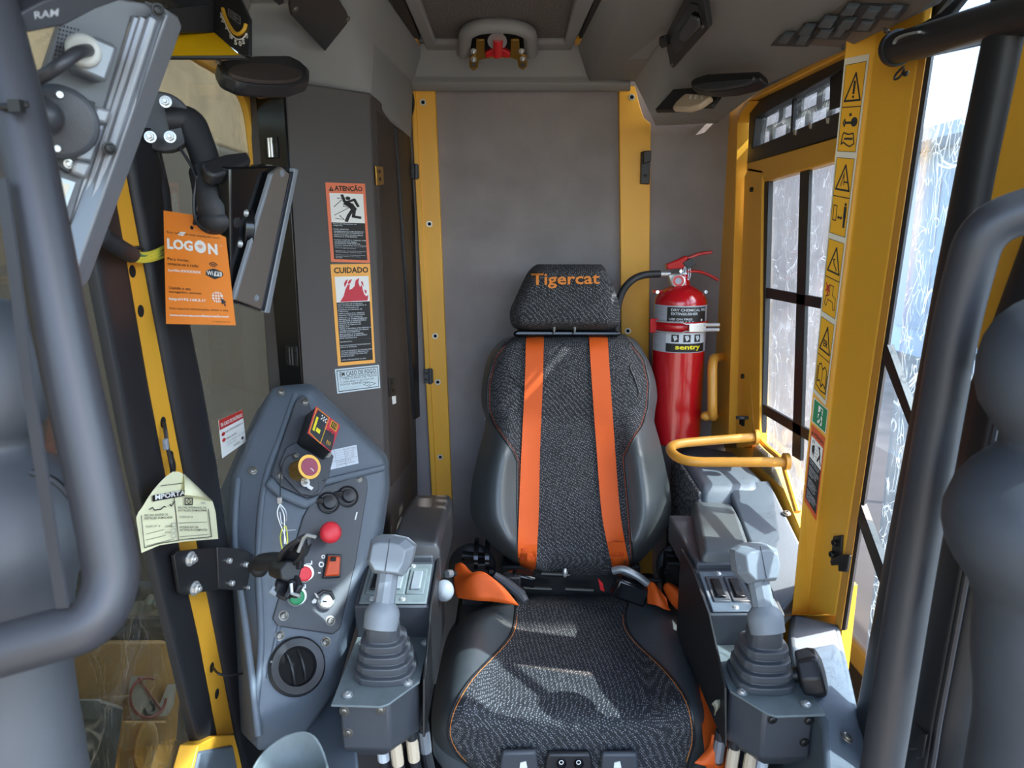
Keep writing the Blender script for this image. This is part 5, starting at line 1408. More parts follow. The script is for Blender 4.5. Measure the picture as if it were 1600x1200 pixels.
p.lines(['FIRE PREVENTION', '', 'READ AND UNDERSTAND THE FIRE PREVENTION', 'SECTION OF THE MANUAL', '', 'CLEAN THE MACHINE OF ALL FLAMMABLE DEBRIS', 'INCLUDING THE ENGINE COMPARTMENT AND', 'AROUND THE EXHAUST AND TURBO AREAS', 'BEFORE EACH SHIFT', '', 'CHECK HOSES AND REPAIR ALL LEAKS'], 'label_white', .10, .755, .93, .955); p.done()

o, p = decal('fire_notice', 'pale EM CASO DE FOGO notice at the foot of the dark column', quad(COLP, [(523, 577), (592, 570), (594, 606), (527, 615)]), 'pale_blue')
p.outline('border', 'black_print', .03, .06, .97, .94, .012, .03)
p.text('EM CASO DE FOGO:', 'black_print', .09, .13, .93, .32, bold=.01); p.line('rule', 'black_print', [(.09, .36), (.93, .36)], .015)
p.lines(['1. TIRE O PINO DE TRAVA', '2. EMPURRE O BOTÃO DE', '    FOGO VERMELHO'], 'black_print', .09, .39, .93, .74)
p.line('emblem', 'black_print', [(.60, .77), (.74, .68), (.90, .77), (.74, .86), (.60, .77)], .018, asp=1.8); p.text('A', 'black_print', .72, .74, .77, .80)
p.lines(['In case of fire pull the', 'lock pin and push the', 'red fire button'], 'grey_print', .09, .77, .56, .92); p.done()

# sticker on the dark pane
SP = plx(-.517)
o, p = decal('fire_notice', 'white EM CASO DE INCÊNDIO notice with red heading on the dark left pane', quad(SP, [(341, 657), (378, 640), (384, 690), (347, 716)], .001), 'white')
p.rect('heading', 'red_print', 0, 0, 1, .26); p.text('EM CASO DE INCÊNDIO', 'white', .05, .07, .95, .20, bold=.02, layer=2)
for v in (.40, .56): p.disc('number', 'red_print', .12, v, .05, 1, .72)
p.lines(['PUXE O PINO DE SEGURANÇA', '', 'APERTE O BOTÃO'], 'black_print', .2, .36, .95, .62); p.lines(['SAIA DA MÁQUINA COM CALMA', 'e chame ajuda'], 'grey_print', .2, .64, .95, .80)
p.text('AVISO', 'dark_blue', .45, .84, .72, .9); p.disc('emblem', 'dark_blue', .86, .82, .04, 1, .72); p.done()

# ------------------------------------------------------------------ stickers on the pillar
def pillface(u, y, lift=.0008):
    r = pil(y); a, c = r[0], r[1]
    p_ = a.lerp(c, u); n_ = (c - a).cross(V((0, 0, 1))).normalized()
    if n_.dot(EYE - p_) < 0: n_ = -n_
    return p_ + n_ * lift
def pstrip(name, label, yl0, yr0, yl1, yr1, mat_, u0=.04, u1=.86):
    return decal(name, label, [pillface(u0, yl0), pillface(u1, yr0), pillface(u1, yr1), pillface(u0, yl1)], mat_)
o, p = pstrip('safety_sticker', 'tall pale edged strip of eight yellow safety pictograms on the yellow pillar', 92, 84, 612, 632, 'sticker_edge')
A = .055 / .62
def tri(v0, v1, k=2):
    p.line('pictogram', 'black_print', [(.18, v1), (.55, v0), (.84, v1), (.18, v1)], .0055, k, A)
cells = [(.018, .135), (.135, .258), (.275, .385), (.385, .495), (.512, .625), (.625, .735), (.752, .868), (.868, .985)]
for i, (v0, v1) in enumerate(cells):
    p.rect('pictogram_field', 'sticker_yellow', .08, v0, .92, v1, 1)
    p.outline('field_line', 'black_print', .08, v0, .92, v1, .018, .0014, 2)
tri(.045, .118); p.line('pictogram', 'black_print', [(.54, .068), (.53, .098)], .008, 2, A); p.disc('pictogram', 'black_print', .53, .108, .004, 2, A)
p.rect('pictogram', 'black_print', .45, .152, .56, .160, 2); p.line('pictogram', 'black_print', [(.30, .178), (.62, .178)], .007, 2, A); p.disc('pictogram', 'black_print', .70, .176, .013, 2, A)
p.line('pictogram', 'black_print', [(.22, .178), (.28, .168), (.32, .178), (.28, .188), (.22, .178)], .004, 2, A)
p.line('pictogram', 'black_print', [(.25, .212), (.30, .205), (.50, .210), (.72, .207), (.80, .235), (.62, .243), (.50, .240), (.32, .232), (.22, .238), (.25, .212)], .004, 2, A); p.line('pictogram', 'black_print', [(.36, .222), (.70, .222)], .006, 2, A)
tri(.295, .365); p.line('pictogram', 'black_print', [(.40, .355), (.45, .34), (.52, .318), (.55, .352)], .003, 2, A); p.line('pictogram', 'black_print', [(.55, .342), (.70, .342)], .004, 2, A)
p.line('pictogram', 'black_print', [(.18, .412), (.34, .412), (.34, .455), (.18, .455), (.18, .412)], .003, 2, A)
p.line('pictogram', 'black_print', [(.44, .444), (.62, .444)], .005, 2, A)
for q in ([(.40, .444), (.48, .437), (.48, .451)], [(.66, .444), (.58, .437), (.58, .451)]): p.poly('pictogram', 'black_print', q, 2)
p.disc('pictogram', 'black_print', .76, .404, .005, 2, A); p.line('pictogram', 'black_print', [(.76, .414), (.76, .438)], .012, 2, A); p.line('pictogram', 'black_print', [(.74, .438), (.74, .468)], .005, 2, A); p.line('pictogram', 'black_print', [(.79, .438), (.79, .468)], .005, 2, A)
tri(.532, .605); p.line('pictogram', 'black_print', [(.44, .568), (.54, .566)], .003, 2, A); p.line('pictogram', 'black_print', [(.47, .568), (.50, .582), (.64, .592), (.64, .598)], .004, 2, A)
p.line('pictogram', 'black_print', [(.42, .645), (.62, .645), (.60, .672), (.80, .678), (.80, .712), (.70, .712), (.66, .692), (.36, .690), (.30, .712), (.20, .708), (.22, .684), (.42, .676), (.42, .645)], .0025, 2, A)
p.disc('pictogram', 'red_print', .30, .656, .007, 2, A); p.line('pictogram', 'red_print', [(.18, .645), (.42, .668)], .005, 2, A); p.line('pictogram', 'red_print', [(.20, .668), (.40, .645)], .005, 2, A); p.line('pictogram', 'red_print', [(.32, .66), (.30, .682)], .006, 2, A)
tri(.772, .848); p.text('ER', 'black_print', .38, .813, .68, .834, bold=.03)
p.line('pictogram', 'black_print', [(.24, .952), (.26, .897), (.40, .890), (.52, .905), (.66, .892), (.80, .900), (.80, .955), (.64, .946), (.52, .960), (.38, .944), (.24, .952)], .004, 2, A); p.line('pictogram', 'black_print', [(.52, .905), (.52, .960)], .003, 2, A); p.line('pictogram', 'black_print', [(.18, .905), (.17, .965), (.52, .972), (.86, .968), (.87, .912)], .004, 2, A)
p.done()
o, p = pstrip('exit_sticker', 'green emergency exit sticker with running man on the yellow pillar', 620, 640, 658, 678, 'sticker_edge', .10, .86)
p.rect('green_field', 'exit_green', .06, .05, .94, .95, 1); p.poly('door_opening', 'white', [(.36, .14), (.66, .16), (.66, .86), (.36, .84)], 2)
p.disc('running_man', 'exit_green', .56, .24, .055, 3, .7); p.line('running_man', 'exit_green', [(.54, .34), (.48, .56)], .10, 3, .7); p.line('running_man', 'exit_green', [(.48, .56), (.58, .68), (.50, .84)], .06, 3, .7); p.line('running_man', 'exit_green', [(.47, .56), (.38, .72), (.26, .74)], .06, 3, .7); p.line('running_man', 'exit_green', [(.53, .36), (.66, .48)], .05, 3, .7); p.line('running_man', 'exit_green', [(.52, .36), (.36, .46)], .05, 3, .7); p.done()
o, p = pstrip('warning_sticker', 'narrow orange ATENÇÃO sticker below the green exit sign on the pillar', 662, 684, 782, 812, 'orange_red', .12, .86)
p.poly('warning_sign', 'black_print', [(.06, .11), (.12, .06), (.18, .11)]); p.text('ATENÇÃO', 'black_print', .20, .05, .92, .11, bold=.03)
p.rect('picture_field', 'white', .06, .135, .92, .40); p.rect('text_field', 'black_print', .06, .40, .92, .94)
a = region(p, .06, .135, .92, .40)
a.poly('pictogram', 'black_print', [(.06, .45), (.14, .62), (.12, .40), (.24, .30), (.34, .28), (.36, .60), (.30, .90), (.26, .62), (.18, .86), (.16, .70)], 2); a.line('pictogram', 'black_print', [(.14, .25), (.18, .10)], .03, 2, .8); a.line('pictogram', 'black_print', [(.26, .24), (.30, .06)], .03, 2, .8)
a.disc('pictogram', 'black_print', .74, .16, .05, 2, .8); a.line('pictogram', 'black_print', [(.74, .24), (.82, .46), (.72, .66), (.64, .80)], .08, 2, .8); a.line('pictogram', 'black_print', [(.80, .48), (.86, .70), (.94, .82)], .06, 2, .8); a.line('pictogram', 'black_print', [(.74, .26), (.62, .14)], .05, 2, .8)
for v in (.4, .55, .7): a.line('pictogram', 'black_print', [(.42, v), (.62, v - .02)], .02, 2, .8)
a.done()
p.lines(['PODEM RESULTAR', 'LESÕES GRAVES', '', 'MANTENHA TODAS', 'AS PORTAS E AS', 'JANELAS BEM', 'FECHADAS AO', 'OPERAR', '', 'SUBSTITUA O', 'VIDRO RISCADO', 'OU TRINCADO', 'ANTES DO USO', 'DA MÁQUINA', '', 'FLYING DEBRIS', 'CAN CAUSE DEATH', 'OR BAD INJURY', 'KEEP WINDOWS', 'CLOSED'], 'label_white', .12, .42, .88, .93, bold=.01); p.done()

# ------------------------------------------------------------------ hanging tags
tq = [D(256, 329, .98), D(350, 343, .975), D(364, 508, .97), D(260, 506, .985)]
o, p = decal('hang_tag', 'orange LOGON hang tag dangling from the black pipe arm at left', tq, 'tag_orange', th=.0008, cat='tag')
A = .62
p.disc('eyelet_hole', 'black_hole', .46, .12, .018, 1, A)
p.text('Este máquina está equipada com', 'black_print', .05, .175, .90, .20)
p.poly('scuff', 'white', [(.22, .20), (.28, .168), (.36, .17), (.31, .205)], 2)
p.text('LOG', 'white', .05, .24, .46, .335, bold=.045); p.text('N', 'white', .70, .245, .85, .345, bold=.045)
p.disc('ring', 'white', .58, .285, .058, 2, A, 24)
for k, r_ in enumerate((.014, .026, .038)):
    p.line('wave', 'tag_orange', [(.58 + r_ / A * math.sin(math.radians(t_)), .308 - r_ * math.cos(math.radians(t_))) for t_ in (-45, -22, 0, 22, 45)], .007, 3, A)
p.text('TM', 'white', .90, .25, .93, .26)
p.lines(['Para iniciar,', 'conecte-se à rede:'], 'black_print', .05, .41, .53, .49, bold=.01); p.text('LogOn-XXXXXXX', 'white', .06, .51, .56, .54, bold=.03); p.text(':', 'black_print', .09, .59, .10, .60)
p.poly('wifi_badge', 'dark_blue', [(.64, .50), (.70, .485), (.76, .475), (.82, .485), (.89, .50), (.90, .535), (.83, .56), (.76, .575), (.70, .56), (.63, .54)], 1)
p.poly('wifi_half', 'white', [(.775, .50), (.88, .505), (.88, .535), (.86, .545), (.755, .545)], 2); p.text('Wi', 'white', .65, .50, .745, .54, bold=.02, layer=2); p.text('Fi', 'dark_blue', .79, .507, .86, .538, bold=.02, layer=3)
for r_ in (.018, .034, .05):
    p.line('wave', 'dark_blue', [(.76 + r_ / A * math.sin(math.radians(t_)), .47 - r_ * math.cos(math.radians(t_))) for t_ in (-50, -25, 0, 25, 50)], .009, 1, A)
p.lines(['Usando o seu', 'navegador, acesse:'], 'black_print', .06, .665, .55, .74, bold=.01); p.text('http://192.168.2.1/', 'white', .06, .765, .60, .795, bold=.03)
p.disc('globe', 'white', .78, .74, .052, 1, A, 24)
for q in ([(.70, .74), (.86, .74)], [(.72, .715), (.84, .715)], [(.72, .765), (.84, .765)], [(.78, .69), (.78, .79)], [(.75, .695), (.735, .74), (.75, .785)], [(.81, .695), (.825, .74), (.81, .785)]): p.line('globe_line', 'tag_orange', q, .008, 2, A)
p.poly('pointer', 'dark_blue', [(.83, .745), (.91, .785), (.88, .79), (.90, .82), (.88, .825), (.865, .795), (.84, .81)], 3)
p.text('Para maiores informações, visite o site', 'black_print', .06, .85, .92, .875); p.text('www.tigercat.com/features/logon/', 'white', .06, .91, .92, .935, bold=.03); p.text('© TIGERCAT INT. INC.', 'black_print', .68, .965, .94, .975); p.done()
t = thing('tag_tie', 'black tie holding the orange tag to the pipe arm', 'cable tie', D(308, 340, 1.0))
B().tube(spline([D(304, 350, .972), D(306, 335, .966), D(305, 300, .985), D(314, 280, 1.0)], 6), .0028, 8).done('tie_strap', 'black_plastic', t)

# cream paper tag, curled
tg = thing('paper_tag', 'cream IMPORTANT paper tag with a folded corner on the yellow strip', 'tag', on(270, 850, plx(-.46)))
oc = [(262, 742), (275, 737), (289, 741), (314, 769), (332, 783), (337, 800), (341, 842), (290, 846), (250, 852), (221, 864), (216, 830), (213, 806), (220, 796), (240, 765)]
TPl = pl3(on(262, 740, plx(-.478)), on(341, 842, plx(-.462)), on(221, 864, plx(-.476)))
def tpos(x, y, l=0):
    dcurl = .010 * math.sin((x - 213) / 128 * math.pi) * min(1, (y - 737) / 60)
    return on(x, y, TPl, dcurl + l)
b = B()
ctr_ = tpos(275, 800)
# fill as a fan of strips between the outline's left and right edges
lt = smooth_tab([(737, 270), (742, 262), (765, 240), (796, 220), (806, 213), (830, 216), (850, 219), (864, 221)])
rt_ = [(737, 280), (741, 289), (769, 314), (783, 332), (800, 337), (842, 341), (864, 341)]
bot = lambda x: interp([(213, 864), (221, 864), (250, 852), (290, 846), (341, 842)], x)
rows_ = []
for i in range(17):
    f = i / 16
    row = []
    for j in range(13):
        u = j / 12
        y = 737 + f * 127
        x = interp(lt, y) * (1 - u) + interp(rt_, y) * u
        yy = 737 + (bot(x) - 737) * f
        x = interp(lt, yy) * (1 - u) + interp(rt_, yy) * u
        row.append(tpos(x, yy))
    rows_.append(row)
b.grid(rows_); sh = b.done('tag_sheet', 'tag_cream', tg, sm=80)
b = B(); b.face([tpos(288, 741, .003), tpos(332, 783, .003), tpos(312, 776, .010), tpos(289, 773, .010)]); b.done('folded_corner', 'tag_cream', tg, solid=.0006)
pr = Print(sh, tpos(213, 737), tpos(341, 737), tpos(341, 864), tpos(213, 864), .0006)
sl = lambda u: .10 * (1 - u) ** 1.4
pr.warp = lambda u, v: tpos(213 + 128 * u, 737 + 127 * v + 10 * max(0, .55 - u) * (v ** 1.2), .0025)
pr.poly('heading_band', 'black_print', [(.20, .285), (.59, .225), (.59, .30), (.20, .36)], 0)
pr.warp = lambda u, v: tpos(213 + 128 * u, 737 + 127 * v + 10 * max(0, .55 - u) * (v ** 1.2) - 19 * (u - .2) * (1 if v < .4 else 0), .0034)
pr.text('MPORTA', 'white', .22, .285, .59, .345, bold=.03)
pr.warp = lambda u, v: tpos(213 + 128 * u, 737 + 127 * v + 12 * max(0, .55 - u) * (v ** 1.2), .0030)
A = 1.0
pr.line('frame_line', 'black_print', [(.06, .52), (.10, .90), (.30, .86), (.60, .83), (.92, .80), (.88, .46)], .009, 0, A); pr.line('frame_line', 'black_print', [(.46, .30), (.52, .84)], .009, 0, A); pr.line('frame_line', 'black_print', [(.30, .17), (.57, .14)], .007, 0, A)
pr.lines(['RECORD ENGINE OIL', 'INSTALLED IN MACHINE'], 'black_print', .09, .505, .43, .58, bold=.01); pr.text('TIGERCAT #', 'black_print', .10, .64, .28, .665); pr.lines(['10W40', '', '0W40'], 'black_print', .34, .65, .43, .76)
pr.lines(['RECORD HYDRAULIC OIL', 'INSTALLED IN MACHINE'], 'black_print', .50, .43, .85, .50, bold=.01); pr.text('TIGERCAT #', 'black_print', .51, .545, .68, .57); pr.lines(['HYDRAULIC OIL', 'SETTING IN COMPUTER'], 'black_print', .52, .67, .86, .74, bold=.01)
for q in ([(.12, .74), (.34, .70)], [(.12, .81), (.36, .77)], [(.13, .88), (.46, .82)], [(.52, .63), (.86, .62)], [(.53, .80), (.88, .77)]): pr.line('rule', 'black_print', q, .005, 0, A)
for v in (.63, .70, .76): pr.line('tick_box', 'grey_print', [(.43, v), (.48, v - .005), (.48, v + .04), (.43, v + .045), (.43, v)], .005, 0, A)
pr.line('oil_can', 'black_print', [(.16, .45), (.20, .43), (.22, .46), (.30, .455), (.34, .42), (.36, .43)], .012, 0, A); pr.line('tick', 'black_print', [(.41, .40), (.43, .42), (.47, .36)], .012, 0, A)
pr.outline('oil_symbol', 'black_print', .59, .32, .69, .41, .012, .012, 0); pr.line('oil_symbol', 'black_print', [(.64, .335), (.665, .37), (.64, .395), (.615, .37), (.64, .335)], .008, 0, A); pr.text('0K', 'grey_print', .78, .37, .84, .40); pr.text('TIGERCAT', 'grey_print', .70, .815, .88, .828); pr.done()
for q, nm in (([(258, 664), (259, 680), (261, 700), (264, 712), (268, 720), (270, 742)], 'tie_strap'), ([(261, 690), (263, 704)], 'tie_head')):
    pass
t = thing('cable_tie', 'black cable tie looped through the yellow strip holding the cream tag', 'cable tie', on(265, 745, LP, .03))
B().tube(spline([on(256, 660, LP, .004), on(259, 676, LP, .010), on(262, 700, LP, .012), on(267, 722, LP, .014), on(270, 744, LP, .022)], 5), .0028, 8).done('tie_strap', 'black_plastic', t)
B().tube(spline([on(268, 712, LP, .004), on(272, 728, LP, .016), on(270, 746, LP, .024)], 5), .0026, 8).done('tie_strap', 'black_plastic', t)
B().box(on(259, 694, LP, .014), (.003, .0035, .008)).done('tie_head', 'ball_white', t, bevel=.001)
B().box(on(270, 747, LP, .026), (.005, .006, .006)).done('tie_head', 'black_plastic', t, bevel=.001)

# ------------------------------------------------------------------ holder on the yellow strip
HP_ = plx(-.470)
t = thing('device_holder', 'black four-jawed device holder bolted across the yellow strip', 'holder', on(340, 925, HP_))
pl2 = pl3(on(275, 865, plx(-.488)), on(400, 880, plx(-.452)), on(290, 930, plx(-.488)))
px_slab('base_plate', [(272, 868), (277, 862), (340, 855), (343, 921), (287, 930), (281, 926)], pl2, .006, 'black_steel', parent=t, bevel=.001)
px_slab('ball_plate', [(340, 855), (382, 858), (398, 868), (406, 888), (402, 908), (388, 923), (362, 922), (343, 921)], pl2, .010, 'black_plastic', lift=.003, parent=t, bevel=.002)
for x, y in ((297, 873), (304, 919)): fix('nut', on(x, y, pl2), nrm(pl2), .0075, t, 'zinc')
for x, y in ((357, 876), (383, 882), (361, 911), (388, 918)): fix('cap', on(x, y, pl2, .004), nrm(pl2), .0048, t, 'zinc')
c0 = D(400, 880, 1.07); c1 = D(445, 878, 1.05)
B().tube([D(398, 886, 1.12), D(410, 878, 1.08), D(425, 876, 1.06), D(446, 880, 1.05)], [.011, .013, .013, .016], 14).done('arm', 'black_rubber', t, sm=60)
B().ell(D(405, 888, 1.10), .014, .014, .014).done('ball', 'black_rubber', t)
k = B().cyl(D(432, 888, 1.04), D(455, 893, 1.0), .015, .017, 7).done('clamp_knob', 'black_plastic', t, bevel=.003)
def jaw(pts, w, name='jaw'):
    j = B().ribbon(spline([D(*q) for q in pts], 5), V((.3, .95, 0)), w, .006).done(name, 'black_plastic', t, bevel=.001)
    return j
jw = jaw([(442, 875, 1.03), (446, 860, 1.0), (458, 848, .99), (472, 840, .985)], .02)
B().tube([D(466, 862, .98), D(474, 842, .975), D(480, 836, .97), D(493, 839, .965)], .0025, 8).done('jaw_tip', 'zinc', jw)
jw = jaw([(452, 885, 1.03), (470, 872, 1.0), (478, 856, .99), (474, 842, .985)], .016)
jw = jaw([(446, 898, 1.03), (440, 912, 1.0), (440, 926, .99), (452, 932, .985)], .018)
B().tube([D(428, 918, .99), D(424, 924, .985), D(432, 929, .985)], .004, 8).done('jaw_tip', 'grip_grey', jw)
jw = jaw([(455, 896, 1.03), (460, 908, 1.0), (456, 922, .99), (448, 934, .985)], .016)
B().tube([D(455, 912, .985), D(456, 927, .98), D(469, 931, .975)], .0025, 8).done('jaw_tip', 'zinc', jw)
px_slab('jaw_web', [(444, 868), (462, 850), (478, 838), (482, 852), (470, 870), (468, 890), (452, 892)], pl3(D(444, 868, 1.02), D(478, 838, .985), D(468, 890, 1.0)), .008, 'black_plastic', parent=t, bevel=.002)
px_slab('jaw_web', [(440, 900), (462, 898), (468, 915), (458, 934), (444, 932), (436, 918)], pl3(D(440, 900, 1.02), D(458, 934, .985), D(468, 910, .99)), .008, 'black_plastic', parent=t, bevel=.002)
for x, y in ((448, 857), (455, 858)): B().cyl(D(x, y, .988), D(x, y, 1.0), .003, seg=8).done('rivet_hole', 'black_hole', t)

# ------------------------------------------------------------------ pipe arm carrying the black monitor
t = thing('pipe_arm', 'thick bent black pipe arm bolted beside the yellow strip holding the black monitor', 'arm', D(300, 360, 1.05))
B().lathe(D(252, 190, .98), V((.22, -.95, .05)), [(.040, -.018), (.040, 0), (.038, .002), (0, .002)], 32).done('arm_flange', 'dark_plastic', t, bevel=.002)
for x, y in ((259, 159), (235, 214), (266, 214)): fix('nut', D(x, y, .955), V((.22, -.95, .05)), .0052, t, 'zinc')
B().tube(filletpath([D(262, 188, .99), D(298, 186, 1.0), D(318, 240, 1.0), D(324, 262, 1.0)], .035), .0195, 18).done('upper_pipe', 'black_rubber', t, sm=60)
B().tube([D(228, 224, 1.02), D(245, 300, 1.02), D(250, 345, 1.03)], .018, 14).done('post_pipe', 'tube_black', t, sm=60)
px_slab('wing_knob', [(316, 253), (322, 250), (352, 240), (386, 236), (394, 250), (358, 268), (336, 275), (322, 268)], pl3(D(318, 255, .93), D(390, 240, .99), D(340, 275, .93)), .020, 'black_plastic', parent=t, bevel=.004)
B().tube([D(318, 266, .985), D(328, 290, .98), D(338, 330, .98), D(346, 348, .985)], [.020, .024, .028, .022], 18).done('lower_pipe', 'black_rubber', t, sm=60)
B().ell(D(342, 345, .985), .03, .028, .022).done('socket_end', 'black_rubber', t)
B().tube([D(346, 345, .99), D(362, 352, 1.0), D(376, 355, 1.02)], [.016, .014, .02], 14).done('ball_stud', 'black_plastic', t, sm=60)
B().lathe(D(379, 357, 1.03), V((-.8, -.55, .1)), [(.036, -.008), (.036, .004), (.034, .006), (0, .006)], 28).done('monitor_flange', 'gloss_black', t, bevel=.001)
for x, y in ((384, 333), (375, 381)): fix('cap', D(x, y, 1.00), V((-.6, -.8, .1)), .0055, t, 'zinc')
for q in ([(308, 275), (303, 310), (306, 345), (325, 362)], [(280, 230), (300, 262), (312, 300), (308, 330)]):
    B().tube(spline([D(x, y, .96) for x, y in q], 6), .002, 6).done('tie_strap', 'black_plastic', t)
m_ = thing('monitor', 'slim black monitor seen edge-on in front of the dark column', 'monitor', D(415, 488, 1.06))
mp_ = pl3(D(430, 262, 1.04), D(366, 470, 1.00), D(462, 265, 1.10))
n_ = nrm(mp_)
px_slab('housing', [(360, 262), (430, 259), (465, 263), (420, 490), (398, 482), (362, 470)], mp_, .02, 'gloss_black', lift=-.006, parent=m_, bevel=.003)
px_slab('side_cover', [(427, 270), (441, 261), (453, 272), (409, 484), (395, 478), (367, 468)], mp_, .008, 'satin_brown', lift=.002, parent=m_, bevel=.002)
px_slab('edge_trim', [(424, 272), (428, 270), (369, 469), (365, 468)], mp_, .006, 'grip_grey', lift=.004, parent=m_, bevel=.001)
px_slab('screen_glass', [(455, 270), (460, 268), (414, 486), (409, 485)], mp_, .006, 'dark_blue', lift=.002, parent=m_, bevel=.001)
px_slab('bezel', [(461, 263), (467, 265), (422, 490), (415, 489)], mp_, .010, 'grip_grey', lift=.003, parent=m_, bevel=.002)
for x, y in ((441, 271), (401, 466)): fix('screw', on(x, y, mp_, .003), n_, .004, m_, 'grip_grey')
px_slab('rear_foot', [(350, 440), (368, 438), (400, 478), (360, 474)], mp_, .02, 'dark_plastic', lift=-.012, parent=m_, bevel=.003)

# ------------------------------------------------------------------ silver monitor, top left, on a ball mount
t = thing('silver_monitor', 'silver ribbed monitor with white cable plug in the top left corner', 'monitor', D(110, 450, .66))
bk_ = pl3(D(60, 20, .60), D(236, 30, .66), D(100, 430, .66))
nb = nrm(bk_)
px_slab('back_panel', [(70, -20), (250, 8), (236, 30), (206, 28), (165, 165), (90, 420), (20, 330), (40, 200), (100, 20)], bk_, .018, 'monitor_grey', parent=t, bevel=.002)
pa_ = [(236, 8), (256, 14), (262, 30), (128, 442), (108, 438), (104, 425)]
b = B(); b.loft([[D(x, y, .655) for x, y in ((228, 22), (252, 8), (262, 22))] , [D(x, y, .665) for x, y in ((102, 428), (112, 446), (128, 448))]], cap=True, closed=True)
b.done('corner_rail', 'silver', t, bevel=.004)
px_slab('side_frame', [(256, 12), (279, 26), (285, 42), (272, 80), (140, 438), (128, 452), (112, 446), (262, 24)], pl3(D(262, 24, .66), D(285, 42, .69), D(128, 448, .67)), .02, 'silver', parent=t, bevel=.004)
for x0, x1 in ((214, 92), (224, 100), (238, 112)):
    B().tube([D(x0, 30, .652), D(x1, 420, .662)], .0042, 10).done('rib', 'alu', t)
for x, y in ((247, 16), (171, 232)): fix('screw', D(x, y, .645), nb, .0045, t, 'dark_screw')
px_slab('connector_box', [(112, 62), (150, 55), (187, 72), (168, 131), (122, 112)], bk_, .028, 'silver', lift=.026, parent=t, bevel=.004)
bx = bk_
cp = on(131, 80, bk_, .028)
B().lathe(cp, (nb + V((-.35, 0, 0))).normalized(), [(.0135, -.004), (.0135, .010), (.011, .013), (0, .013)], 24).done('cable_plug', 'wire_white', t, bevel=.001)
B().tube(spline([cp + nb * .012, D(118, 84, .57), D(85, 108, .56), D(40, 132, .57), D(-30, 150, .58)], 6), .0052, 12).done('cable', 'tube_black', t, sm=60)
for i in range(9):
    for j in range(6):
        x = 84 + j * 5.5 + (9 - i) * 1.2; y = 40 + i * 6.5 + j * 1.3
        B().cyl(on(x, y, bk_, .0004), on(x, y, bk_, -.002), .0008, seg=6).done('vent_hole', 'black_hole', t)
px_slab('hinge_block', [(150, 165), (176, 172), (168, 195), (142, 188)], bk_, .018, 'alu', lift=.014, parent=t, bevel=.003)
px_slab('hinge_block', [(142, 188), (166, 195), (145, 255), (118, 250)], bk_, .018, 'silver', lift=.010, parent=t, bevel=.003)
px_slab('hinge_block', [(116, 248), (145, 256), (135, 280), (112, 270)], bk_, .018, 'alu', lift=.012, parent=t, bevel=.003)
px_slab('mount_bracket', [(112, 148), (150, 160), (140, 200), (118, 200), (108, 185)], bk_, .012, 'black_steel', lift=.008, parent=t, bevel=.001)
px_slab('mount_bracket', [(95, 212), (118, 222), (126, 238), (108, 272), (78, 252)], bk_, .012, 'black_steel', lift=.008, parent=t, bevel=.001)
for x, y in ((139, 170), (126, 184), (110, 230), (107, 256)): fix('screw', on(x, y, bk_, .008), nb, .003, t, 'zinc')
px_slab('warning_plate', [(72, 270), (118, 285), (98, 342), (76, 320)], bk_, .004, 'pale_blue', lift=.004, parent=t, bevel=0)
for q in ([(80, 278), (94, 282), (88, 300), (76, 296)], [(96, 284), (110, 289), (102, 308), (90, 302)], [(84, 304), (98, 310), (90, 326), (80, 316)]):
    px_slab('plate_mark', q, bk_, .001, 'sticker_edge', lift=.005, parent=t, bevel=0)
m2 = thing('ball_mount', 'black ball mount arm behind the silver monitor in the top left corner', 'mount', D(80, 250, .60))
B().lathe(on(92, 190, bk_, .03), (nb + V((-.4, 0, 0))).normalized(), [(.030, -.010), (.030, 0), (.026, .003), (0, .004)], 30).done('mount_disc', 'dark_plastic', m2, bevel=.001)
B().ell(on(66, 182, bk_, .045), .016, .016, .016).done('mount_ball', 'tube_black', m2)
for x, y in ((92, 148), (60, 235), (88, 232), (85, 168)): fix('cap', on(x, y, bk_, .034), nb, .003, m2, 'zinc')
B().tube([on(60, 180, bk_, .05), D(20, 150, .57), D(-30, 120, .58)], .008, 12).done('mount_stem', 'tube_black', m2)
arm = px_slab('mount_arm', [(-40, 60), (60, 5), (100, -12), (190, -20), (194, -2), (150, 14), (100, 40), (50, 50), (-40, 66)], pl3(D(0, 50, .50), D(190, 0, .56), D(90, -10, .52)), .022, 'tube_black', parent=m2, bevel=.006)
pr = Print(arm, D(48, 18, .494), D(118, 8, .508), D(114, 24, .510), D(50, 32, .496), .0008); pr.text('RAM', 'grey_print', .05, .1, .6, .9, bold=.01, layer=6); pr.done()

# wire bundle
t = thing('wire_loom', 'black braided loom spilling a bundle of yellow-green wires across the yellow strip', 'cable', on(220, 405, LP, .03))
B().tube(spline([on(160, 368, LP, .03), on(185, 386, LP, .034), on(206, 398, LP, .03)], 5), .0105, 12).done('braided_sleeve', 'black_rubber', t, sm=60)
for k in range(9):
    c_ = ['wire_yellow', 'wire_yellow', 'wire_green', 'wire_yellow', 'wire_white', 'wire_yellow', 'wire_green', 'wire_yellow', 'wire_yellow'][k]
    o_ = (k - 4) * 1.5
    B().tube(spline([on(200, 397 + o_ * .7, LP, .03), on(215, 402 + o_, LP, .026 + .002 * (k % 3)), on(235, 401 + o_, LP, .020 + .002 * (k % 2)), on(258, 392 + o_ * 1.2, LP, .012), on(278, 380 + o_, LP, .010)], 5), .0024, 6).done('wire', c_, t)
px_slab('loom_clip', [(214, 384), (222, 384), (228, 391), (216, 390)], LP, .004, 'black_plastic', lift=.006, parent=t)

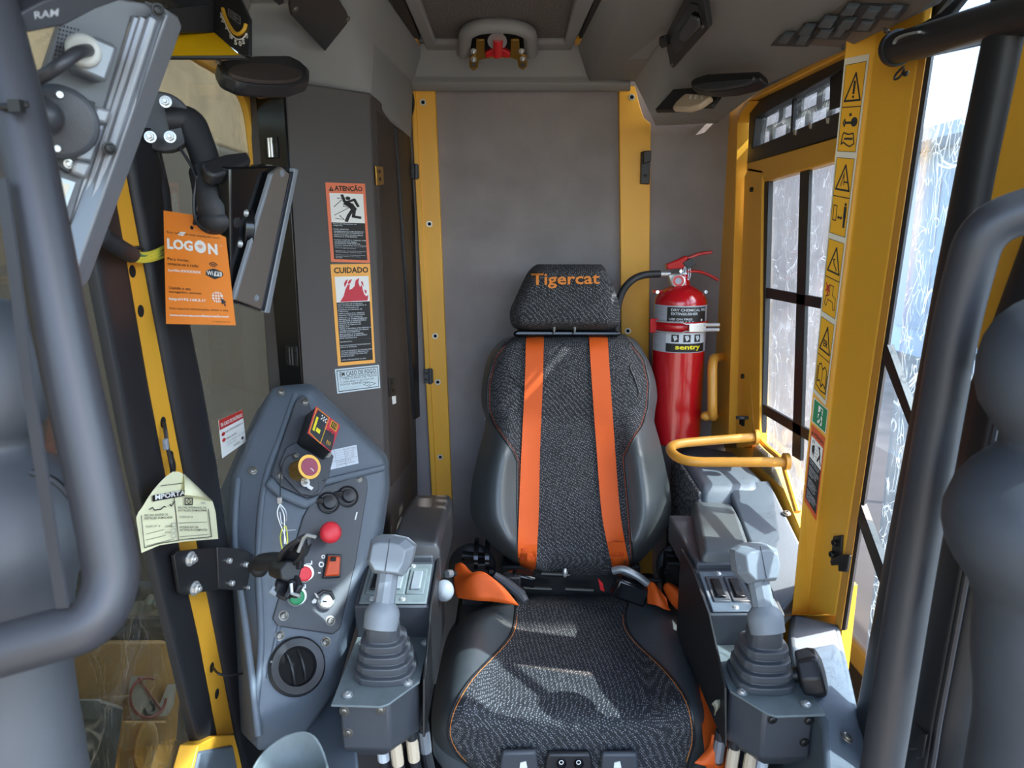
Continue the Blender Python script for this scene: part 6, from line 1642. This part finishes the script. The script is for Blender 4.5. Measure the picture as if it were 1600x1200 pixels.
# ------------------------------------------------------------------ inclinometer and lamps at the top left
t = thing('inclinometer', 'black inclinometer with white numerals over a yellow plate at top left', 'gauge', D(330, 88, 1.02))
ip = pl3(D(333, 50, 1.06), D(388, 85, 1.00), D(340, 0, 1.07))
px_slab('gauge_plate', [(333, -10), (372, -10), (389, 28), (389, 87), (378, 87), (334, 52)], ip, .006, 'black_plastic', parent=t, bevel=.001)
px_slab('gauge_housing', [(262, 12), (335, 5), (336, 52), (262, 50)], pl3(D(262, 12, .98), D(336, 5, 1.06), D(262, 50, .98)), .02, 'black_plastic', parent=t, bevel=.002)
px_slab('gauge_floor', [(266, 50), (335, 50), (376, 87), (260, 88)], pl3(D(270, 50, 1.02), D(335, 50, 1.06), D(376, 87, 1.01)), .004, 'gauge_yellow', parent=t, bevel=.001)
px_slab('gauge_sill', [(258, 87), (380, 86), (384, 91), (256, 91)], ply(.98), .01, 'black_plastic', parent=t, bevel=.001)
arc = [on(x, y, ip, .002) for x, y in ((348, 14), (352, 27), (358, 40), (366, 51), (374, 53), (381, 47), (384, 38))]
B().tube(spline(arc, 5), .0028, 8).done('level_tube', 'amber_oil', t)
arc2 = [on(x, y, ip, .001) for x, y in ((347, 18), (352, 36), (360, 52), (370, 61), (379, 60), (386, 52))]
B().tube(spline(arc2, 5), .0009, 5).done('scale_arc', 'white', t)
for x, y, s_ in ((347, 24, '30'), (349, 31, '25'), (355, 42, '20'), (362, 57, '10'), (369, 66, '5'), (376, 68, '0'), (381, 65, '5'), (386, 56, '10')):
    q = [on(x - 2.4, y - 4.5, ip, .001), on(x + 2.4, y - 2.5, ip, .001), on(x + 2.4, y + 5.5, ip, .001), on(x - 2.4, y + 3.5, ip, .001)]
    pr = Print(t, *q, step=.0004); pr.text(s_, 'white', 0, 0, 1, 1, bold=.03); pr.done()
pr = Print(t, *[on(x, y, ip, .001) for x, y in ((357, 13), (376, 27), (376, 39), (357, 25))], step=.0004); pr.outline('nameplate_line', 'grey_print', 0, 0, 1, 1, .04, .06); pr.lines(['LEVEL', 'DEGREES', 'SLOPE'], 'grey_print', .15, .12, .9, .95); pr.done()
fix('screw', on(340, 49, ip, .001), nrm(ip), .0025, t, 'dark_screw')
def oval(name, label, cat, pts_out, pl, th, mat_, parent=None, lift=0): return px_slab(name, pts_out, pl, th, mat_, lift=lift, bevel=.006, parent=parent, label=label, cat=cat)
t = thing('speaker', 'dark oval speaker under the headliner at left', 'speaker', D(415, 128, 1.15))
sp_ = [(340, 92), (400, 84), (450, 84), (472, 95), (486, 108), (485, 120), (460, 128), (420, 128), (380, 124), (350, 110)]
splp = pl3(D(340, 92, 1.05), D(486, 112, 1.20), D(420, 128, 1.08))
px_slab('speaker_housing', sp_, splp, .03, 'black_plastic', parent=t, bevel=.008)
e_ = [(415 + 58 * math.cos(a), 112 + 14 * math.sin(a) + 3 * math.cos(a)) for a in [2 * math.pi * i / 28 for i in range(28)]]
px_slab('speaker_grille', e_, splp, .006, 'column_side', lift=.004, parent=t, bevel=.001)
fix('cap', on(341, 98, splp, .002), nrm(splp), .004, t, 'screw')
# cover plate on the left headliner
HL = pl3(D(530, 0, 1.233), D(580, 68, 1.5), D(430, 133, 1.385))
HLn = nrm(HL)
t = thing('cover_plate', 'black cut-cornered cover plate screwed to the left headliner', 'plate', on(520, 98, HL))
px_slab('plate', [(458, -40), (452, 10), (455, 24), (523, 96), (530, 92), (545, 27), (541, 17), (505, -40)], HL, .004, 'black_plastic', lift=.022, parent=t, bevel=.001)
for x, y in ((461, 14), (543, 30), (529, 89)): fix('screw', on(x, y, HL, .022), HLn, .0045, t, 'screw')
px_slab('plate_second', [(425, -30), (444, -30), (444, 5), (436, 9), (428, 2)], HL, .004, 'black_plastic', lift=.016, parent=t, bevel=.001)
# round vent at the headliner's rear corner
t = thing('corner_vent', 'small round black vent at the rear left end of the headliner', 'vent', D(625, 190, 1.78))
vx = V((.85, -.5, -.12)).normalized()
cc = D(627, 160, 1.80)
u_, w_, _ = frame(vx)
B().lathe(cc, vx, [(.05, -.02), (.05, .004), (.044, .006), (.04, -.01), (0, -.012)], 28).done('vent_ring', 'black_plastic', t, bevel=.001)
B().ell(cc + vx * .002 + V((.006, 0, -.004)), .018, .018, .024).done('vent_ball', 'black_rubber', t)

# ------------------------------------------------------------------ roof hatch and latch
t = thing('roof_hatch', 'carpeted grey roof hatch in the ceiling', 'hatch', on(780, 40, ROOF))
px_slab('hatch_panel', [(640, -60), (680, 74), (885, 73), (925, -60)], ROOF, .02, 'carpet', lift=.004, parent=t, bevel=.001)
ring_slab('hatch_frame', [(604, -60), (668, 82), (892, 81), (958, -60)], [(628, -70), (681, 69), (882, 68), (917, -70)], ROOF, .03, 'headliner', lift=.016, parent=t, bevel=.008)
px_slab('corner_edge', [(629, 58), (652, 62), (656, 72), (640, 70), (630, 64)], ROOF, .01, 'yellow', lift=.010, parent=t, bevel=.002)
px_slab('corner_edge', [(897, 64), (924, 58), (946, -10), (950, -8), (926, 62), (914, 70), (898, 71)], ROOF, .01, 'yellow', lift=.010, parent=t, bevel=.002)
px_slab('gap_seal', [(590, -60), (606, -60), (657, 62), (645, 64), (632, 58)], ROOF, .01, 'black_rubber', lift=.008, parent=t, bevel=0)
px_slab('gap_seal', [(954, -60), (966, -60), (924, 58), (905, 60)], ROOF, .01, 'black_rubber', lift=.008, parent=t, bevel=0)
def rp(x, y, l=0): return on(x, y, ROOF, l)
am = filletpath([D(724, 82, 1.70), D(728, 50, 1.58), D(752, 40, 1.55), D(802, 40, 1.55), D(828, 50, 1.58), D(830, 82, 1.70)], .05, 6)
B().tube(am, .016, 14).done('latch_surround', 'headliner', t, sm=60)
px_slab('latch_recess', [(738, 52), (816, 52), (822, 82), (732, 82)], pl3(D(738, 52, 1.63), D(816, 52, 1.63), D(738, 82, 1.72)), .01, 'black_hole', parent=t, bevel=0)
l = thing('hatch_latch', 'brass and red hatch latch at the rear edge of the roof hatch', 'latch', D(778, 108, 1.74))
lp = pl3(D(740, 60, 1.62), D(816, 60, 1.62), D(740, 110, 1.70))
px_slab('latch_bracket', [(744, 62), (757, 62), (757, 84), (768, 90), (788, 90), (798, 84), (798, 62), (811, 62), (812, 82), (823, 88), (824, 104), (817, 110), (810, 105), (808, 94), (800, 91), (756, 92), (748, 95), (747, 106), (740, 111), (733, 105), (733, 90), (744, 82)], lp, .006, 'brass', parent=l, bevel=.001)
B().cyl(D(778, 62, 1.60), D(778, 88, 1.63), .012, .010, 16).done('latch_pin', 'red', l, bevel=.001)
px_slab('latch_handle', [(758, 84), (770, 78), (788, 78), (798, 84), (796, 92), (782, 89), (776, 94), (768, 89), (759, 92)], lp, .012, 'red', lift=.008, parent=l, bevel=.003)
B().lathe(D(777, 64, 1.605), lp[1] if lp[1].dot(EYE - lp[0]) > 0 else -lp[1], [(.022, 0), (.022, .002), (.012, .002)], 20).done('latch_washer', 'zinc', l)
for x, y in ((740, 80), (740, 93), (815, 80), (817, 92)): fix('nut', on(x, y, lp, .002), nrm(lp), .005, l, 'zinc')
for x in (740, 817): fix('hole', on(x, 102, lp, .002), nrm(lp), .006, l, 'screw')
fix('screw', D(778, 103, 1.80), V((0, -1, -.4)).normalized(), .008, l, 'zinc')
o, p = decal('exit_sticker', 'tiny green and white sticker inside the hatch latch recess', [D(769, 47, 1.575), D(787, 47, 1.575), D(786, 57, 1.60), D(769, 57, 1.60)], 'white')
p.rect('green_field', 'exit_green', .12, .0, .88, .8); p.disc('mark', 'white', .5, .4, .2, 2, 1.6); p.done()

# ------------------------------------------------------------------ right headliner fittings
HR = pl3(D(1078, 0, 1.29), D(1322, 74, 1.22), D(1200, 128, 1.59))
HRn = nrm(HR)
HR2 = pl3(D(1036, 57, 1.55), D(1125, 186, 1.925), D(1200, 128, 1.59))
t = thing('socket_panel', 'dark recessed socket panel on the right headliner', 'panel', D(1050, 105, 1.5))
spn = pl3(D(1038, 60, 1.42), D(1105, 42, 1.26), D(1050, 106, 1.50))
px_slab('panel_plate', [(1046, 43), (1078, -20), (1096, -20), (1106, 40), (1106, 46), (1052, 107), (1047, 104), (1038, 60)], spn, .012, 'black_plastic', lift=.004, parent=t, bevel=.002)
px_slab('panel_recess', [(1052, 48), (1078, 5), (1090, 8), (1098, 38), (1056, 86), (1046, 66)], spn, .004, 'gloss_black', lift=.006, parent=t, bevel=.001)
px_slab('socket_cover', [(1060, 50), (1076, 26), (1090, 32), (1092, 44), (1070, 66), (1060, 62)], spn, .008, 'dark_plastic', lift=.014, parent=t, bevel=.003)
px_slab('socket_tab', [(1029, 60), (1038, 58), (1042, 74), (1034, 77), (1029, 70)], spn, .008, 'black_plastic', lift=.012, parent=t, bevel=.002)
for x, y in ((1087, 37), (1098, 41), (1050, 100)): fix('cap', on(x, y, spn, .005), nrm(spn), .0035, t, 'screw')
t = thing('speaker', 'dark oval speaker under the headliner above the right window', 'speaker', D(1130, 140, 1.55))
sq = pl3(D(1075, 140, 1.62), D(1190, 115, 1.42), D(1130, 150, 1.50))
px_slab('speaker_housing', [(1077, 128), (1086, 120), (1106, 114), (1186, 110), (1189, 122), (1170, 132), (1140, 140), (1110, 142), (1080, 139)], sq, .03, 'black_plastic', lift=.012, parent=t, bevel=.006)
px_slab('speaker_grille', [(1082, 134), (1100, 128), (1150, 124), (1182, 122), (1164, 131), (1130, 138), (1100, 140)], sq, .008, 'dark_plastic', lift=.018, parent=t, bevel=.002)
fix('cap', on(1178, 123, sq, .02), nrm(sq), .003, t, 'screw')
t = thing('dome_lamp', 'cream dome lamp on a black base at the rear right of the headliner', 'lamp', D(1070, 172, 1.68))
dl = pl3(D(1025, 170, 1.74), D(1140, 150, 1.58), D(1075, 140, 1.70))
px_slab('lamp_base', [(1023, 171), (1052, 139), (1080, 137), (1128, 142), (1112, 164), (1090, 164), (1060, 170)], dl, .012, 'black_plastic', lift=.012, parent=t, bevel=.002)
ll = px_slab('lamp_lens', [(1049, 168), (1056, 158), (1070, 145), (1108, 146), (1112, 150), (1092, 164), (1076, 169)], dl, .016, 'lamp_cover', lift=.028, parent=t, bevel=.005)
for x in (1078, 1086, 1096): px_slab('lens_rib', [(x, 148), (x + 3, 148), (x + 2, 153), (x - 1, 153)], dl, .003, 'white', lift=.030, parent=ll, bevel=0)
fix('screw', D(1203, 108, 1.50), HRn, .006, t, 'zinc')

# overhead switch panel
t = thing('switch_panel', 'dark overhead switch panel with rows of rocker switches at top right', 'panel', D(1300, 76, 1.1))
OP = pl3(D(1167, 62, 1.42), D(1322, 74, 1.18), D(1430, 20, .98))
on_ = nrm(OP)
px_slab('panel_plate', [(1166, 64), (1172, 58), (1300, -10), (1330, -40), (1500, -40), (1450, 10), (1425, 26), (1330, 72), (1322, 76)], OP, .006, 'panel_brown', lift=.012, parent=t, bevel=.002)
for x, y in ((1174, 66), (1318, 74), (1385, 48), (1263, 27)): fix('screw', on(x, y, OP, .012), on_, .0045, t, 'screw')
rowsw = [[(1225, 62, 14), (1252, 64, 14), ], [(1258, 50, 16), (1286, 54, 18), (1310, 52, 12)], [(1290, 38, 20), (1320, 40, 18), (1350, 42, 18)], [(1325, 19, 18), (1358, 24, 20), (1392, 22, 18)]]
def pxb(name, cx, cy, w, h, lift, mat_, parent, th=.006, bev=.001):
    return px_slab(name, [(cx - w / 2 - h * .35, cy + h / 2 - 1), (cx + w / 2 - h * .25, cy + h / 2 + 1), (cx + w / 2 + h * .35, cy - h / 2 + 1), (cx - w / 2 + h * .4, cy - h / 2 - 1)], OP, th, mat_, lift=lift, parent=parent, bevel=bev)
for r in rowsw:
    x0, x1 = r[0][0] - 14, r[-1][0] + 16; cy = sum(q[1] for q in r) / len(r)
    fr = px_slab('switch_frame', [(x0 - 8, cy + 9), (x1 - 6, cy + 11), (x1 + 10, cy - 10), (x0 + 10, cy - 13)], OP, .006, 'dark_plastic', lift=.018, parent=t, bevel=.001)
    for x, y, w in r:
        pxb('rocker', x, y, w, 13, .028, 'grey_plastic', fr, .010, .002)

# roller sunshade
t = thing('roller_shade', 'black roller sunshade tube at the top of the right front window', 'shade', D(1480, 95, .85))
B().cyl(on(1403, 75, plx(.555)), on(1640, 8, plx(.555)), .0215, seg=24).done('roller_tube', 'black_plastic', t, sm=60)
B().cyl(on(1399, 76, plx(.555)), on(1404, 74, plx(.555)), .025, seg=24).done('end_cap', 'black_plastic', t)
b = B(); b.slab([on(1404, 98, plx(.560)), on(1640, 46, plx(.560)), on(1640, 38, plx(.560)), on(1404, 92, plx(.560))], V((.01, 0, 0))); b.done('shade_bar', 'black_rubber', t, bevel=.003)
B().tube(spline([on(1412, 104, plx(.55)), on(1400, 116, plx(.55)), on(1398, 124, plx(.55)), on(1406, 120, plx(.55)), on(1413, 108, plx(.55))], 5), .0018, 6).done('pull_loop', 'black_plastic', t)
px_slab('pull_tab', [(1409, 112), (1418, 110), (1414, 120), (1408, 119)], plx(.55), .004, 'black_plastic', parent=t)
B().ribbon(spline([on(1400, 68, plx(.535)), on(1406, 60, plx(.535)), on(1420, 54, plx(.535)), on(1440, 50, plx(.535))], 4), V((1, 0, 0)), .01, .003).done('shade_spring', 'zinc', t)
px_slab('shade_bracket', [(1412, 52), (1470, 18), (1500, -10), (1510, -10), (1470, 40), (1440, 52)], plx(.575), .01, 'black_rubber', parent=t, bevel=.002)

# ------------------------------------------------------------------ tube handles and moulded bellows in the foreground
t = thing('tube_handle', 'thick bent black tube handle at the left edge', 'handle', D(100, 1060, .62))
pts = filletpath([V((-.42, .48, 1.84)), D(-40, -80, .50), D(20, 140, .50), D(60, 330, .50), D(104, 560, .50), D(150, 760, .50), D(178, 905, .50), D(150, 975, .488), D(-140, 1055, .47), V((-.516, .42, 1.06))], .05, 7)
B().tube(pts, .0179, 20).done('handle_tube', 'tube_black', t, sm=60)
B().tube([D(0, 167, .48), D(20, 166, .478), D(44, 163, .48)], .0024, 8).done('tube_tie', 'black_plastic', t)
B().box(D(26, 166, .476), (.004, .003, .004)).done('tie_head', 'dark_screw', t)
t = thing('flat_strap', 'thin grey flat strap hanging behind the left tube handle', 'strap', D(98, 950, .54))
B().ribbon([D(2, 280, .475), D(20, 400, .475), D(44, 600, .475), D(72, 780, .475), D(98, 950, .475)], V((1, -.2, 0)), .0088, .002).done('strap', 'tube_black', t)
def bellows(name, label, axis_x, rows, d, sgn):
    rings = []
    for y, e in rows:
        c = D(axis_x(y), y, d); r_ = abs(e - axis_x(y)) * d / FPX
        rings.append([c + V((r_ * math.cos(a), r_ * .8 * math.sin(a), 0)) for a in [2 * math.pi * i / 40 for i in range(40)]])
    return B().loft(rings)
rl = [(466, 0), (474, 24), (495, 47), (520, 62), (550, 72), (585, 77), (620, 76), (650, 70), (675, 52), (688, 42), (700, 44), (715, 62), (735, 92), (765, 115), (800, 130), (830, 137), (860, 134), (885, 122), (910, 110), (945, 105), (1000, 102), (1060, 103), (1120, 110), (1170, 118), (1260, 130)]
t = thing('moulded_bellows', 'blue-grey bulging moulded bellows cover at the left edge', 'cover', D(0, 1200, .57), None)
bellows('', '', lambda y: -18, rl, .57, 1).done('bellows_body', 'bellows', t, sm=80)
B().tube(spline([on(x, y, ply(D(0, 800, .52).y)) for x, y in ((48, 738), (86, 752), (116, 786), (136, 826))], 5), .0025, 6).done('edge_cord', 'black_rubber', t)
rr = [(440, 1660), (462, 1625), (478, 1596), (500, 1570), (530, 1552), (565, 1541), (600, 1538), (635, 1544), (662, 1560), (685, 1575), (700, 1574), (715, 1556), (735, 1532), (765, 1508), (800, 1493), (830, 1489), (860, 1494), (890, 1508), (920, 1528), (950, 1536), (985, 1534), (1040, 1532), (1090, 1536), (1140, 1536), (1260, 1520)]
t = thing('moulded_bellows', 'grey bulging moulded bellows cover at the right edge', 'cover', D(1600, 1200, .60), None)
bellows('', '', lambda y: 1680, rr, .60, -1).done('bellows_body', 'bellows', t, sm=80)
t = thing('tube_handle', 'thick bent black tube handle at the right edge', 'handle', D(1400, 1200, .72))
pts = filletpath([V((.60, .645, 1.41)), D(1745, 288, .62), D(1640, 318, .64), D(1534, 352, .66), D(1494, 500, .69), D(1456, 720, .72), D(1428, 880, .74), D(1390, 1120, .76), D(1368, 1260, .78)], .075, 8)
B().tube(pts, [.0208] * len(pts), 20).done('handle_tube', 'tube_black', t, sm=60)

# ------------------------------------------------------------------ outside
B().box((0, 0, -1.25), (60, 60, .05)).done('ground', 'ground', kind='structure', label='dusty ground outside')
mf = thing('machine_frame', 'scuffed yellow machine frame with worn decals seen through the left pane', 'machine', V((-1.0, 1.1, -.4)))
MPl = plx(-.95)
px_slab('frame_beam', [(40, 1000), (260, 1000), (285, 1060), (278, 1150), (262, 1200), (60, 1200)], MPl, .25, 'machine_yellow', parent=mf, bevel=.01)
px_slab('frame_tube', [(40, 965), (270, 968), (272, 1000), (40, 1000)], plx(-.98), .2, 'machine_dark', parent=mf, bevel=.02)
px_slab('frame_bar', [(60, 936), (270, 938), (272, 962), (60, 962)], plx(-.94), .03, 'machine_steel', parent=mf, bevel=.004)
fix('nut', on(232, 945, plx(-.94)), V((1, 0, 0)), .018, mf, 'machine_steel')
px_slab('grey_box', [(60, 1092), (160, 1092), (196, 1104), (178, 1230), (60, 1240)], plx(-.90), .12, 'machine_grey', parent=mf, bevel=.008)
px_slab('box_lid', [(60, 1092), (160, 1092), (156, 1124), (60, 1124)], plx(-.885), .02, 'deck_steel', parent=mf, bevel=.004)
px_slab('lower_plate', [(196, 1126), (262, 1126), (240, 1240), (180, 1240)], plx(-.93), .05, 'machine_yellow', parent=mf, bevel=.006)
B().ell(on(228, 1165, plx(-.92)), .02, .05, .06).done('lug', 'machine_yellow', mf)
B().box((-1.25, 1.2, .66), (.1, .8, .12)).done('dark_hose_bank', 'machine_dark', mf, bevel=.03)
B().box((-1.65, .55, 1.10), (.2, 1.15, .62)).done('engine_cover', 'lit_scratch_olive', mf, bevel=.03)
B().box((-1.55, 4.0, .28), (.2, 2.45, 1.50)).done('rear_cover', 'machine_black', mf, bevel=.03)
B().box((-1.65, 3.4, 2.03), (.2, 3.0, .24)).done('lit_haze_backdrop', 'lit_haze_brown', mf, bevel=.03)  # body added to carry the brown of the pane's lit haze
for q in ([(128, 896), (150, 902)], [(200, 918), (240, 924)]):
    B().tube([on(q[0][0] - 30, q[0][1], plx(-1.0)), on(q[0][0], q[0][1] + 8, plx(-.96)), on(q[1][0] + 40, q[1][1] + 4, plx(-1.0))], .03, 12).done('hydraulic_hose', 'machine_dark', mf)
o = B().px([(202, 1072), (206, 1056), (228, 1056), (226, 1078), (250, 1100), (258, 1082), (262, 1070), (276, 1068), (272, 1100), (262, 1118), (206, 1125), (200, 1095)], MPl, .001, .012).done('prohibition_sticker', 'faded_white', mf)
rgp = [on(231 + 28 * math.cos(a), 1090 + 31 * math.sin(a), MPl, .013) for a in [math.radians(q) for q in range(-70, -360, -12)]]
B().tube(rgp, .004, 6).done('red_ring', 'faded_red', o)
B().tube([on(216, 1060, MPl, .013), on(250, 1108, MPl, .013)], .0035, 6).done('red_ring', 'faded_red', o)
B().tube(spline([on(x, y, MPl, .013) for x, y in ((235, 1096), (240, 1104), (238, 1113), (229, 1116), (225, 1108))], 5), .0045, 6).done('hook', 'dark_blue', o)
# pale shed, trailer and machine walkway beyond the right windows
sh = thing('shed', 'pale shed with a flat roof seen through the right windows', 'building', (9, 18, -1.2))
B().box((10, 18, 1.0), (1.0, 17, 2.2)).done('shed_wall', 'building', sh)
B().box((9.6, 18, 3.35), (1.6, 17.3, .12)).done('shed_roof', 'building_roof', sh)
for k in range(12): B().box((8.98, 2.5 + k * 2.7, 1.0), (.02, .6, 1.6)).done('shed_door', 'building_roof', sh)
bo = thing('sun_blocker', 'added beam on a mast, out of view at right, shading the backrest', 'machine', (4, 4.2, -1.2))  # added out of view to keep the sun off the backrest
B().box((4, 2.35, 4.92), (.14, 2.0, .16)).done('blocker_beam', 'machine_yellow', bo, bevel=.02)
B().box((4, 4.2, 1.9), (.2, .2, 3.1)).done('blocker_mast', 'machine_yellow', bo, bevel=.02)
B().box((4, 4.2, -.9), (.7, .9, .3)).done('blocker_base', 'machine_grey', bo, bevel=.03)
wk = thing('walkway_rail', 'yellow walkway rail and step outside the right windows', 'rail', (1.3, 1.2, -.2))
B().box((1.3, 1.2, -.3), (.35, 2.2, .75)).done('track_guard', 'machine_dark', wk, bevel=.03)
B().box((1.15, 1.0, .48), (.42, 1.6, .03)).done('walkway_step', 'machine_dark', wk, bevel=.01)
for y in (-.3, .9, 2.1): B().cyl(V((1.55, y, -.1)), V((1.55, y, 1.36)), .014, seg=12).done('rail_post', 'machine_yellow', wk)
B().tube([V((1.55, -.6, 1.36)), V((1.55, 2.4, 1.36))], .014, 12).done('top_rail', 'faded_white', wk)
